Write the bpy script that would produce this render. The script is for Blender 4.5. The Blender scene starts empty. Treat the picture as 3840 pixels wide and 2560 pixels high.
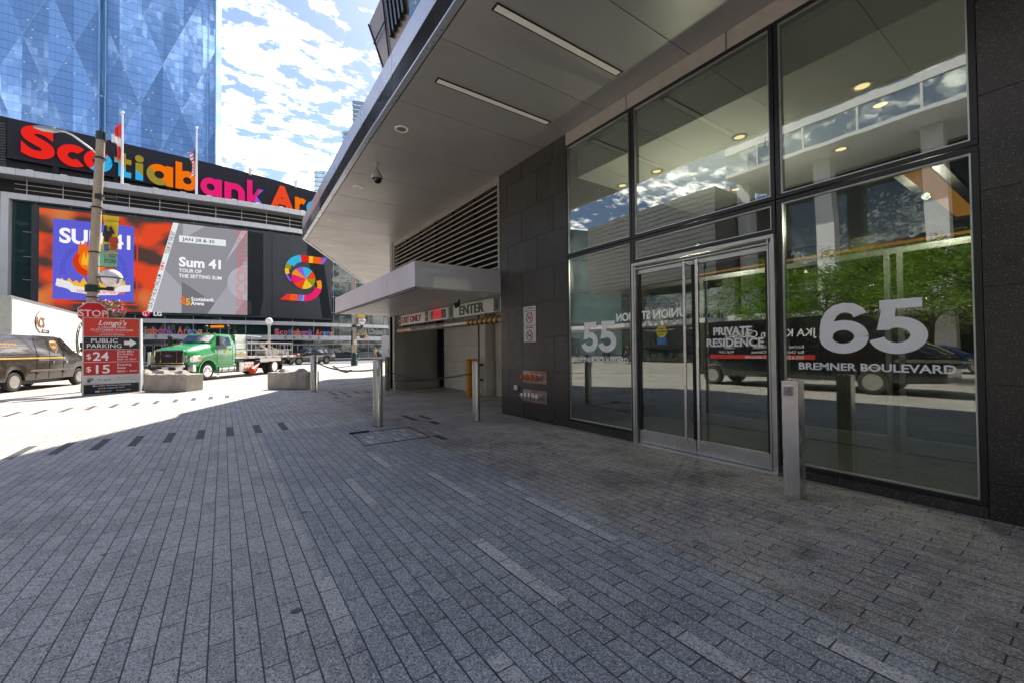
import bpy, math, random
from math import sin, cos, pi, radians, sqrt, atan2
from mathutils import Vector, Matrix
random.seed(7)
SC = bpy.context.scene
COL = SC.collection
EXPO = 2.55
GAIN = 2 ** EXPO
# ------------------------------------------------------------------ materials
def lin(c):
    return tuple(((v / 255) / 12.92 if v / 255 <= 0.04045 else ((v / 255 + 0.055) / 1.055) ** 2.4) for v in c)
def newmat(name):
    m = bpy.data.materials.new(name); m.use_nodes = True
    nt = m.node_tree; nt.nodes.clear()
    out = nt.nodes.new('ShaderNodeOutputMaterial')
    return m, nt, out
def mth(nt, op, a, b=None, c=None):
    n = nt.nodes.new('ShaderNodeMath'); n.operation = op
    for i, v in enumerate((a, b, c)):
        if v is None: continue
        if isinstance(v, (int, float)): n.inputs[i].default_value = v
        else: nt.links.new(v, n.inputs[i])
    return n.outputs[0]
def mixc(nt, f, a, b, mode='MIX'):
    n = nt.nodes.new('ShaderNodeMix'); n.data_type = 'RGBA'; n.blend_type = mode
    for i, v in ((0, f), (6, a), (7, b)):
        if isinstance(v, (int, float)): n.inputs[i].default_value = v
        elif isinstance(v, tuple): n.inputs[i].default_value = (*v[:3], 1)
        else: nt.links.new(v, n.inputs[i])
    return n.outputs[2]
def noise(nt, vec, scale, detail=4, rough=.55, out='Fac'):
    n = nt.nodes.new('ShaderNodeTexNoise'); n.inputs['Scale'].default_value = scale
    n.inputs['Detail'].default_value = detail; n.inputs['Roughness'].default_value = rough
    if vec is not None: nt.links.new(vec, n.inputs['Vector'])
    return n.outputs[out]
def ramp(nt, f, p0, p1, a=(0, 0, 0), b=(1, 1, 1)):
    n = nt.nodes.new('ShaderNodeMapRange'); n.inputs[1].default_value = p0; n.inputs[2].default_value = p1
    nt.links.new(f, n.inputs[0]); return n.outputs[0]
def bump(nt, h, strength=.3, dist=.01):
    n = nt.nodes.new('ShaderNodeBump'); n.inputs['Strength'].default_value = strength
    n.inputs['Distance'].default_value = dist; nt.links.new(h, n.inputs['Height']); return n.outputs[0]
def coords(nt, kind='Object'):
    return nt.nodes.new('ShaderNodeTexCoord').outputs[kind]
def mapping(nt, vec, loc=(0, 0, 0), rot=(0, 0, 0), scale=(1, 1, 1)):
    n = nt.nodes.new('ShaderNodeMapping'); n.inputs[1].default_value = loc; n.inputs[2].default_value = rot
    n.inputs[3].default_value = scale; nt.links.new(vec, n.inputs[0]); return n.outputs[0]
MATS = {}
def P(name, color, rough=.5, metal=0, var=.12, vs=6, bmp=0, bs=60, spec=.5, coat=0, streak=0, emit=None, es=1, dirt=0, world=False):
    """plain surface with uneven colour, roughness and relief"""
    if name in MATS: return MATS[name]
    m, nt, out = newmat(name)
    b = nt.nodes.new('ShaderNodeBsdfPrincipled'); nt.links.new(b.outputs[0], out.inputs[0])
    co = nt.nodes.new('ShaderNodeNewGeometry').outputs['Position'] if world else coords(nt)
    if streak: co2 = mapping(nt, co, scale=(1, 1, streak))
    else: co2 = co
    n1 = noise(nt, co2, vs, 6)
    lo = tuple(c * (1 - var) for c in color); hi = tuple(min(1, c * (1 + var)) for c in color)
    col = mixc(nt, ramp(nt, n1, .3, .7), lo, hi)
    if dirt:
        n2 = noise(nt, co, vs * .35, 8, .7)
        col = mixc(nt, mth(nt, 'MULTIPLY', ramp(nt, n2, .5, .72), dirt), col, tuple(c * .35 for c in color))
    nt.links.new(col, b.inputs['Base Color'])
    r = mth(nt, 'MULTIPLY_ADD', n1, .25 * rough, rough * .88); nt.links.new(r, b.inputs['Roughness'])
    b.inputs['Metallic'].default_value = metal; b.inputs['Specular IOR Level'].default_value = spec
    b.inputs['Coat Weight'].default_value = coat; b.inputs['Coat Roughness'].default_value = .05
    if bmp: nt.links.new(bump(nt, noise(nt, co, bs, 5, .6), bmp, .01), b.inputs['Normal'])
    if emit:
        b.inputs['Emission Color'].default_value = (*emit, 1); b.inputs['Emission Strength'].default_value = es
    MATS[name] = m; return m
def EM(name, rgb, k=1.0):
    """a surface that gives off light; rgb is the shade it shows"""
    if name in MATS: return MATS[name]
    m, nt, out = newmat(name)
    e = nt.nodes.new('ShaderNodeEmission'); e.inputs[0].default_value = (*lin(rgb), 1); e.inputs[1].default_value = k / GAIN
    nt.links.new(e.outputs[0], out.inputs[0]); MATS[name] = m; return m
def GLASS(name, tint=(.8, .85, .82), ior=2.0, rough=0, wavy=0, dark=None, wscale=.5):
    """thin pane: lets light through and mirrors what stands opposite"""
    if name in MATS: return MATS[name]
    m, nt, out = newmat(name)
    tr = nt.nodes.new('ShaderNodeBsdfTransparent') if dark is None else nt.nodes.new('ShaderNodeBsdfDiffuse')
    tr.inputs[0].default_value = (*(tint if dark is None else dark), 1)
    gl = nt.nodes.new('ShaderNodeBsdfGlossy'); gl.inputs['Roughness'].default_value = rough; gl.inputs[0].default_value = (.95, 1, .98, 1)
    lw = nt.nodes.new('ShaderNodeLayerWeight'); lw.inputs[0].default_value = .5
    f0 = ((ior - 1) / (ior + 1)) ** 2
    fac = mth(nt, 'MULTIPLY_ADD', mth(nt, 'POWER', lw.outputs['Facing'], 4.2), 1 - f0, f0)
    mx = nt.nodes.new('ShaderNodeMixShader'); nt.links.new(fac, mx.inputs[0])
    nt.links.new(tr.outputs[0], mx.inputs[1]); nt.links.new(gl.outputs[0], mx.inputs[2]); nt.links.new(mx.outputs[0], out.inputs[0])
    if wavy:
        nb = bump(nt, noise(nt, coords(nt), wscale, 3), wavy, .1); nt.links.new(nb, gl.inputs['Normal']); nt.links.new(nb, lw.inputs['Normal'])
    MATS[name] = m; return m
# ------------------------------------------------------------------ mesh builder
def frame_of(d):
    d = Vector(d).normalized(); a = Vector((0, 0, 1)) if abs(d.z) < .95 else Vector((1, 0, 0))
    u = d.cross(a).normalized(); return u, u.cross(d).normalized()
class MB:
    def __init__(s): s.v = []; s.f = []; s.m = []
    def add(s, vs, fs, m=0):
        o = len(s.v); s.v += [tuple(v) for v in vs]
        for f in fs: s.f.append(tuple(i + o for i in f)); s.m.append(m)
        return s
    def box(s, x0, x1, y0, y1, z0, z1, m=0):
        v = [(x, y, z) for z in (z0, z1) for x, y in ((x0, y0), (x1, y0), (x1, y1), (x0, y1))]
        return s.add(v, [(3, 2, 1, 0), (4, 5, 6, 7), (0, 1, 5, 4), (1, 2, 6, 5), (2, 3, 7, 6), (3, 0, 4, 7)], m)
    def bar(s, a, b, w, h, m=0, up=None):
        a = Vector(a); b = Vector(b); d = (b - a).normalized()
        if up is None: u, v = frame_of(d)
        else: u = d.cross(Vector(up)).normalized(); v = u.cross(d)
        vs = [p + u * (w / 2 * i) + v * (h / 2 * j) for p in (a, b) for i, j in ((-1, -1), (1, -1), (1, 1), (-1, 1))]
        return s.add(vs, [(3, 2, 1, 0), (4, 5, 6, 7), (0, 1, 5, 4), (1, 2, 6, 5), (2, 3, 7, 6), (3, 0, 4, 7)], m)
    def cyl(s, a, b, r0, r1=None, n=16, m=0):
        r1 = r0 if r1 is None else r1; a = Vector(a); b = Vector(b); u, v = frame_of(b - a)
        vs = [p + (u * cos(2 * pi * k / n) + v * sin(2 * pi * k / n)) * r for p, r in ((a, r0), (b, r1)) for k in range(n)]
        fs = [(k, (k + 1) % n, n + (k + 1) % n, n + k) for k in range(n)] + [tuple(range(n))[::-1], tuple(range(n, 2 * n))]
        return s.add(vs, fs, m)
    def tube(s, pts, r, n=8, m=0):
        pts = [Vector(p) for p in pts]
        rs = r if isinstance(r, (list, tuple)) else [r] * len(pts)
        vs = []; prev = None
        for i, p in enumerate(pts):
            d = (pts[min(i + 1, len(pts) - 1)] - pts[max(i - 1, 0)])
            if prev is None: u, v = frame_of(d)
            else:
                dn = d.normalized(); u = (prev - dn * prev.dot(dn)).normalized(); v = dn.cross(u) * -1; v = u.cross(dn)
            prev = u
            vs += [p + (u * cos(2 * pi * k / n) + v * sin(2 * pi * k / n)) * rs[i] for k in range(n)]
        fs = []
        for i in range(len(pts) - 1):
            fs += [(i * n + k, i * n + (k + 1) % n, (i + 1) * n + (k + 1) % n, (i + 1) * n + k) for k in range(n)]
        fs += [tuple(range(n))[::-1], tuple(range((len(pts) - 1) * n, len(pts) * n))]
        return s.add(vs, fs, m)
    def lathe(s, prof, c=(0, 0, 0), n=24, m=0, axis=(0, 0, 1)):
        ax = Vector(axis).normalized(); u, v = frame_of(ax); c = Vector(c)
        vs = [c + ax * z + (u * cos(2 * pi * k / n) + v * sin(2 * pi * k / n)) * max(r, 1e-4) for r, z in prof for k in range(n)]
        fs = []
        for i in range(len(prof) - 1):
            fs += [(i * n + k, i * n + (k + 1) % n, (i + 1) * n + (k + 1) % n, (i + 1) * n + k) for k in range(n)]
        fs += [tuple(range(n))[::-1], tuple(range((len(prof) - 1) * n, len(prof) * n))]
        return s.add(vs, fs, m)
    def ball(s, c, r, n=16, m=0, sx=1, sy=1, sz=1):
        vs = []; fs = []; k = n // 2
        for i in range(k + 1):
            t = pi * i / k
            for j in range(n): vs.append((c[0] + r * sx * sin(t) * cos(2 * pi * j / n), c[1] + r * sy * sin(t) * sin(2 * pi * j / n), c[2] + r * sz * cos(t)))
        for i in range(k):
            for j in range(n): fs.append((i * n + j, (i + 1) * n + j, (i + 1) * n + (j + 1) % n, i * n + (j + 1) % n))
        return s.add(vs, fs, m)
    def prism(s, poly, z0, z1, m=0, T=None):
        """polygon in (a, b) pushed from z0 to z1; T maps (a, b, z) to 3-D"""
        T = T or (lambda a, b, z: (a, b, z)); n = len(poly)
        vs = [T(a, b, z0) for a, b in poly] + [T(a, b, z1) for a, b in poly]
        fs = [tuple(range(n))[::-1], tuple(range(n, 2 * n))] + [(k, (k + 1) % n, n + (k + 1) % n, n + k) for k in range(n)]
        return s.add(vs, fs, m)
    def quad(s, a, b, c, d, m=0): return s.add([a, b, c, d], [(0, 1, 2, 3)], m)
    def loft(s, secs, m=0, cap=True):
        n = len(secs[0]); vs = [p for sec in secs for p in sec]; fs = []
        for i in range(len(secs) - 1):
            fs += [(i * n + k, i * n + (k + 1) % n, (i + 1) * n + (k + 1) % n, (i + 1) * n + k) for k in range(n)]
        if cap: fs += [tuple(range(n))[::-1], tuple(range((len(secs) - 1) * n, len(secs) * n))]
        return s.add(vs, fs, m)
    def text(s, body, size, org, right, up, m=0, bold=0, ext=.002, sx=1, align='LEFT', shear=0, gap=1.0):
        vs, fs = text_geo(body, bold, ext / size, align, shear, gap)
        R = Vector(right).normalized(); U = Vector(up).normalized(); N = R.cross(U); org = Vector(org)
        return s.add([org + R * (v[0] * size * sx) + U * (v[1] * size) + N * (v[2] * size) for v in vs], fs, m)
    def build(s, name, mats, parent=None, smooth=None, bevel=0, segs=2):
        me = bpy.data.meshes.new(name); me.from_pydata(s.v, [], s.f)
        if not isinstance(mats, (list, tuple)): mats = [mats]
        for q in mats: me.materials.append(q)
        me.polygons.foreach_set('material_index', s.m)
        me.validate(); me.update()
        if smooth:
            me.polygons.foreach_set('use_smooth', [True] * len(me.polygons)); me.set_sharp_from_angle(angle=radians(smooth))
        o = bpy.data.objects.new(name, me); COL.objects.link(o)
        if parent: o.parent = parent
        if bevel:
            b = o.modifiers.new('bevel', 'BEVEL'); b.width = bevel; b.segments = segs; b.limit_method = 'ANGLE'; b.angle_limit = radians(35)
            b.harden_normals = False
        return o
_TX = {}
def text_geo(body, bold, ext, align, shear, gap):
    key = (body, bold, round(ext, 4), align, shear, gap)
    if key in _TX: return _TX[key]
    c = bpy.data.curves.new('txt', 'FONT'); c.body = body; c.size = 1; c.extrude = ext; c.offset = bold
    c.align_x = align; c.shear = shear; c.space_character = gap; c.resolution_u = 3 if len(body) > 3 else 9
    o = bpy.data.objects.new('txt', c); COL.objects.link(o)
    me = bpy.data.meshes.new_from_object(o)
    vs = [tuple(v.co) for v in me.vertices]; fs = [tuple(p.vertices) for p in me.polygons]
    bpy.data.objects.remove(o); bpy.data.curves.remove(c); bpy.data.meshes.remove(me)
    _TX[key] = (vs, fs); return vs, fs
def tag(o, label=None, cat=None, group=None, kind=None):
    for k, v in (('label', label), ('category', cat), ('group', group), ('kind', kind)):
        if v: o[k] = v
    return o
def thing(name, label, cat, loc=(0, 0, 0), rz=0, group=None):
    o = bpy.data.objects.new(name, None); COL.objects.link(o); o.location = loc; o.rotation_euler.z = rz
    o.empty_display_size = .2
    return tag(o, label, cat, group)
def dup(o, parent=None):
    c = o.copy(); COL.objects.link(c)
    if parent: c.parent = parent
    for ch in [x for x in bpy.data.objects if x.parent == o]: dup(ch, c)
    return c
# ------------------------------------------------------------------ camera
H = 1.4
yaw, pit, rol = radians(34.686), radians(1.003), radians(-.5157)
fwd = Vector((sin(yaw) * cos(pit), cos(yaw) * cos(pit), sin(pit)))
r0 = Vector((cos(yaw), -sin(yaw), 0)); u0 = r0.cross(fwd)
rr = r0 * cos(rol) + u0 * sin(rol); uu = rr.cross(fwd)
cd = bpy.data.cameras.new('camera'); cam = bpy.data.objects.new('camera', cd); COL.objects.link(cam)
M = Matrix((rr, uu, -fwd)).transposed().to_4x4(); M.translation = Vector((0, 0, H)); cam.matrix_world = M
cd.sensor_width = 36; cd.lens = 1564.38 * 36 / 3840; cd.clip_start = .05; cd.clip_end = 3000
SC.camera = cam
# ------------------------------------------------------------------ light
AZ, EL = radians(38), radians(50)
sd = Vector((sin(AZ) * cos(EL), cos(AZ) * cos(EL), sin(EL)))
sl = bpy.data.lights.new('sun', 'SUN'); sl.energy = 2.0; sl.angle = radians(.53); sl.color = (1, .93, .82)
so = bpy.data.objects.new('sun', sl); COL.objects.link(so); so.rotation_euler = sd.to_track_quat('Z', 'Y').to_euler(); so.location = sd * 50
W = bpy.data.worlds.new('World'); SC.world = W; W.use_nodes = True
nt = W.node_tree; nt.nodes.clear()
wo = nt.nodes.new('ShaderNodeOutputWorld'); bg = nt.nodes.new('ShaderNodeBackground')
sky = nt.nodes.new('ShaderNodeTexSky'); sky.sky_type = 'NISHITA'; sky.sun_disc = False
sky.sun_elevation = EL; sky.sun_rotation = AZ; sky.air_density = 1.0; sky.dust_density = .6; sky.ozone_density = 1.5
tc = nt.nodes.new('ShaderNodeTexCoord').outputs['Generated']
sep = nt.nodes.new('ShaderNodeSeparateXYZ'); nt.links.new(tc, sep.inputs[0])
zz = mth(nt, 'ADD', mth(nt, 'MAXIMUM', sep.outputs[2], 0), .13)
cmb = nt.nodes.new('ShaderNodeCombineXYZ')
nt.links.new(mth(nt, 'DIVIDE', sep.outputs[0], zz), cmb.inputs[0]); nt.links.new(mth(nt, 'DIVIDE', sep.outputs[1], zz), cmb.inputs[1])
cv = mapping(nt, cmb.outputs[0], rot=(0, 0, .5), scale=(1.0, 1.45, 1))
big = noise(nt, cv, 1.5, 3, .5); med = noise(nt, cv, 12, 10, .66)
den = mth(nt, 'ADD', mth(nt, 'MULTIPLY', big, .55), mth(nt, 'MULTIPLY', med, .6))
hz = mth(nt, 'MULTIPLY', mth(nt, 'SUBTRACT', .62, sep.outputs[2]), .17)
den = mth(nt, 'ADD', den, hz)
cf = nt.nodes.new('ShaderNodeMapRange'); cf.interpolation_type = 'SMOOTHSTEP'; cf.inputs[1].default_value = .60; cf.inputs[2].default_value = .84
nt.links.new(den, cf.inputs[0])
shade = mixc(nt, ramp(nt, den, .62, .95), (16.0, 14.7, 13.0), (9.8, 9.3, 8.7))
skyc = mixc(nt, 1.0, sky.outputs[0], (.205, .212, .236), 'MULTIPLY')
nt.links.new(mixc(nt, cf.outputs[0], skyc, shade), bg.inputs[0]); bg.inputs[1].default_value = .15
nt.links.new(bg.outputs[0], wo.inputs[0])
SC.view_settings.view_transform = 'Standard'; SC.view_settings.look = 'None'; SC.view_settings.exposure = EXPO; SC.view_settings.gamma = 1
SC.cycles.max_bounces = 8; SC.cycles.transparent_max_bounces = 12; SC.cycles.sample_clamp_indirect = 6
SC.cycles.caustics_reflective = False; SC.cycles.caustics_refractive = False

# ------------------------------------------------------------------ round geometric lower-case letters
def ring(cx, cy, r0, r1, a0=0, a1=360, n=40):
    """strip of quads; returns (verts, faces)"""
    vs = []; fs = []
    for k in range(n + 1):
        a = radians(a0 + (a1 - a0) * k / n); vs += [(cx + r0 * cos(a), cy + r0 * sin(a)), (cx + r1 * cos(a), cy + r1 * sin(a))]
    return vs, [(2 * k, 2 * k + 1, 2 * k + 3, 2 * k + 2) for k in range(n)]
def qd(*p): return list(p), [tuple(range(len(p)))]
def rect(a, b, c, d): return qd((a, c), (b, c), (b, d), (a, d))
def glyph(ch):
    """pieces of a heavy round letter, x-height 1, stroke .34"""
    t = .34; R = .53
    o = ring(.5, .5, R - t + .02, R)
    if ch == 'o': return [o]
    if ch == 'c': return [ring(.5, .5, R - t, R, 48, 312)]
    if ch == 'e': return [ring(.5, .5, R - t, R, 0, 320), rect(.1, .98, .42, .60)]
    if ch == 'a': return [o, rect(.78, 1.10, -.02, 1.02)]
    if ch == 'b': return [o, rect(-.08, .24, -.02, 1.45)]
    if ch == 'n': return [rect(0, .33, 0, 1.02), ring(.52, .50, .20, .53, 0, 180, 24), rect(.72, 1.05, 0, .51)]
    if ch == 'i': return [rect(0, .33, 0, 1.0), ring(.165, 1.28, .001, .19)]
    if ch == 't': return [rect(.18, .50, 0, 1.35), rect(0, .74, .76, 1.02), rect(.40, .74, 0, .28)]
    if ch == 'r': return [rect(0, .33, 0, 1.02), ring(.58, .46, .24, .56, 55, 150, 14)]
    if ch == 'k': return [rect(0, .33, 0, 1.45), qd((.30, .62), (.30, .30), (.72, 0), (1.10, 0), (.62, .55)), qd((.30, .38), (.55, .48), (1.08, 1.02), (.70, 1.02))]
    vs, fs = text_geo(ch, .045, .0, 'LEFT', 0, 1); return [([(v[0], v[1]) for v in vs], fs)]
def glyph_mesh(ch, th=.1):
    """list of (x, y, z) verts and faces, pieces stepped 4 mm apart so no two faces share a plane"""
    V = []; F = []
    for k, (vs, fs) in enumerate(glyph(ch)):
        o = len(V); z = th + .006 * k; V += [(x, y, z) for x, y in vs] + [(x, y, 0) for x, y in vs]; n = len(vs)
        cnt = {}
        for f in fs:
            F.append(tuple(i + o for i in f))
            for a, b in zip(f, f[1:] + f[:1]): cnt[(a, b)] = 1
        for (a, b) in cnt:
            if (b, a) not in cnt: F.append((a + o, a + n + o, b + n + o, b + o))
    return V, F

def digit(ch):
    """outline of a heavy grotesque 5 or 6 in a box 1 wide, 1.45 high: list of pieces"""
    def stroke(pts, w):
        vs = []; n = len(pts)
        for i, (x, y) in enumerate(pts):
            a = pts[max(i - 1, 0)]; b = pts[min(i + 1, n - 1)]; dx, dy = b[0] - a[0], b[1] - a[1]; L_ = math.hypot(dx, dy); ww = w if isinstance(w, float) else w[i]
            vs += [(x - dy / L_ * ww / 2, y + dx / L_ * ww / 2), (x + dy / L_ * ww / 2, y - dx / L_ * ww / 2)]
        return vs, [(2 * i, 2 * i + 1, 2 * i + 3, 2 * i + 2) for i in range(n - 1)]
    if ch == '5':
        arc_ = [(.47 + .385 * cos(radians(a)), .47 + .355 * sin(radians(a))) for a in range(128, -171, -6)]
        return [stroke(arc_, .30), rect(.16, .92, 1.20, 1.45), qd((.10, .62), (.33, .62), (.42, .72), (.46, 1.22), (.20, 1.22))]
    bowl = [(.50 + .375 * cos(radians(a)), .46 + .345 * sin(radians(a))) for a in range(0, 361, 8)]
    top = [(.86, 1.08), (.80, 1.20), (.68, 1.29), (.53, 1.32), (.38, 1.28), (.25, 1.15), (.165, .95), (.135, .70), (.14, .46)]
    return [stroke(bowl, .29), stroke(top, .29)]
def digit_mesh(txt_):
    V = []; F = []; x0 = 0
    for ch in txt_:
        for k, (vs, fs) in enumerate(digit(ch)):
            o = len(V); V += [(x + x0, y, .001 + .0012 * k) for x, y in vs]; F += [tuple(i + o for i in f) for f in fs]
        x0 += 1.08
    return V, F, x0 - .08
# ------------------------------------------------------------------ ground
def paver_mat(name, tone=None):
    m, nt, out = newmat(name)
    b = nt.nodes.new('ShaderNodeBsdfPrincipled'); nt.links.new(b.outputs[0], out.inputs[0])
    co = coords(nt); sp = nt.nodes.new('ShaderNodeSeparateXYZ'); nt.links.new(co, sp.inputs[0])
    wob = noise(nt, co, 1.3, 2)
    cm = nt.nodes.new('ShaderNodeCombineXYZ')
    nt.links.new(mth(nt, 'MULTIPLY_ADD', wob, .012, sp.outputs[1]), cm.inputs[0])
    nt.links.new(mth(nt, 'MULTIPLY_ADD', wob, .010, mth(nt, 'SUBTRACT', sp.outputs[0], .0475 + .005)), cm.inputs[1])
    br = nt.nodes.new('ShaderNodeTexBrick'); nt.links.new(cm.outputs[0], br.inputs['Vector'])
    br.offset = .46; br.offset_frequency = 2; br.squash = 1
    br.inputs['Scale'].default_value = 1; br.inputs['Brick Width'].default_value = .31; br.inputs['Row Height'].default_value = .1025
    br.inputs['Mortar Size'].default_value = .0042; br.inputs['Mortar Smooth'].default_value = .35; br.inputs['Bias'].default_value = 0
    br.inputs['Color1'].default_value = (0, 0, 0, 1); br.inputs['Color2'].default_value = (1, 1, 1, 1); br.inputs['Mortar'].default_value = (.5, .5, .5, 1)
    rnd = nt.nodes.new('ShaderNodeSeparateColor'); nt.links.new(br.outputs['Color'], rnd.inputs[0]); rv = rnd.outputs[0]
    mort = br.outputs['Fac']
    # zones laid in differently coloured pavers
    z1 = mth(nt, 'GREATER_THAN', sp.outputs[0], .515); z2 = mth(nt, 'GREATER_THAN', sp.outputs[0], 2.565)
    far = mth(nt, 'LESS_THAN', sp.outputs[1], 8.3)
    if tone is None:
        base = mixc(nt, mth(nt, 'MULTIPLY', z1, far), (.60, .54, .465), (.42, .415, .405))
        base = mixc(nt, z2, base, (.470, .405, .34))
    else:
        base = mixc(nt, 0.0, tone, tone)
    base = mixc(nt, mth(nt, 'MULTIPLY', rv, .9), base, mixc(nt, 1.0, base, (.66, .66, .67), 'MULTIPLY'))
    # exposed aggregate
    vo = nt.nodes.new('ShaderNodeTexVoronoi'); vo.inputs['Scale'].default_value = 165; nt.links.new(co, vo.inputs['Vector'])
    vs = nt.nodes.new('ShaderNodeSeparateColor'); nt.links.new(vo.outputs['Color'], vs.inputs[0])
    g1 = ramp(nt, vs.outputs[0], .62, .86); g2 = ramp(nt, vs.outputs[1], .66, .84)
    k = .75 if tone is None or tone[0] > .1 else .15
    base = mixc(nt, mth(nt, 'MULTIPLY', g1, .9 * k), base, (.80, .80, .80))
    base = mixc(nt, mth(nt, 'MULTIPLY', g2, .7), base, (.06, .052, .048))
    # trodden-in dirt
    d1 = ramp(nt, noise(nt, co, .55, 8, .65), .47, .68); d2 = ramp(nt, noise(nt, co, 2.6, 8, .7), .52, .7)
    wz = mth(nt, 'MULTIPLY_ADD', z2, .34, .24)
    base = mixc(nt, mth(nt, 'MULTIPLY', d1, wz), base, (.07, .062, .055)); base = mixc(nt, mth(nt, 'MULTIPLY', d2, mth(nt, 'MULTIPLY_ADD', z2, .35, .22)), base, (.055, .048, .042))
    # chewing gum spots
    gv = nt.nodes.new('ShaderNodeTexVoronoi'); gv.inputs['Scale'].default_value = 2.3; nt.links.new(co, gv.inputs['Vector'])
    gs = nt.nodes.new('ShaderNodeSeparateColor'); nt.links.new(gv.outputs['Color'], gs.inputs[0])
    gum = mth(nt, 'MULTIPLY', mth(nt, 'LESS_THAN', gv.outputs['Distance'], mth(nt, 'MULTIPLY_ADD', gs.outputs[1], .055, .025)), mth(nt, 'GREATER_THAN', gs.outputs[0], .25))
    base = mixc(nt, mth(nt, 'MULTIPLY', gum, .8), base, (.022, .022, .026))
    # joints, white caulk in places
    jc = mixc(nt, z2, (.055, .05, .046), (.035, .03, .027))
    ca = mth(nt, 'MULTIPLY', mth(nt, 'MULTIPLY', mth(nt, 'GREATER_THAN', noise(nt, co, 3.1, 3), .56), mth(nt, 'GREATER_THAN', sp.outputs[0], 2.7)), mth(nt, 'LESS_THAN', sp.outputs[1], 1.9))
    jc = mixc(nt, mth(nt, 'MULTIPLY', ca, .8), jc, (.62, .62, .62))
    base = mixc(nt, mth(nt, 'MULTIPLY', mort, .97), base, jc)
    nt.links.new(base, b.inputs['Base Color'])
    b.inputs['Roughness'].default_value = .62; b.inputs['Specular IOR Level'].default_value = .45
    h = mth(nt, 'SUBTRACT', mth(nt, 'MULTIPLY', rv, .45), mort)
    n1 = nt.nodes.new('ShaderNodeBump'); n1.inputs['Strength'].default_value = .9; n1.inputs['Distance'].default_value = .004; nt.links.new(h, n1.inputs['Height'])
    n2 = nt.nodes.new('ShaderNodeBump'); n2.inputs['Strength'].default_value = .6; n2.inputs['Distance'].default_value = .0022; nt.links.new(vs.outputs[2], n2.inputs['Height']); nt.links.new(n1.outputs[0], n2.inputs['Normal'])
    nt.links.new(n2.outputs[0], b.inputs['Normal'])
    return m
M_PAVE = paver_mat('pavers'); M_PDARK = paver_mat('dark_pavers', (.030, .031, .036)); M_PLIGHT = paver_mat('light_pavers', (.74, .68, .60))
M_ASPH = P('asphalt', (.36, .33, .29), .85, var=.22, vs=1.2, bmp=.4, bs=90, dirt=.3)
M_ASPD = P('dark_asphalt', (.10, .10, .105), .85, var=.22, vs=1.2, bmp=.4, bs=90, dirt=.3)
M_WALK = P('pale_concrete', (.36, .34, .31), .8, var=.15, vs=1.5, bmp=.2, bs=60, dirt=.25)
M_PAINT = P('road_paint', (.72, .72, .70), .6, var=.2, vs=5, dirt=.5)
def dip(x, y):
    def s(a, b, v):
        t = max(0, min(1, (v - a) / (b - a))); return t * t * (3 - 2 * t)
    return -.1 * s(3.0, 4.7, x) * s(5.6, 7.6, y) * (1 - s(9.5, 13.5, y))
def struct(o): o['kind'] = 'structure'; return o
struct(MB().box(-400, 400, -200, 700, -1.0, -.16, 0).build('ground', [M_ASPD]))
struct(MB().prism([(-150, -60), (70, -60), (70, 22.5), (100, 64), (100, 90), (-150, 90)], -.155, -.012).build('road', [M_ASPH]))
# paving in front of the entrance: fine grid near the door so the gutter towards the garage can dip
g = MB(); xs = [-9, -6, -3, 0] + [i * .25 for i in range(10, 29)]; xs = sorted(set(xs)); ys = [-12, -6, 0, 3, 5] + [5.5 + .25 * i for i in range(34)] + [14.75]
vs = [(x, y, dip(x, y)) for y in ys for x in xs]; nx = len(xs)
g.add(vs, [(j * nx + i, j * nx + i + 1, (j + 1) * nx + i + 1, (j + 1) * nx + i) for j in range(len(ys) - 1) for i in range(nx - 1)])
o = struct(g.build('paving', [M_PAVE], smooth=60))
g = MB().prism([(-9, 14.75), (5.2, 14.75), (5.2, 15.2), (10.5, 25.5), (4.6, 30.5), (1.9, 25.9), (-1.2, 25.0), (-4.5, 22.8), (-6.1, 21.1), (-9, 18.2)], -.1, 0)
struct(g.build('paving', [M_PAVE]))
struct(MB().prism([(4.6, 31.2), (10.5, 25.6), (30, 59), (30, 61), (19.0, 47.2), (4.5, 43.3)], -.1, 0).build('sidewalk', [M_WALK]))
def sn(x): return .0475 + round((x - .0475) / .1025) * .1025
inl = MB()
for i in range(9):
    x = sn(-2.41 + i * .41); inl.prism([(x, 8.40), (x + .1, 8.40), (x + .1, 9.33), (x, 9.33)], -.004, .003 if i < 8 else .003)
for i in range(13):
    x = sn(-4.9 + i * .41); y = 13.75 + min(1.5, .13 * i); inl.prism([(x, y), (x + .1, y), (x + .1, y + .95), (x, y + .95)], -.004, .003)
for (x, y0, y1) in ((2.87, 14.0, 15.3), (3.27, 14.0, 15.1), (3.63, 14.1, 15.0), (3.93, 14.0, 14.7), (3.1, 13.2, 13.6), (2.7, 13.0, 13.4)): x = sn(x); inl.prism([(x, y0), (x + .1, y0), (x + .1, y1), (x, y1)], -.004, .003)
for (x, y0, y1) in ((3.08, 8.0, 8.7), (3.45, 7.95, 8.55), (3.78, 8.0, 8.45), (3.33, 7.4, 7.7), (2.78, 5.98, 6.38)): x = sn(x); inl.prism([(x, y0), (x + .1, y0), (x + .1, y1), (x, y1)], dip(x, y0) - .01, dip(x, y0) + .004)
for (x, y0, y1) in ((4.1, 7.7, 8.35), (4.45, 7.8, 8.5)): x = sn(x); inl.prism([(x, y0), (x + .1, y0), (x + .1, y1), (x, y1)], dip(x, y0) - .01, dip(x, y0) + .006)
struct(inl.build('dark_paver_inlay', [M_PDARK]))
inl = MB()
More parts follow.
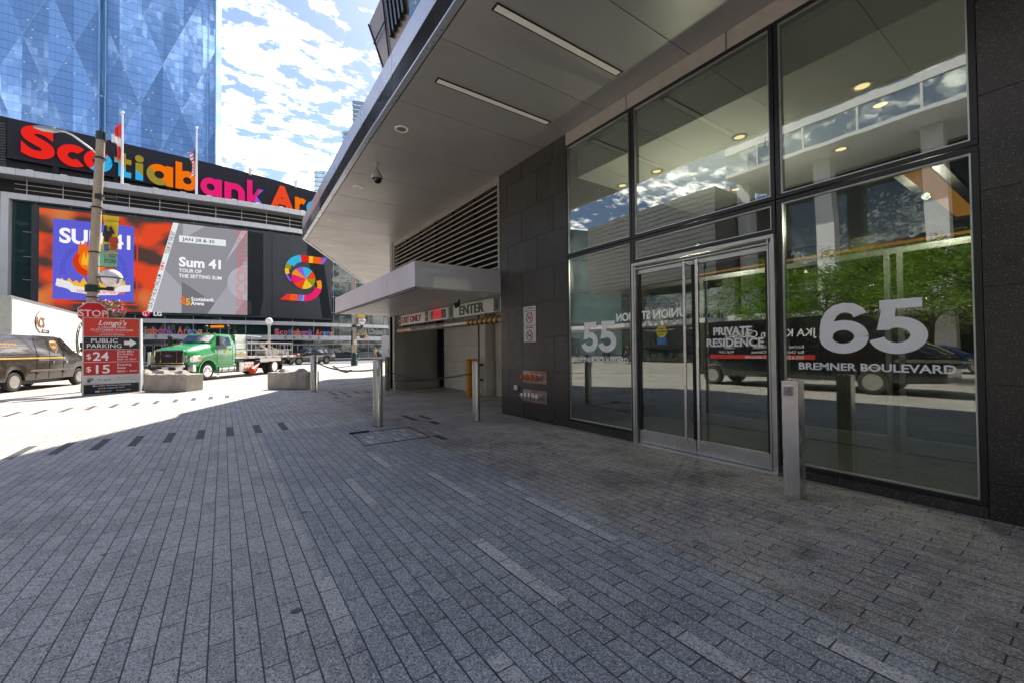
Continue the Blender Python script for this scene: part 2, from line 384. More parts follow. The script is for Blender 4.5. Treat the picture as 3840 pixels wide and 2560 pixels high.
for (x, y0, y1) in ((1.03, 3.84, 4.8), (1.60, 4.95, 5.87), (1.85, 3.5, 4.46), (1.50, 1.76, 2.70), (2.36, 3.36, 3.7), (2.30, 2.1, 3.18), (.92, .9, 1.64), (1.84, .3, 1.31), (2.30, -.4, .84), (.5, 2.2, 2.8), (1.2, -.5, .6)):
    x = sn(x); inl.prism([(x, y0), (x + .1, y0), (x + .1, y1), (x, y1)], -.004, .003)
for (x, y) in ((1.75, 6.4), (1.96, 6.5), (2.17, 6.35), (2.37, 6.6), (2.58, 6.45), (1.86, 6.75), (2.27, 6.8), (2.48, 7.0), (2.06, 7.1), (2.8, 6.2), (2.9, 6.55)): x = sn(x); inl.prism([(x, y), (x + .1, y), (x + .1, y + .21), (x, y + .21)], -.004, .003)
struct(inl.build('light_paver_inlay', [M_PLIGHT]))
# access cover: thin steel edge around a tray of pavers
M_STEELD = P('dark_steel', (.06, .055, .05), .5, .6, var=.3)
t = thing('access_cover', 'square steel framed access cover filled with pavers, in front of the near steel bollard', 'manhole cover', (1.72, 6.3, 0))
f = MB()
for a, b in (((0, 0), (1.02, 0)), ((1.02, 0), (1.06, 1.02)), ((1.06, 1.02), (.06, 1.04)), ((.06, 1.04), (0, 0))): f.bar((*a, .001), (*b, .001), .014, .012)
f.build('frame', [M_STEELD], t)
MB().prism([(.02, 1.0), (.34, 1.0), (.34, 1.03), (.02, 1.03)], 0, .03).build('handle', [M_STEELD], t)
# road paint
pm = MB()
for (a, b) in (((-9.3, 18.9), (-6.2, 20.0)), ((-11, 20.4), (-8.2, 21.3))): pm.bar((*a, -.006), (*b, -.006), .45, .004)
for k in range(6): pm.bar((-4.6, -28 + k * 6, -.006), (-4.6, -25 + k * 6, -.006), .12, .004)
for (a, b) in (((2.5, 29.0), (4.2, 32.0)), ((9, 24), (9.3, 24.5))): pm.bar((*a, -.006), (*b, -.006), .12, .004)
struct(pm.build('road_markings', [M_PAINT]))
struct(MB().prism([(-150, 46.5), (19.5, 46.5), (60, 58), (100, 74), (-150, 72)], -.012, -.004).build('arena_road', [M_ASPD]))
# ------------------------------------------------------------------ entrance building
def stone_mat():
    m, nt, out = newmat('dark_granite')
    b = nt.nodes.new('ShaderNodeBsdfPrincipled'); nt.links.new(b.outputs[0], out.inputs[0])
    co = coords(nt)
    n = noise(nt, co, 2.2, 6); n2 = noise(nt, co, 120, 2, .8)
    oi = nt.nodes.new('ShaderNodeAttribute'); oi.attribute_name = 'tone'; oi.attribute_type = 'GEOMETRY'
    c = mixc(nt, ramp(nt, n, .3, .7), (.017, .014, .013), (.042, .034, .029))
    c = mixc(nt, mth(nt, 'MULTIPLY', oi.outputs['Fac'], .75), c, (.046, .040, .036))
    v = nt.nodes.new('ShaderNodeTexVoronoi'); v.inputs['Scale'].default_value = 130; nt.links.new(co, v.inputs['Vector'])
    s = nt.nodes.new('ShaderNodeSeparateColor'); nt.links.new(v.outputs['Color'], s.inputs[0])
    c = mixc(nt, mth(nt, 'MULTIPLY', ramp(nt, s.outputs[0], .86, 1.0), .6), c, (.26, .25, .24))
    c = mixc(nt, mth(nt, 'MULTIPLY', ramp(nt, noise(nt, mapping(nt, co, scale=(1, 1, .25)), 3.5, 6), .54, .74), .35), c, (.085, .075, .066))
    nt.links.new(c, b.inputs['Base Color']); nt.links.new(mth(nt, 'MULTIPLY_ADD', n2, .25, .17), b.inputs['Roughness'])
    nt.links.new(bump(nt, n2, .25, .003), b.inputs['Normal'])
    return m
M_STONE = stone_mat()
M_GROUT = P('joint_grout', (.10, .095, .09), .8)
M_BLACK = P('black_frame', (.012, .012, .014), .35, var=.2, spec=.5)
M_GAP = P('shadow_gap', (.008, .008, .008), .9)
M_SOFF = P('soffit_metal', (.62, .59, .55), .38, .25, var=.06, vs=.8, bmp=.03, bs=400, dirt=.12)
def soffit_mat():
    m, nt, out = newmat('soffit_panels'); b = nt.nodes.new('ShaderNodeBsdfPrincipled'); nt.links.new(b.outputs[0], out.inputs[0])
    p = nt.nodes.new('ShaderNodeNewGeometry').outputs['Position']; s_ = nt.nodes.new('ShaderNodeSeparateXYZ'); nt.links.new(p, s_.inputs[0])
    wn = nt.nodes.new('ShaderNodeTexWhiteNoise'); wn.noise_dimensions = '1D'; nt.links.new(mth(nt, 'FLOOR', mth(nt, 'DIVIDE', mth(nt, 'ADD', s_.outputs[1], 6.2), 1.5525)), wn.inputs['W'])
    c = mixc(nt, wn.outputs[0], (.44, .425, .41), (.52, .50, .48)); n = noise(nt, p, .9, 6, .6); c = mixc(nt, mth(nt, 'MULTIPLY', ramp(nt, n, .45, .7), .3), c, (.34, .32, .30))
    st = noise(nt, mapping(nt, p, scale=(.5, 6, 1)), 2.2, 6, .7); c = mixc(nt, mth(nt, 'MULTIPLY', ramp(nt, st, .60, .72), .22), c, (.30, .26, .22))
    nt.links.new(c, b.inputs['Base Color']); nt.links.new(mth(nt, 'MULTIPLY_ADD', n, .25, .28), b.inputs['Roughness']); b.inputs['Metallic'].default_value = .25
    nt.links.new(bump(nt, noise(nt, p, .7, 2), .12, .03), b.inputs['Normal']); return m
M_SOFFP = soffit_mat()
M_FASC = P('fascia_metal', (.58, .60, .66), .28, .45, var=.05, vs=1.5, bmp=.03, bs=400)
M_AWN = P('awning_metal', (.66, .64, .68), .36, .4, var=.06, vs=1.5, streak=.3)
M_HEAD = P('pale_header', (.46, .41, .37), .5, var=.08)
M_SS = P('brushed_steel', (.74, .72, .70), .27, .95, var=.12, vs=9, streak=.06, bmp=.02, bs=300)
M_ALU = P('aluminium', (.55, .55, .54), .35, .8, var=.1, vs=5, dirt=.15)
M_GLASS = GLASS('window_glass', (.62, .66, .61), 2.35, wavy=.012, wscale=.7)
M_VINYL = P('white_vinyl', (.95, .95, .95), .9, spec=.05, var=.04, emit=None)
bld = thing('condominium_entrance', 'dark granite and glass condominium entrance numbered 55 and 65 under a deep metal canopy', 'building', (0, 0, 0))
FX = 5.05
def stone(x, y0, y1, z0, z1, name='stone_wall', zb=None, z_start=0.0, ch=.62, phase=0, depth=.4):
    """granite slabs in running bond on a face at x"""
    w = MB(); tones = []
    w.box(x + .012, x + depth, y0 + .002, y1 - .002, z0, z1, 1); tones += [0] * 6
    k = 0; z = z_start
    rows = []
    while z < z1: rows.append((max(z, z0), min(z + ch, z1))); z += ch
    for r_, (a, b) in enumerate(rows):
        L = 1.0; off = (.5 if r_ % 2 else 0) + phase
        y = y0 - L + (off % L)
        while y < y1:
            c, d = max(y, y0), min(y + L, y1)
            if d - c > .02:
                w.box(x, x + .02, c + .004, d - .004, a + .004, b - .004, 0); tones += [random.random()] * 6
            y += L
    o = w.build(name, [M_STONE, M_GROUT], bld)
    at = o.data.attributes.new('tone', 'FLOAT', 'FACE'); at.data.foreach_set('value', tones[:len(o.data.polygons)])
    return o
stone(FX, 5.56, 7.72, -.25, 5.25, z_start=.28 - .62, ch=.655, phase=.35)
stone(FX, -6, .60, -.2, 5.25, 'stone_pier', z_start=.30 - .78, ch=.78, phase=.2)
# plinth under the glass
stone(FX - .005, .60, 2.10, -.1, .10, 'stone_plinth', ch=.3, z_start=-.1, depth=.3)
stone(FX - .005, 4.09, 5.56, -.1, .12, 'stone_plinth', ch=.3, z_start=-.1, depth=.3)
# pale band over the glass
w = MB()
for a, b in ((.2, 2.63), (2.64, 4.17), (4.18, 5.55)): w.box(FX - .01, FX + .2, a, b - .006, 5.02, 5.245)
w.build('header_band', [M_HEAD], bld, bevel=.004)
# glazing: six fixed panels, each a pane in its own frame
def panel(y0, y1, z0, z1, tag_=None):
    fr = MB(); x0, x1 = FX - .01, FX + .12; k = .045
    fr.box(x0, x1, y0, y1, z0, z0 + k); fr.box(x0, x1, y0, y1, z1 - k, z1); fr.box(x0, x1, y0, y0 + k, z0 + k, z1 - k); fr.box(x0, x1, y1 - k, y1, z0 + k, z1 - k)
    f = fr.build('window_frame', [M_BLACK], bld, bevel=.004)
    b = MB(); g_ = .012
    for a in ((y0 + k, y0 + k + g_, z0 + k, z1 - k), (y1 - k - g_, y1 - k, z0 + k, z1 - k), (y0 + k + g_, y1 - k - g_, z0 + k, z0 + k + g_), (y0 + k + g_, y1 - k - g_, z1 - k - g_, z1 - k)): b.box(FX + .004, FX + .03, *a)
    b.build('glazing_bead', [M_ALU], f)
    MB().box(FX + .022, FX + .034, y0 + k + .005, y1 - k - .005, z0 + k + .005, z1 - k - .005).build('pane', [M_GLASS], f)
    return f
P1 = panel(4.10, 5.56, .12, 3.02); panel(4.10, 5.56, 3.03, 5.02)
panel(2.12, 4.09, 2.66, 3.02); panel(2.12, 4.09, 3.03, 5.02)
P3 = panel(.60, 2.11, .10, 3.02); panel(.60, 2.11, 3.03, 5.02)
def glasstext(par, body, yl, yr, z, hcap, bold, name='lettering', x=FX - .002):
    vs, _ = text_geo(body, bold, .0005, 'LEFT', 0, 1.0)
    w0 = min(v[0] for v in vs); w1 = max(v[0] for v in vs); h0 = min(v[1] for v in vs); h1 = max(v[1] for v in vs)
    size = hcap / (h1 - h0); sx = abs(yl - yr) / ((w1 - w0) * size)
    mb = MB().text(body, size, (x, yl + 0, z - h0 * size), (0, -1, 0), (0, 0, 1), bold=bold, sx=sx)
    sh = w0 * size * sx
    mb.v = [(v[0], v[1] + sh, v[2]) for v in mb.v]
    return mb.build(name, [M_VINYL], par)
def housenumber(par, t_, yl, yr, z, h):
    V, F, w_ = digit_mesh(t_); k = (yl - yr) / w_; q = h / 1.45
    return MB().add([(FX + .0195 - v[2] * .5, yl - v[0] * k, z + v[1] * q) for v in V], F).build('house_number', [M_VINYL], par)
housenumber(P3, '65', 1.73, .93, 1.335, .485)
glasstext(P3, 'BREMNER BOULEVARD', 1.93, .76, 1.155, .075, .02, 'street_name', FX + .0185)
housenumber(P1, '55', 5.21, 4.45, 1.345, .485)
glasstext(P1, 'BREMNER BOULEVARD', 5.42, 4.22, 1.17, .08, .02, 'street_name', FX + .0185)
# double door
door = MB()
x0, x1 = FX - .05, FX + .10
for a in ((2.125, 2.165), (2.185, 2.20), (4.02, 4.035), (4.05, 4.085)): door.box(x0, x1, a[0], a[1], -.02, 2.60)
door.box(x0 + .012, x1, 2.165, 2.185, -.02, 2.56); door.box(x0 + .012, x1, 4.035, 4.05, -.02, 2.56)
door.box(x0, x1, 2.125, 4.085, 2.602, 2.645); door.box(x0 + .012, x1, 2.2, 4.02, 2.545, 2.565)
DF = door.build('door_frame', [M_ALU], bld, bevel=.003)
MB().box(FX - .12, FX + .10, 2.10, 4.09, -.02, .012).build('door_threshold', [M_ALU], bld)
for k, (a, b) in enumerate(((2.21, 3.105), (3.115, 4.01))):
    d = MB(); xa, xb = FX + .0, FX + .05
    d.box(xa, xb, a, b, .02, .20, 0); d.box(xa, xb, a, b, 2.48, 2.54, 0); d.box(xa, xb, a, a + .035, .20, 2.48, 1); d.box(xa, xb, b - .035, b, .20, 2.48, 1)
    for q in range(8): d.cyl((xa - .003, a + .06 + q * .11, .05), (xa, a + .06 + q * .11, .05), .006, n=8, m=1)
    D = d.build('door', [M_ALU, M_BLACK], bld, bevel=.003)
    if k == 0: D['label'] = 'glass door leaf lettered PRIVATE RESIDENCE'
    else: D['label'] = 'glass door leaf with a round yellow caution sticker'
    MB().box(FX + .02, FX + .032, a + .035, b - .035, .20, 2.48).build('pane', [M_GLASS], D)
    hy = 3.025 if k == 0 else 3.20
    h = MB().cyl((FX - .085, hy, .13), (FX - .085, hy, 2.52), .019, n=16)
    for z in (.16, 2.49): h.cyl((FX - .085, hy, z), (FX + .02, hy, z), .012, n=10)
    h.build('pull_handle', [M_SS], D, smooth=40)
    if k == 0:
        glasstext(D, 'PRIVATE', 2.86, 2.40, 1.54, .10, .03); glasstext(D, 'RESIDENCE', 2.95, 2.27, 1.40, .105, .03)
    else:
        s = MB(); s.cyl((FX + .010, 3.62, 1.62), (FX + .014, 3.62, 1.62), .085, n=28, m=0)
        s.box(FX + .011, FX + .015, 3.545, 3.695, 1.44, 1.54, 1)
        s.text('CAUTION', .036, (FX + .008, 3.62, 1.608), (0, -1, 0), (0, 0, 1), 2, .01, align='CENTER'); s.text('AUTOMATIC', .02, (FX + .008, 3.62, 1.655), (0, -1, 0), (0, 0, 1), 2, .01, align='CENTER'); s.text('DOOR', .024, (FX + .008, 3.62, 1.572), (0, -1, 0), (0, 0, 1), 2, .01, align='CENTER')
        s.build('caution_sticker', [P('sticker_yellow', (.75, .62, .05), .5), P('sticker_blue', (.05, .16, .4), .5), M_BLACK], D)
# fine threshold sealant and lobby behind the glass
M_WHITE = P('lobby_plaster', (.78, .79, .74), .7, var=.03); M_BROWN = P('lobby_wood', (.085, .045, .025), .4, var=.25, vs=2, streak=.15)
M_LFLOOR = P('lobby_stone_floor', (.12, .12, .10), .25, var=.1, vs=2); M_DARKW = P('lobby_dark_wall', (.03, .028, .027), .5)
def matrib():
    m, nt, out = newmat('entrance_mat'); b = nt.nodes.new('ShaderNodeBsdfPrincipled'); nt.links.new(b.outputs[0], out.inputs[0])
    wv = nt.nodes.new('ShaderNodeTexWave'); wv.inputs['Scale'].default_value = 8; nt.links.new(coords(nt), wv.inputs['Vector'])
    nt.links.new(mixc(nt, wv.outputs['Fac'], (.012, .012, .012), (.10, .10, .095)), b.inputs['Base Color']); b.inputs['Roughness'].default_value = .7
    return m
MB().box(FX + .12, 13, -6, 7.7, -.06, .0).build('lobby_floor', [M_LFLOOR], bld)
MB().box(FX + .45, 7.2, -2, 5.4, .0, .012).build('entrance_mat', [matrib()], bld)
c = MB(); c.box(FX + .30, 9.2, -3, 5.55, 4.5, 4.56); c.box(FX + .25, FX + .30, -3, 5.55, 4.5, 4.98); c.box(FX + .12, FX + .30, -3, 5.55, 4.98, 5.03)
c.build('lobby_ceiling', [M_WHITE], bld); MB().box(9.2, 13, -6, 7.7, 3.3, 3.36).build('rear_ceiling', [P('rear_ceiling_brown', (.10, .075, .055), .6)], bld)
w = MB(); w.box(13, 13.1, -6, 7.7, 0, 3.3); w.build('lobby_wall', [M_BROWN], bld)
w = MB(); w.box(9.15, 9.2, -3, 5.5, 3.36, 4.5); w.box(FX + .12, 13, 5.52, 5.56, 0, 4.98); w.box(FX + .2, 13, -3.1, -3.0, 0, 4.98)
for y in (-1.2, 1.0, 3.2): w.box(9.3, 9.5, y, y + .22, 0, 3.3)
w.box(9.35, 9.45, -3, 5.5, 2.35, 2.45); w.build('lobby_partition', [M_DARKW], bld)
M_ORANGE = EM('amber_light', (226, 150, 62), .75)
MB().box(6.0, 8.8, 1.08, 1.28, 3.26, 3.28).build('amber_light_panel', [M_ORANGE], bld)
MB().box(8.9, 8.93, -2.5, 5.4, 3.02, 3.06).build('amber_light_strip', [M_ORANGE], bld)
MB().box(6.0, 8.8, .98, 1.38, 3.28, 3.34).build('light_raft', [M_DARKW], bld)
# inner vestibule
iv = MB()
for y in (.35, 1.55, 1.68, 2.9, 3.02, 4.3): iv.box(7.25, 7.32, y, y + .06, 0, 2.6)
iv.box(7.25, 7.32, .35, 5.5, 2.6, 2.68); iv.box(7.25, 7.32, .41, 1.55, .02, .2); iv.box(7.25, 7.32, 1.74, 2.9, .02, .2); iv.box(7.25, 7.32, 3.08, 4.3, .02, .2)
iv.build('vestibule_frame', [M_ALU], bld, bevel=.003)
MB().box(7.28, 7.29, .41, 5.5, .2, 2.6).build('vestibule_glass', [GLASS('inner_glass', (.8, .84, .8), 1.5)], bld)
M_LAMP = EM('warm_lamp', (255, 226, 170), 3.2); M_RIM = P('lamp_rim', (.6, .5, .32), .35, .6)
LD = [(6.27, 1.66), (6.95, 1.66), (6.27, 3.10), (6.95, 3.10), (6.27, 4.53), (6.27, 5.3), (8.0, 2.4), (8.3, 4.2)]
for x, y in LD:
    d = MB().lathe([(.075, 0), (.105, -.004), (.105, -.012), (.075, -.012), (.07, 0)], (x, y, 4.5), 24).build('lobby_downlight', [M_RIM], bld, smooth=40)
    MB().cyl((x, y, 4.492), (x, y, 4.497), .07, n=20).build('lamp', [M_LAMP], d)
for x, y in ((10.3, 3.3), (10.3, 3.9), (11.3, 2.9), (11.4, 3.8), (10.2, 2.2), (11.5, 1.6), (10.6, 4.6), (9.9, 1.4)):
    d = MB().lathe([(.06, 0), (.08, -.004), (.08, -.012), (.06, -.012)], (x, y, 3.3), 16).build('lobby_downlight', [M_RIM], bld, smooth=40)
    MB().cyl((x, y, 3.290), (x, y, 3.296), .058, n=16).build('lamp', [M_LAMP], d)
for i, (x, y, z, p) in enumerate(((6.6, 1.2, 3.1, 20), (6.6, 4.0, 3.1, 20), (10.8, 2.8, 2.6, 6))):
    l = bpy.data.lights.new('lobby_fill_light', 'POINT'); l.shadow_soft_size = .04; l.energy = p; l.color = (1, .90, .74)  # point lights without a fitting, added in mid-air to brighten the lobby ceiling
    ob = bpy.data.objects.new('lobby_fill_light', l); COL.objects.link(ob); ob.location = (x, y, z); ob.parent = bld
s = MB().box(6.6, 6.63, 2.65, 3.15, 4.08, 4.36).cyl((6.615, 2.9, 4.36), (6.615, 2.9, 4.5), .01, n=8); s.build('hanging_sign_panel', [M_WHITE], bld)
# upper block that overhangs beyond the canopy, with a folded corner
M_CURT = P('bronze_panel', (.16, .12, .095), .35, .5, var=.35, vs=.6, dirt=.3)
M_CGL = GLASS('upper_glass', ior=2.2, dark=(.02, .05, .035), wavy=.05)
ub = MB()
top, zt = [(5.05, -40), (5.05, 17.75), (12.2, 31.6), (40, 31.6), (40, -40)], 15.2
ub.loft([[(5.6, -40, 6.05), (5.6, 15.2, 6.05), (12, 28.0, 6.05), (40, 28, 6.05), (40, -40, 6.05)], [(5.25, -40, 12.3), (5.15, 16.1, 12.3), (12, 30, 12.3), (40, 30, 12.3), (40, -40, 12.3)], [(x, y, zt) for x, y in top]])
ub.build('upper_wall', [M_CURT], bld)
lv = MB()
for k in range(5): lv.bar((5.06, 14.9 - k * .33, 12.9), (5.04, 15.5 - k * .33, 15.1), .12, .14)
lv.build('upper_louvre', [M_BLACK], bld)
for yy in (10.8, 8.4, 6.0): MB().box(5.0, 5.06, yy, yy + 2.2, 11.9, 15.1).build('upper_window', [M_CGL], bld)
gp = MB()
for a, b in (((5.13, 16.05, 12.35), (5.02, 17.76, 15.2)), ((5.1, 15.3, 12.3), (5.02, 15.9, 15.2)), ((5.02, 12.9, 13.9), (5.02, 17.0, 13.9))): gp.bar(a, b, .03, .05)
gp.build('panel_seam', [M_GAP], bld)
# ------------------------------------------------------------------ canopy
can = thing('entrance_canopy', 'deep grey metal canopy with panelled soffit running along the glass entrance front', 'canopy', (2.1, 4, 5.25))
def rel(o, t): o.location = [-c for c in t.location]; return o
OUT = [(2.05, -6), (2.12, 8.5), (2.25, 16.0), (7.0, 25.4)]
INN = [(2.16, -6), (2.21, 8), (2.36, 16.06), (7.1, 25.45)]
sp_ = MB()
js = [-6.2 + 1.5525 * k for k in range(16)]
def xin(y): return 2.16 + .05 * (y + 6) / 14 if y < 8 else 2.21 + .15 * (y - 8) / 8.06
for a, b in zip(js[:-1], js[1:]):
    y0, y1 = a + .006, min(b, 16.0) - .006
    if a < 15.9: sp_.prism([(xin(y0) + .012, y0), (9.5, y0), (9.5, y1), (xin(y1) + .012, y1)], 5.25, 5.27)
y = 16.0; x = 2.37
while y < 25:
    y1 = y + .78; x1 = x + .78 * .505
    sp_.prism([(x + .012, y + .006), (9.5, y + .006), (9.5, y1 - .006), (x1 + .012, y1 - .006)], 5.25, 5.27); x, y = x1, y1
rel(sp_.build('soffit', [M_SOFFP], can), can)
rel(MB().prism(OUT + [(9.5, 25.4), (9.5, -6)], 5.275, 5.6).build('roof_deck', [M_GAP], can), can)
fa = MB()
def strip(a, b, u, v, z0, z1, zu):  # fascia panel between outer points a-b with return under edge to inner points u-v
    fa.loft([[(a[0], a[1], 5.25), (a[0] - .0, a[1], 5.95), (u[0] + .3, u[1], 5.95), (u[0], u[1], 5.25)], [(b[0], b[1], 5.25), (b[0], b[1], 5.95), (v[0] + .3, v[1], 5.95), (v[0], v[1], 5.25)]])
def xo(y): return 2.05 + .07 * (y + 6) / 14.5 if y < 8.5 else 2.12 + .13 * (y - 8.5) / 7.5
for a, b in zip(js[:-1], js[1:]):
    if a > 15.9: break
    y0, y1 = a + .004, min(b, 16.0) - .004
    strip((xo(y0), y0), (xo(y1), y1), (xin(y0) - .01, y0), (xin(y1) - .01, y1), 0, 0, 0)
n = 12
for k in range(n):
    f0, f1 = k / n + .0008, (k + 1) / n - .0008
    A0 = [(p[0] + (q[0] - p[0]) * f0, p[1] + (q[1] - p[1]) * f0) for p, q in ((OUT[2], OUT[3]), (INN[2], INN[3]))]; A1 = [(p[0] + (q[0] - p[0]) * f1, p[1] + (q[1] - p[1]) * f1) for p, q in ((OUT[2], OUT[3]), (INN[2], INN[3]))]
    strip(A0[0], A1[0], A0[1], A1[1], 0, 0, 0)
for a in js[1:-1]:
    for dy in (-.12, .12):
        if a + dy < 15.9: fa.cyl((xo(a) + .055, a + dy, 5.243), (xo(a) + .055, a + dy, 5.251), .008, n=8, m=1)
rel(fa.build('fascia', [M_FASC, M_GAP], can), can)
M_DIFF = P('lamp_diffuser', (.86, .82, .72), .6, var=.05, emit=(1, .93, .78), es=.012)
for i, y in enumerate((3.89, 5.44)):
    t = thing('linear_light', ['long recessed strip light in the canopy soffit, the nearer and longer looking of the two', 'recessed strip light in the canopy soffit, the one nearer the round downlights'][i], 'ceiling light', (3.53, y, 5.25), 0, 'strip lights in the canopy soffit')
    MB().box(-1.02, 1.02, -.045, .045, -.012, .02).build('diffuser', [M_DIFF], t)
    f = MB()
    for a in ((-1.04, 1.04, -.06, -.045), (-1.04, 1.04, .045, .06), (-1.04, -1.02, -.045, .045), (1.02, 1.04, -.045, .045)): f.box(a[0], a[1], a[2], a[3], -.014, .01)
    f.build('frame', [M_STEELD], t)
names = ['largest round downlight in the canopy soffit, nearest the strip lights', 'second round downlight in the canopy soffit, just beyond the dome camera', 'third round downlight out along the canopy soffit', 'farthest round downlight near the tip of the canopy']
for lab, (x, y) in zip(names, ((2.55, 7.02), (2.61, 10.11), (2.64, 13.18), (3.3, 16.4))):
    t = thing('recessed_downlight', lab, 'ceiling light', (x, y, 5.25), 0, 'round downlights in the canopy soffit')
    MB().lathe([(.085, .01), (.085, -.008), (.11, -.012), (.118, -.004), (.118, .004)], n=28).build('rim', [M_DIFF], t, smooth=40)
    MB().lathe([(.084, -.006), (.06, .02), (.045, .03), (.0, .03)], n=28).build('reflector', [P('lamp_well', (.42, .37, .26), .3, .5)], t, smooth=40)
t = thing('dome_camera', 'white pendant dome security camera under the canopy soffit', 'security camera', (2.60, 8.62, 5.25))
MB().lathe([(.05, 0), (.05, -.015), (.022, -.02), (.022, -.10), (.034, -.105), (.04, -.15), (.075, -.19), (.112, -.25), (.12, -.30), (.12, -.315), (.10, -.32)], n=28).build('housing', [P('camera_shell', (.50, .47, .41), .4)], t, smooth=40)
MB().lathe([(.1, -.315), (.098, -.35), (.078, -.39), (.04, -.412), (0, -.418)], n=28).build('lens_dome', [P('smoked_dome', (.02, .02, .025), .08, coat=1)], t, smooth=60)
# ------------------------------------------------------------------ louvres and garage bay
lv = MB(); zs = [3.2 + .135 * k for k in range(15)]
for z in zs:
    lv.prism([(0, 0), (.10, .055), (.10, .075), (0, .022)], 7.82, 14.62, T=lambda a, b, y, z=z: (FX + .01 + a, y, z + b))
    lv.prism([(-.008, 0), (0, 0), (0, .03), (-.008, .03)], 7.82, 14.62, T=lambda a, b, y, z=z: (FX + .01 + a, y, z + b))
lvo = lv.build('louvre_blades', [P('louvre_metal', (.48, .42, .37), .4, .4, var=.08)], bld)
f = MB().box(FX - .02, FX + .12, 7.72, 7.80, 3.12, 5.248).box(FX - .02, FX + .12, 14.64, 14.75, 3.12, 5.248).box(FX - .02, FX + .12, 7.80, 14.64, 5.12, 5.248).box(FX - .02, FX + .12, 7.8, 14.64, 3.12, 3.17)
f.build('louvre_frame', [P('louvre_frame_metal', (.36, .33, .30), .4, .4)], bld, bevel=.004)
f = MB().box(FX + .13, FX + .5, 7.72, 14.75, 3.1, 5.25)
for k in range(5): f.box(FX + .06, FX + .128, 9.0 + k * 1.15, 9.04 + k * 1.15, 3.15, 5.12)
f.build('louvre_backing', [M_GAP], bld)
M_GPAN = P('garage_cladding', (.38, .36, .34), .45, .3, var=.1, vs=1.4, dirt=.35); M_SHUT = P('garage_door_paint', (.70, .67, .61), .5, var=.08, vs=1.2, dirt=.45); M_CONC = P('concrete', (.36, .33, .29), .85, var=.22, vs=2.2, bmp=.5, bs=35, dirt=.5)
M_GFLOOR = P('garage_concrete', (.27, .23, .20), .6, var=.3, vs=1.1, bmp=.3, bs=40, dirt=.5)
w = MB()
for (a, b) in ((5.055, 5.52), (5.525, 6.98)):
    w.box(a, b, 14.75, 14.9, .3, 1.395) ; w.box(a, b, 14.75, 14.9, 1.405, 2.6)
w.box(5.05, 7.2, 14.8, 15.3, -.1, 2.6); w.box(FX, FX + .3, 14.9, 15.2, -.1, 5.25)
w.build('garage_end_wall', [M_GPAN], bld)
MB().box(5.08, 6.9, 14.55, 14.75, -.2, .26).box(5.0, 5.1, 14.5, 14.78, -.2, .28).build('garage_kerb', [M_CONC], bld, bevel=.015)
MB().box(6.78, 7.0, 14.35, 14.55, -.2, 2.6).box(6.72, 6.85, 14.55, 14.75, -.2, 2.6).build('door_track', [M_GAP], bld)
def shutter(y0, y1, x):
    w = MB(); z = -.12
    for k in range(5):
        for a, b in ((y0, (y0 + y1) / 2 - .004), ((y0 + y1) / 2 + .004, y1)): w.box(x, x + .06, a, b, z + .004, z + .55)
        z += .556
    for k in range(4):
        for q in range(6): w.cyl((x - .006, y0 + .04, z - 2.78 + k * .556 + q * .09), (x, y0 + .04, z - 2.78 + k * .556 + q * .09), .007, n=6)
    return w.build('garage_door', [M_SHUT], bld)
a = shutter(11.15, 14.35, 6.82); a['label'] = 'pale sectional garage door beside the end wall'
a = shutter(7.9, 10.75, 6.82); a['label'] = 'pale sectional garage door partly hidden by the granite wall'
MB().box(6.5, 6.95, 10.82, 11.08, -.2, 2.6).build('garage_column', [M_SHUT], bld, bevel=.01)
MB().cyl((6.5, 11.2, -.1), (6.5, 11.2, 2.6), .025, n=10).box(6.42, 6.5, 10.95, 11.05, .9, .96).box(6.4, 6.5, 10.94, 11.1, .45, .5).build('conduit', [M_STEELD], bld)
gf = MB()
vs = [(x, y, dip(x, y) + (.004 if x > 5 else 0)) for y in [7.6 + .35 * k for k in range(21)] for x in (5.0, 5.6, 6.2, 6.9, 7.2)]
gf.add(vs, [(j * 5 + i, j * 5 + i + 1, (j + 1) * 5 + i + 1, (j + 1) * 5 + i) for j in range(20) for i in range(4)]); gf.build('garage_floor', [M_GFLOOR], bld)
gj = MB()
for y in (9.6, 10.9, 12.1, 13.1, 13.9): gj.bar((5.15, y, dip(5.15, y) + .006), (6.8, y + .3, dip(6.7, y) + .006), .02, .006)
gj.build('floor_joint', [M_GAP], bld)
# back of the bay beyond and above
MB().box(7.0, 7.3, 7.72, 15, -.2, 3.0).box(FX + .4, 7.3, 7.45, 7.72, -.2, 3.1).build('garage_back_wall', [M_GPAN], bld)
awn = thing('garage_awning', 'boxy pale metal awning over the garage entrance below the louvres', 'awning', (3.05, 7.7, 2.6))
aw = MB()
ye = [7.7, 9.35, 10.9, 12.2, 13.5, 14.7]
for a, b in zip(ye[:-1], ye[1:]): aw.box(3.05, 3.07, a + .004, b - .004, 2.62, 3.12)
aw.box(3.056, 5.04, 7.70, 7.72, 2.62, 3.12); aw.box(3.07, 5.04, 14.66, 14.68, 2.62, 3.12)
rel(aw.build('fascia', [M_AWN], awn), awn)
un = MB()
for a, b in zip(ye[:-1], ye[1:]):
    un.box(3.09, 5.05, a + .02, b - .003, 2.60, 2.615)
rel(un.build('soffit', [M_SOFF], awn), awn)
rel(MB().box(3.05, 3.12, 7.71, 14.68, 2.575, 2.60).build('drip_edge', [P('drip_metal', (.20, .17, .14), .5, .5, dirt=.5)], awn), awn)
rel(MB().box(3.08, 5.04, 7.73, 14.65, 2.62, 3.10).build('core', [M_GAP], awn), awn)
MB().box(5.05, 7.0, 7.72, 14.75, 2.62, 2.75).build('garage_ceiling', [M_SOFF], bld)
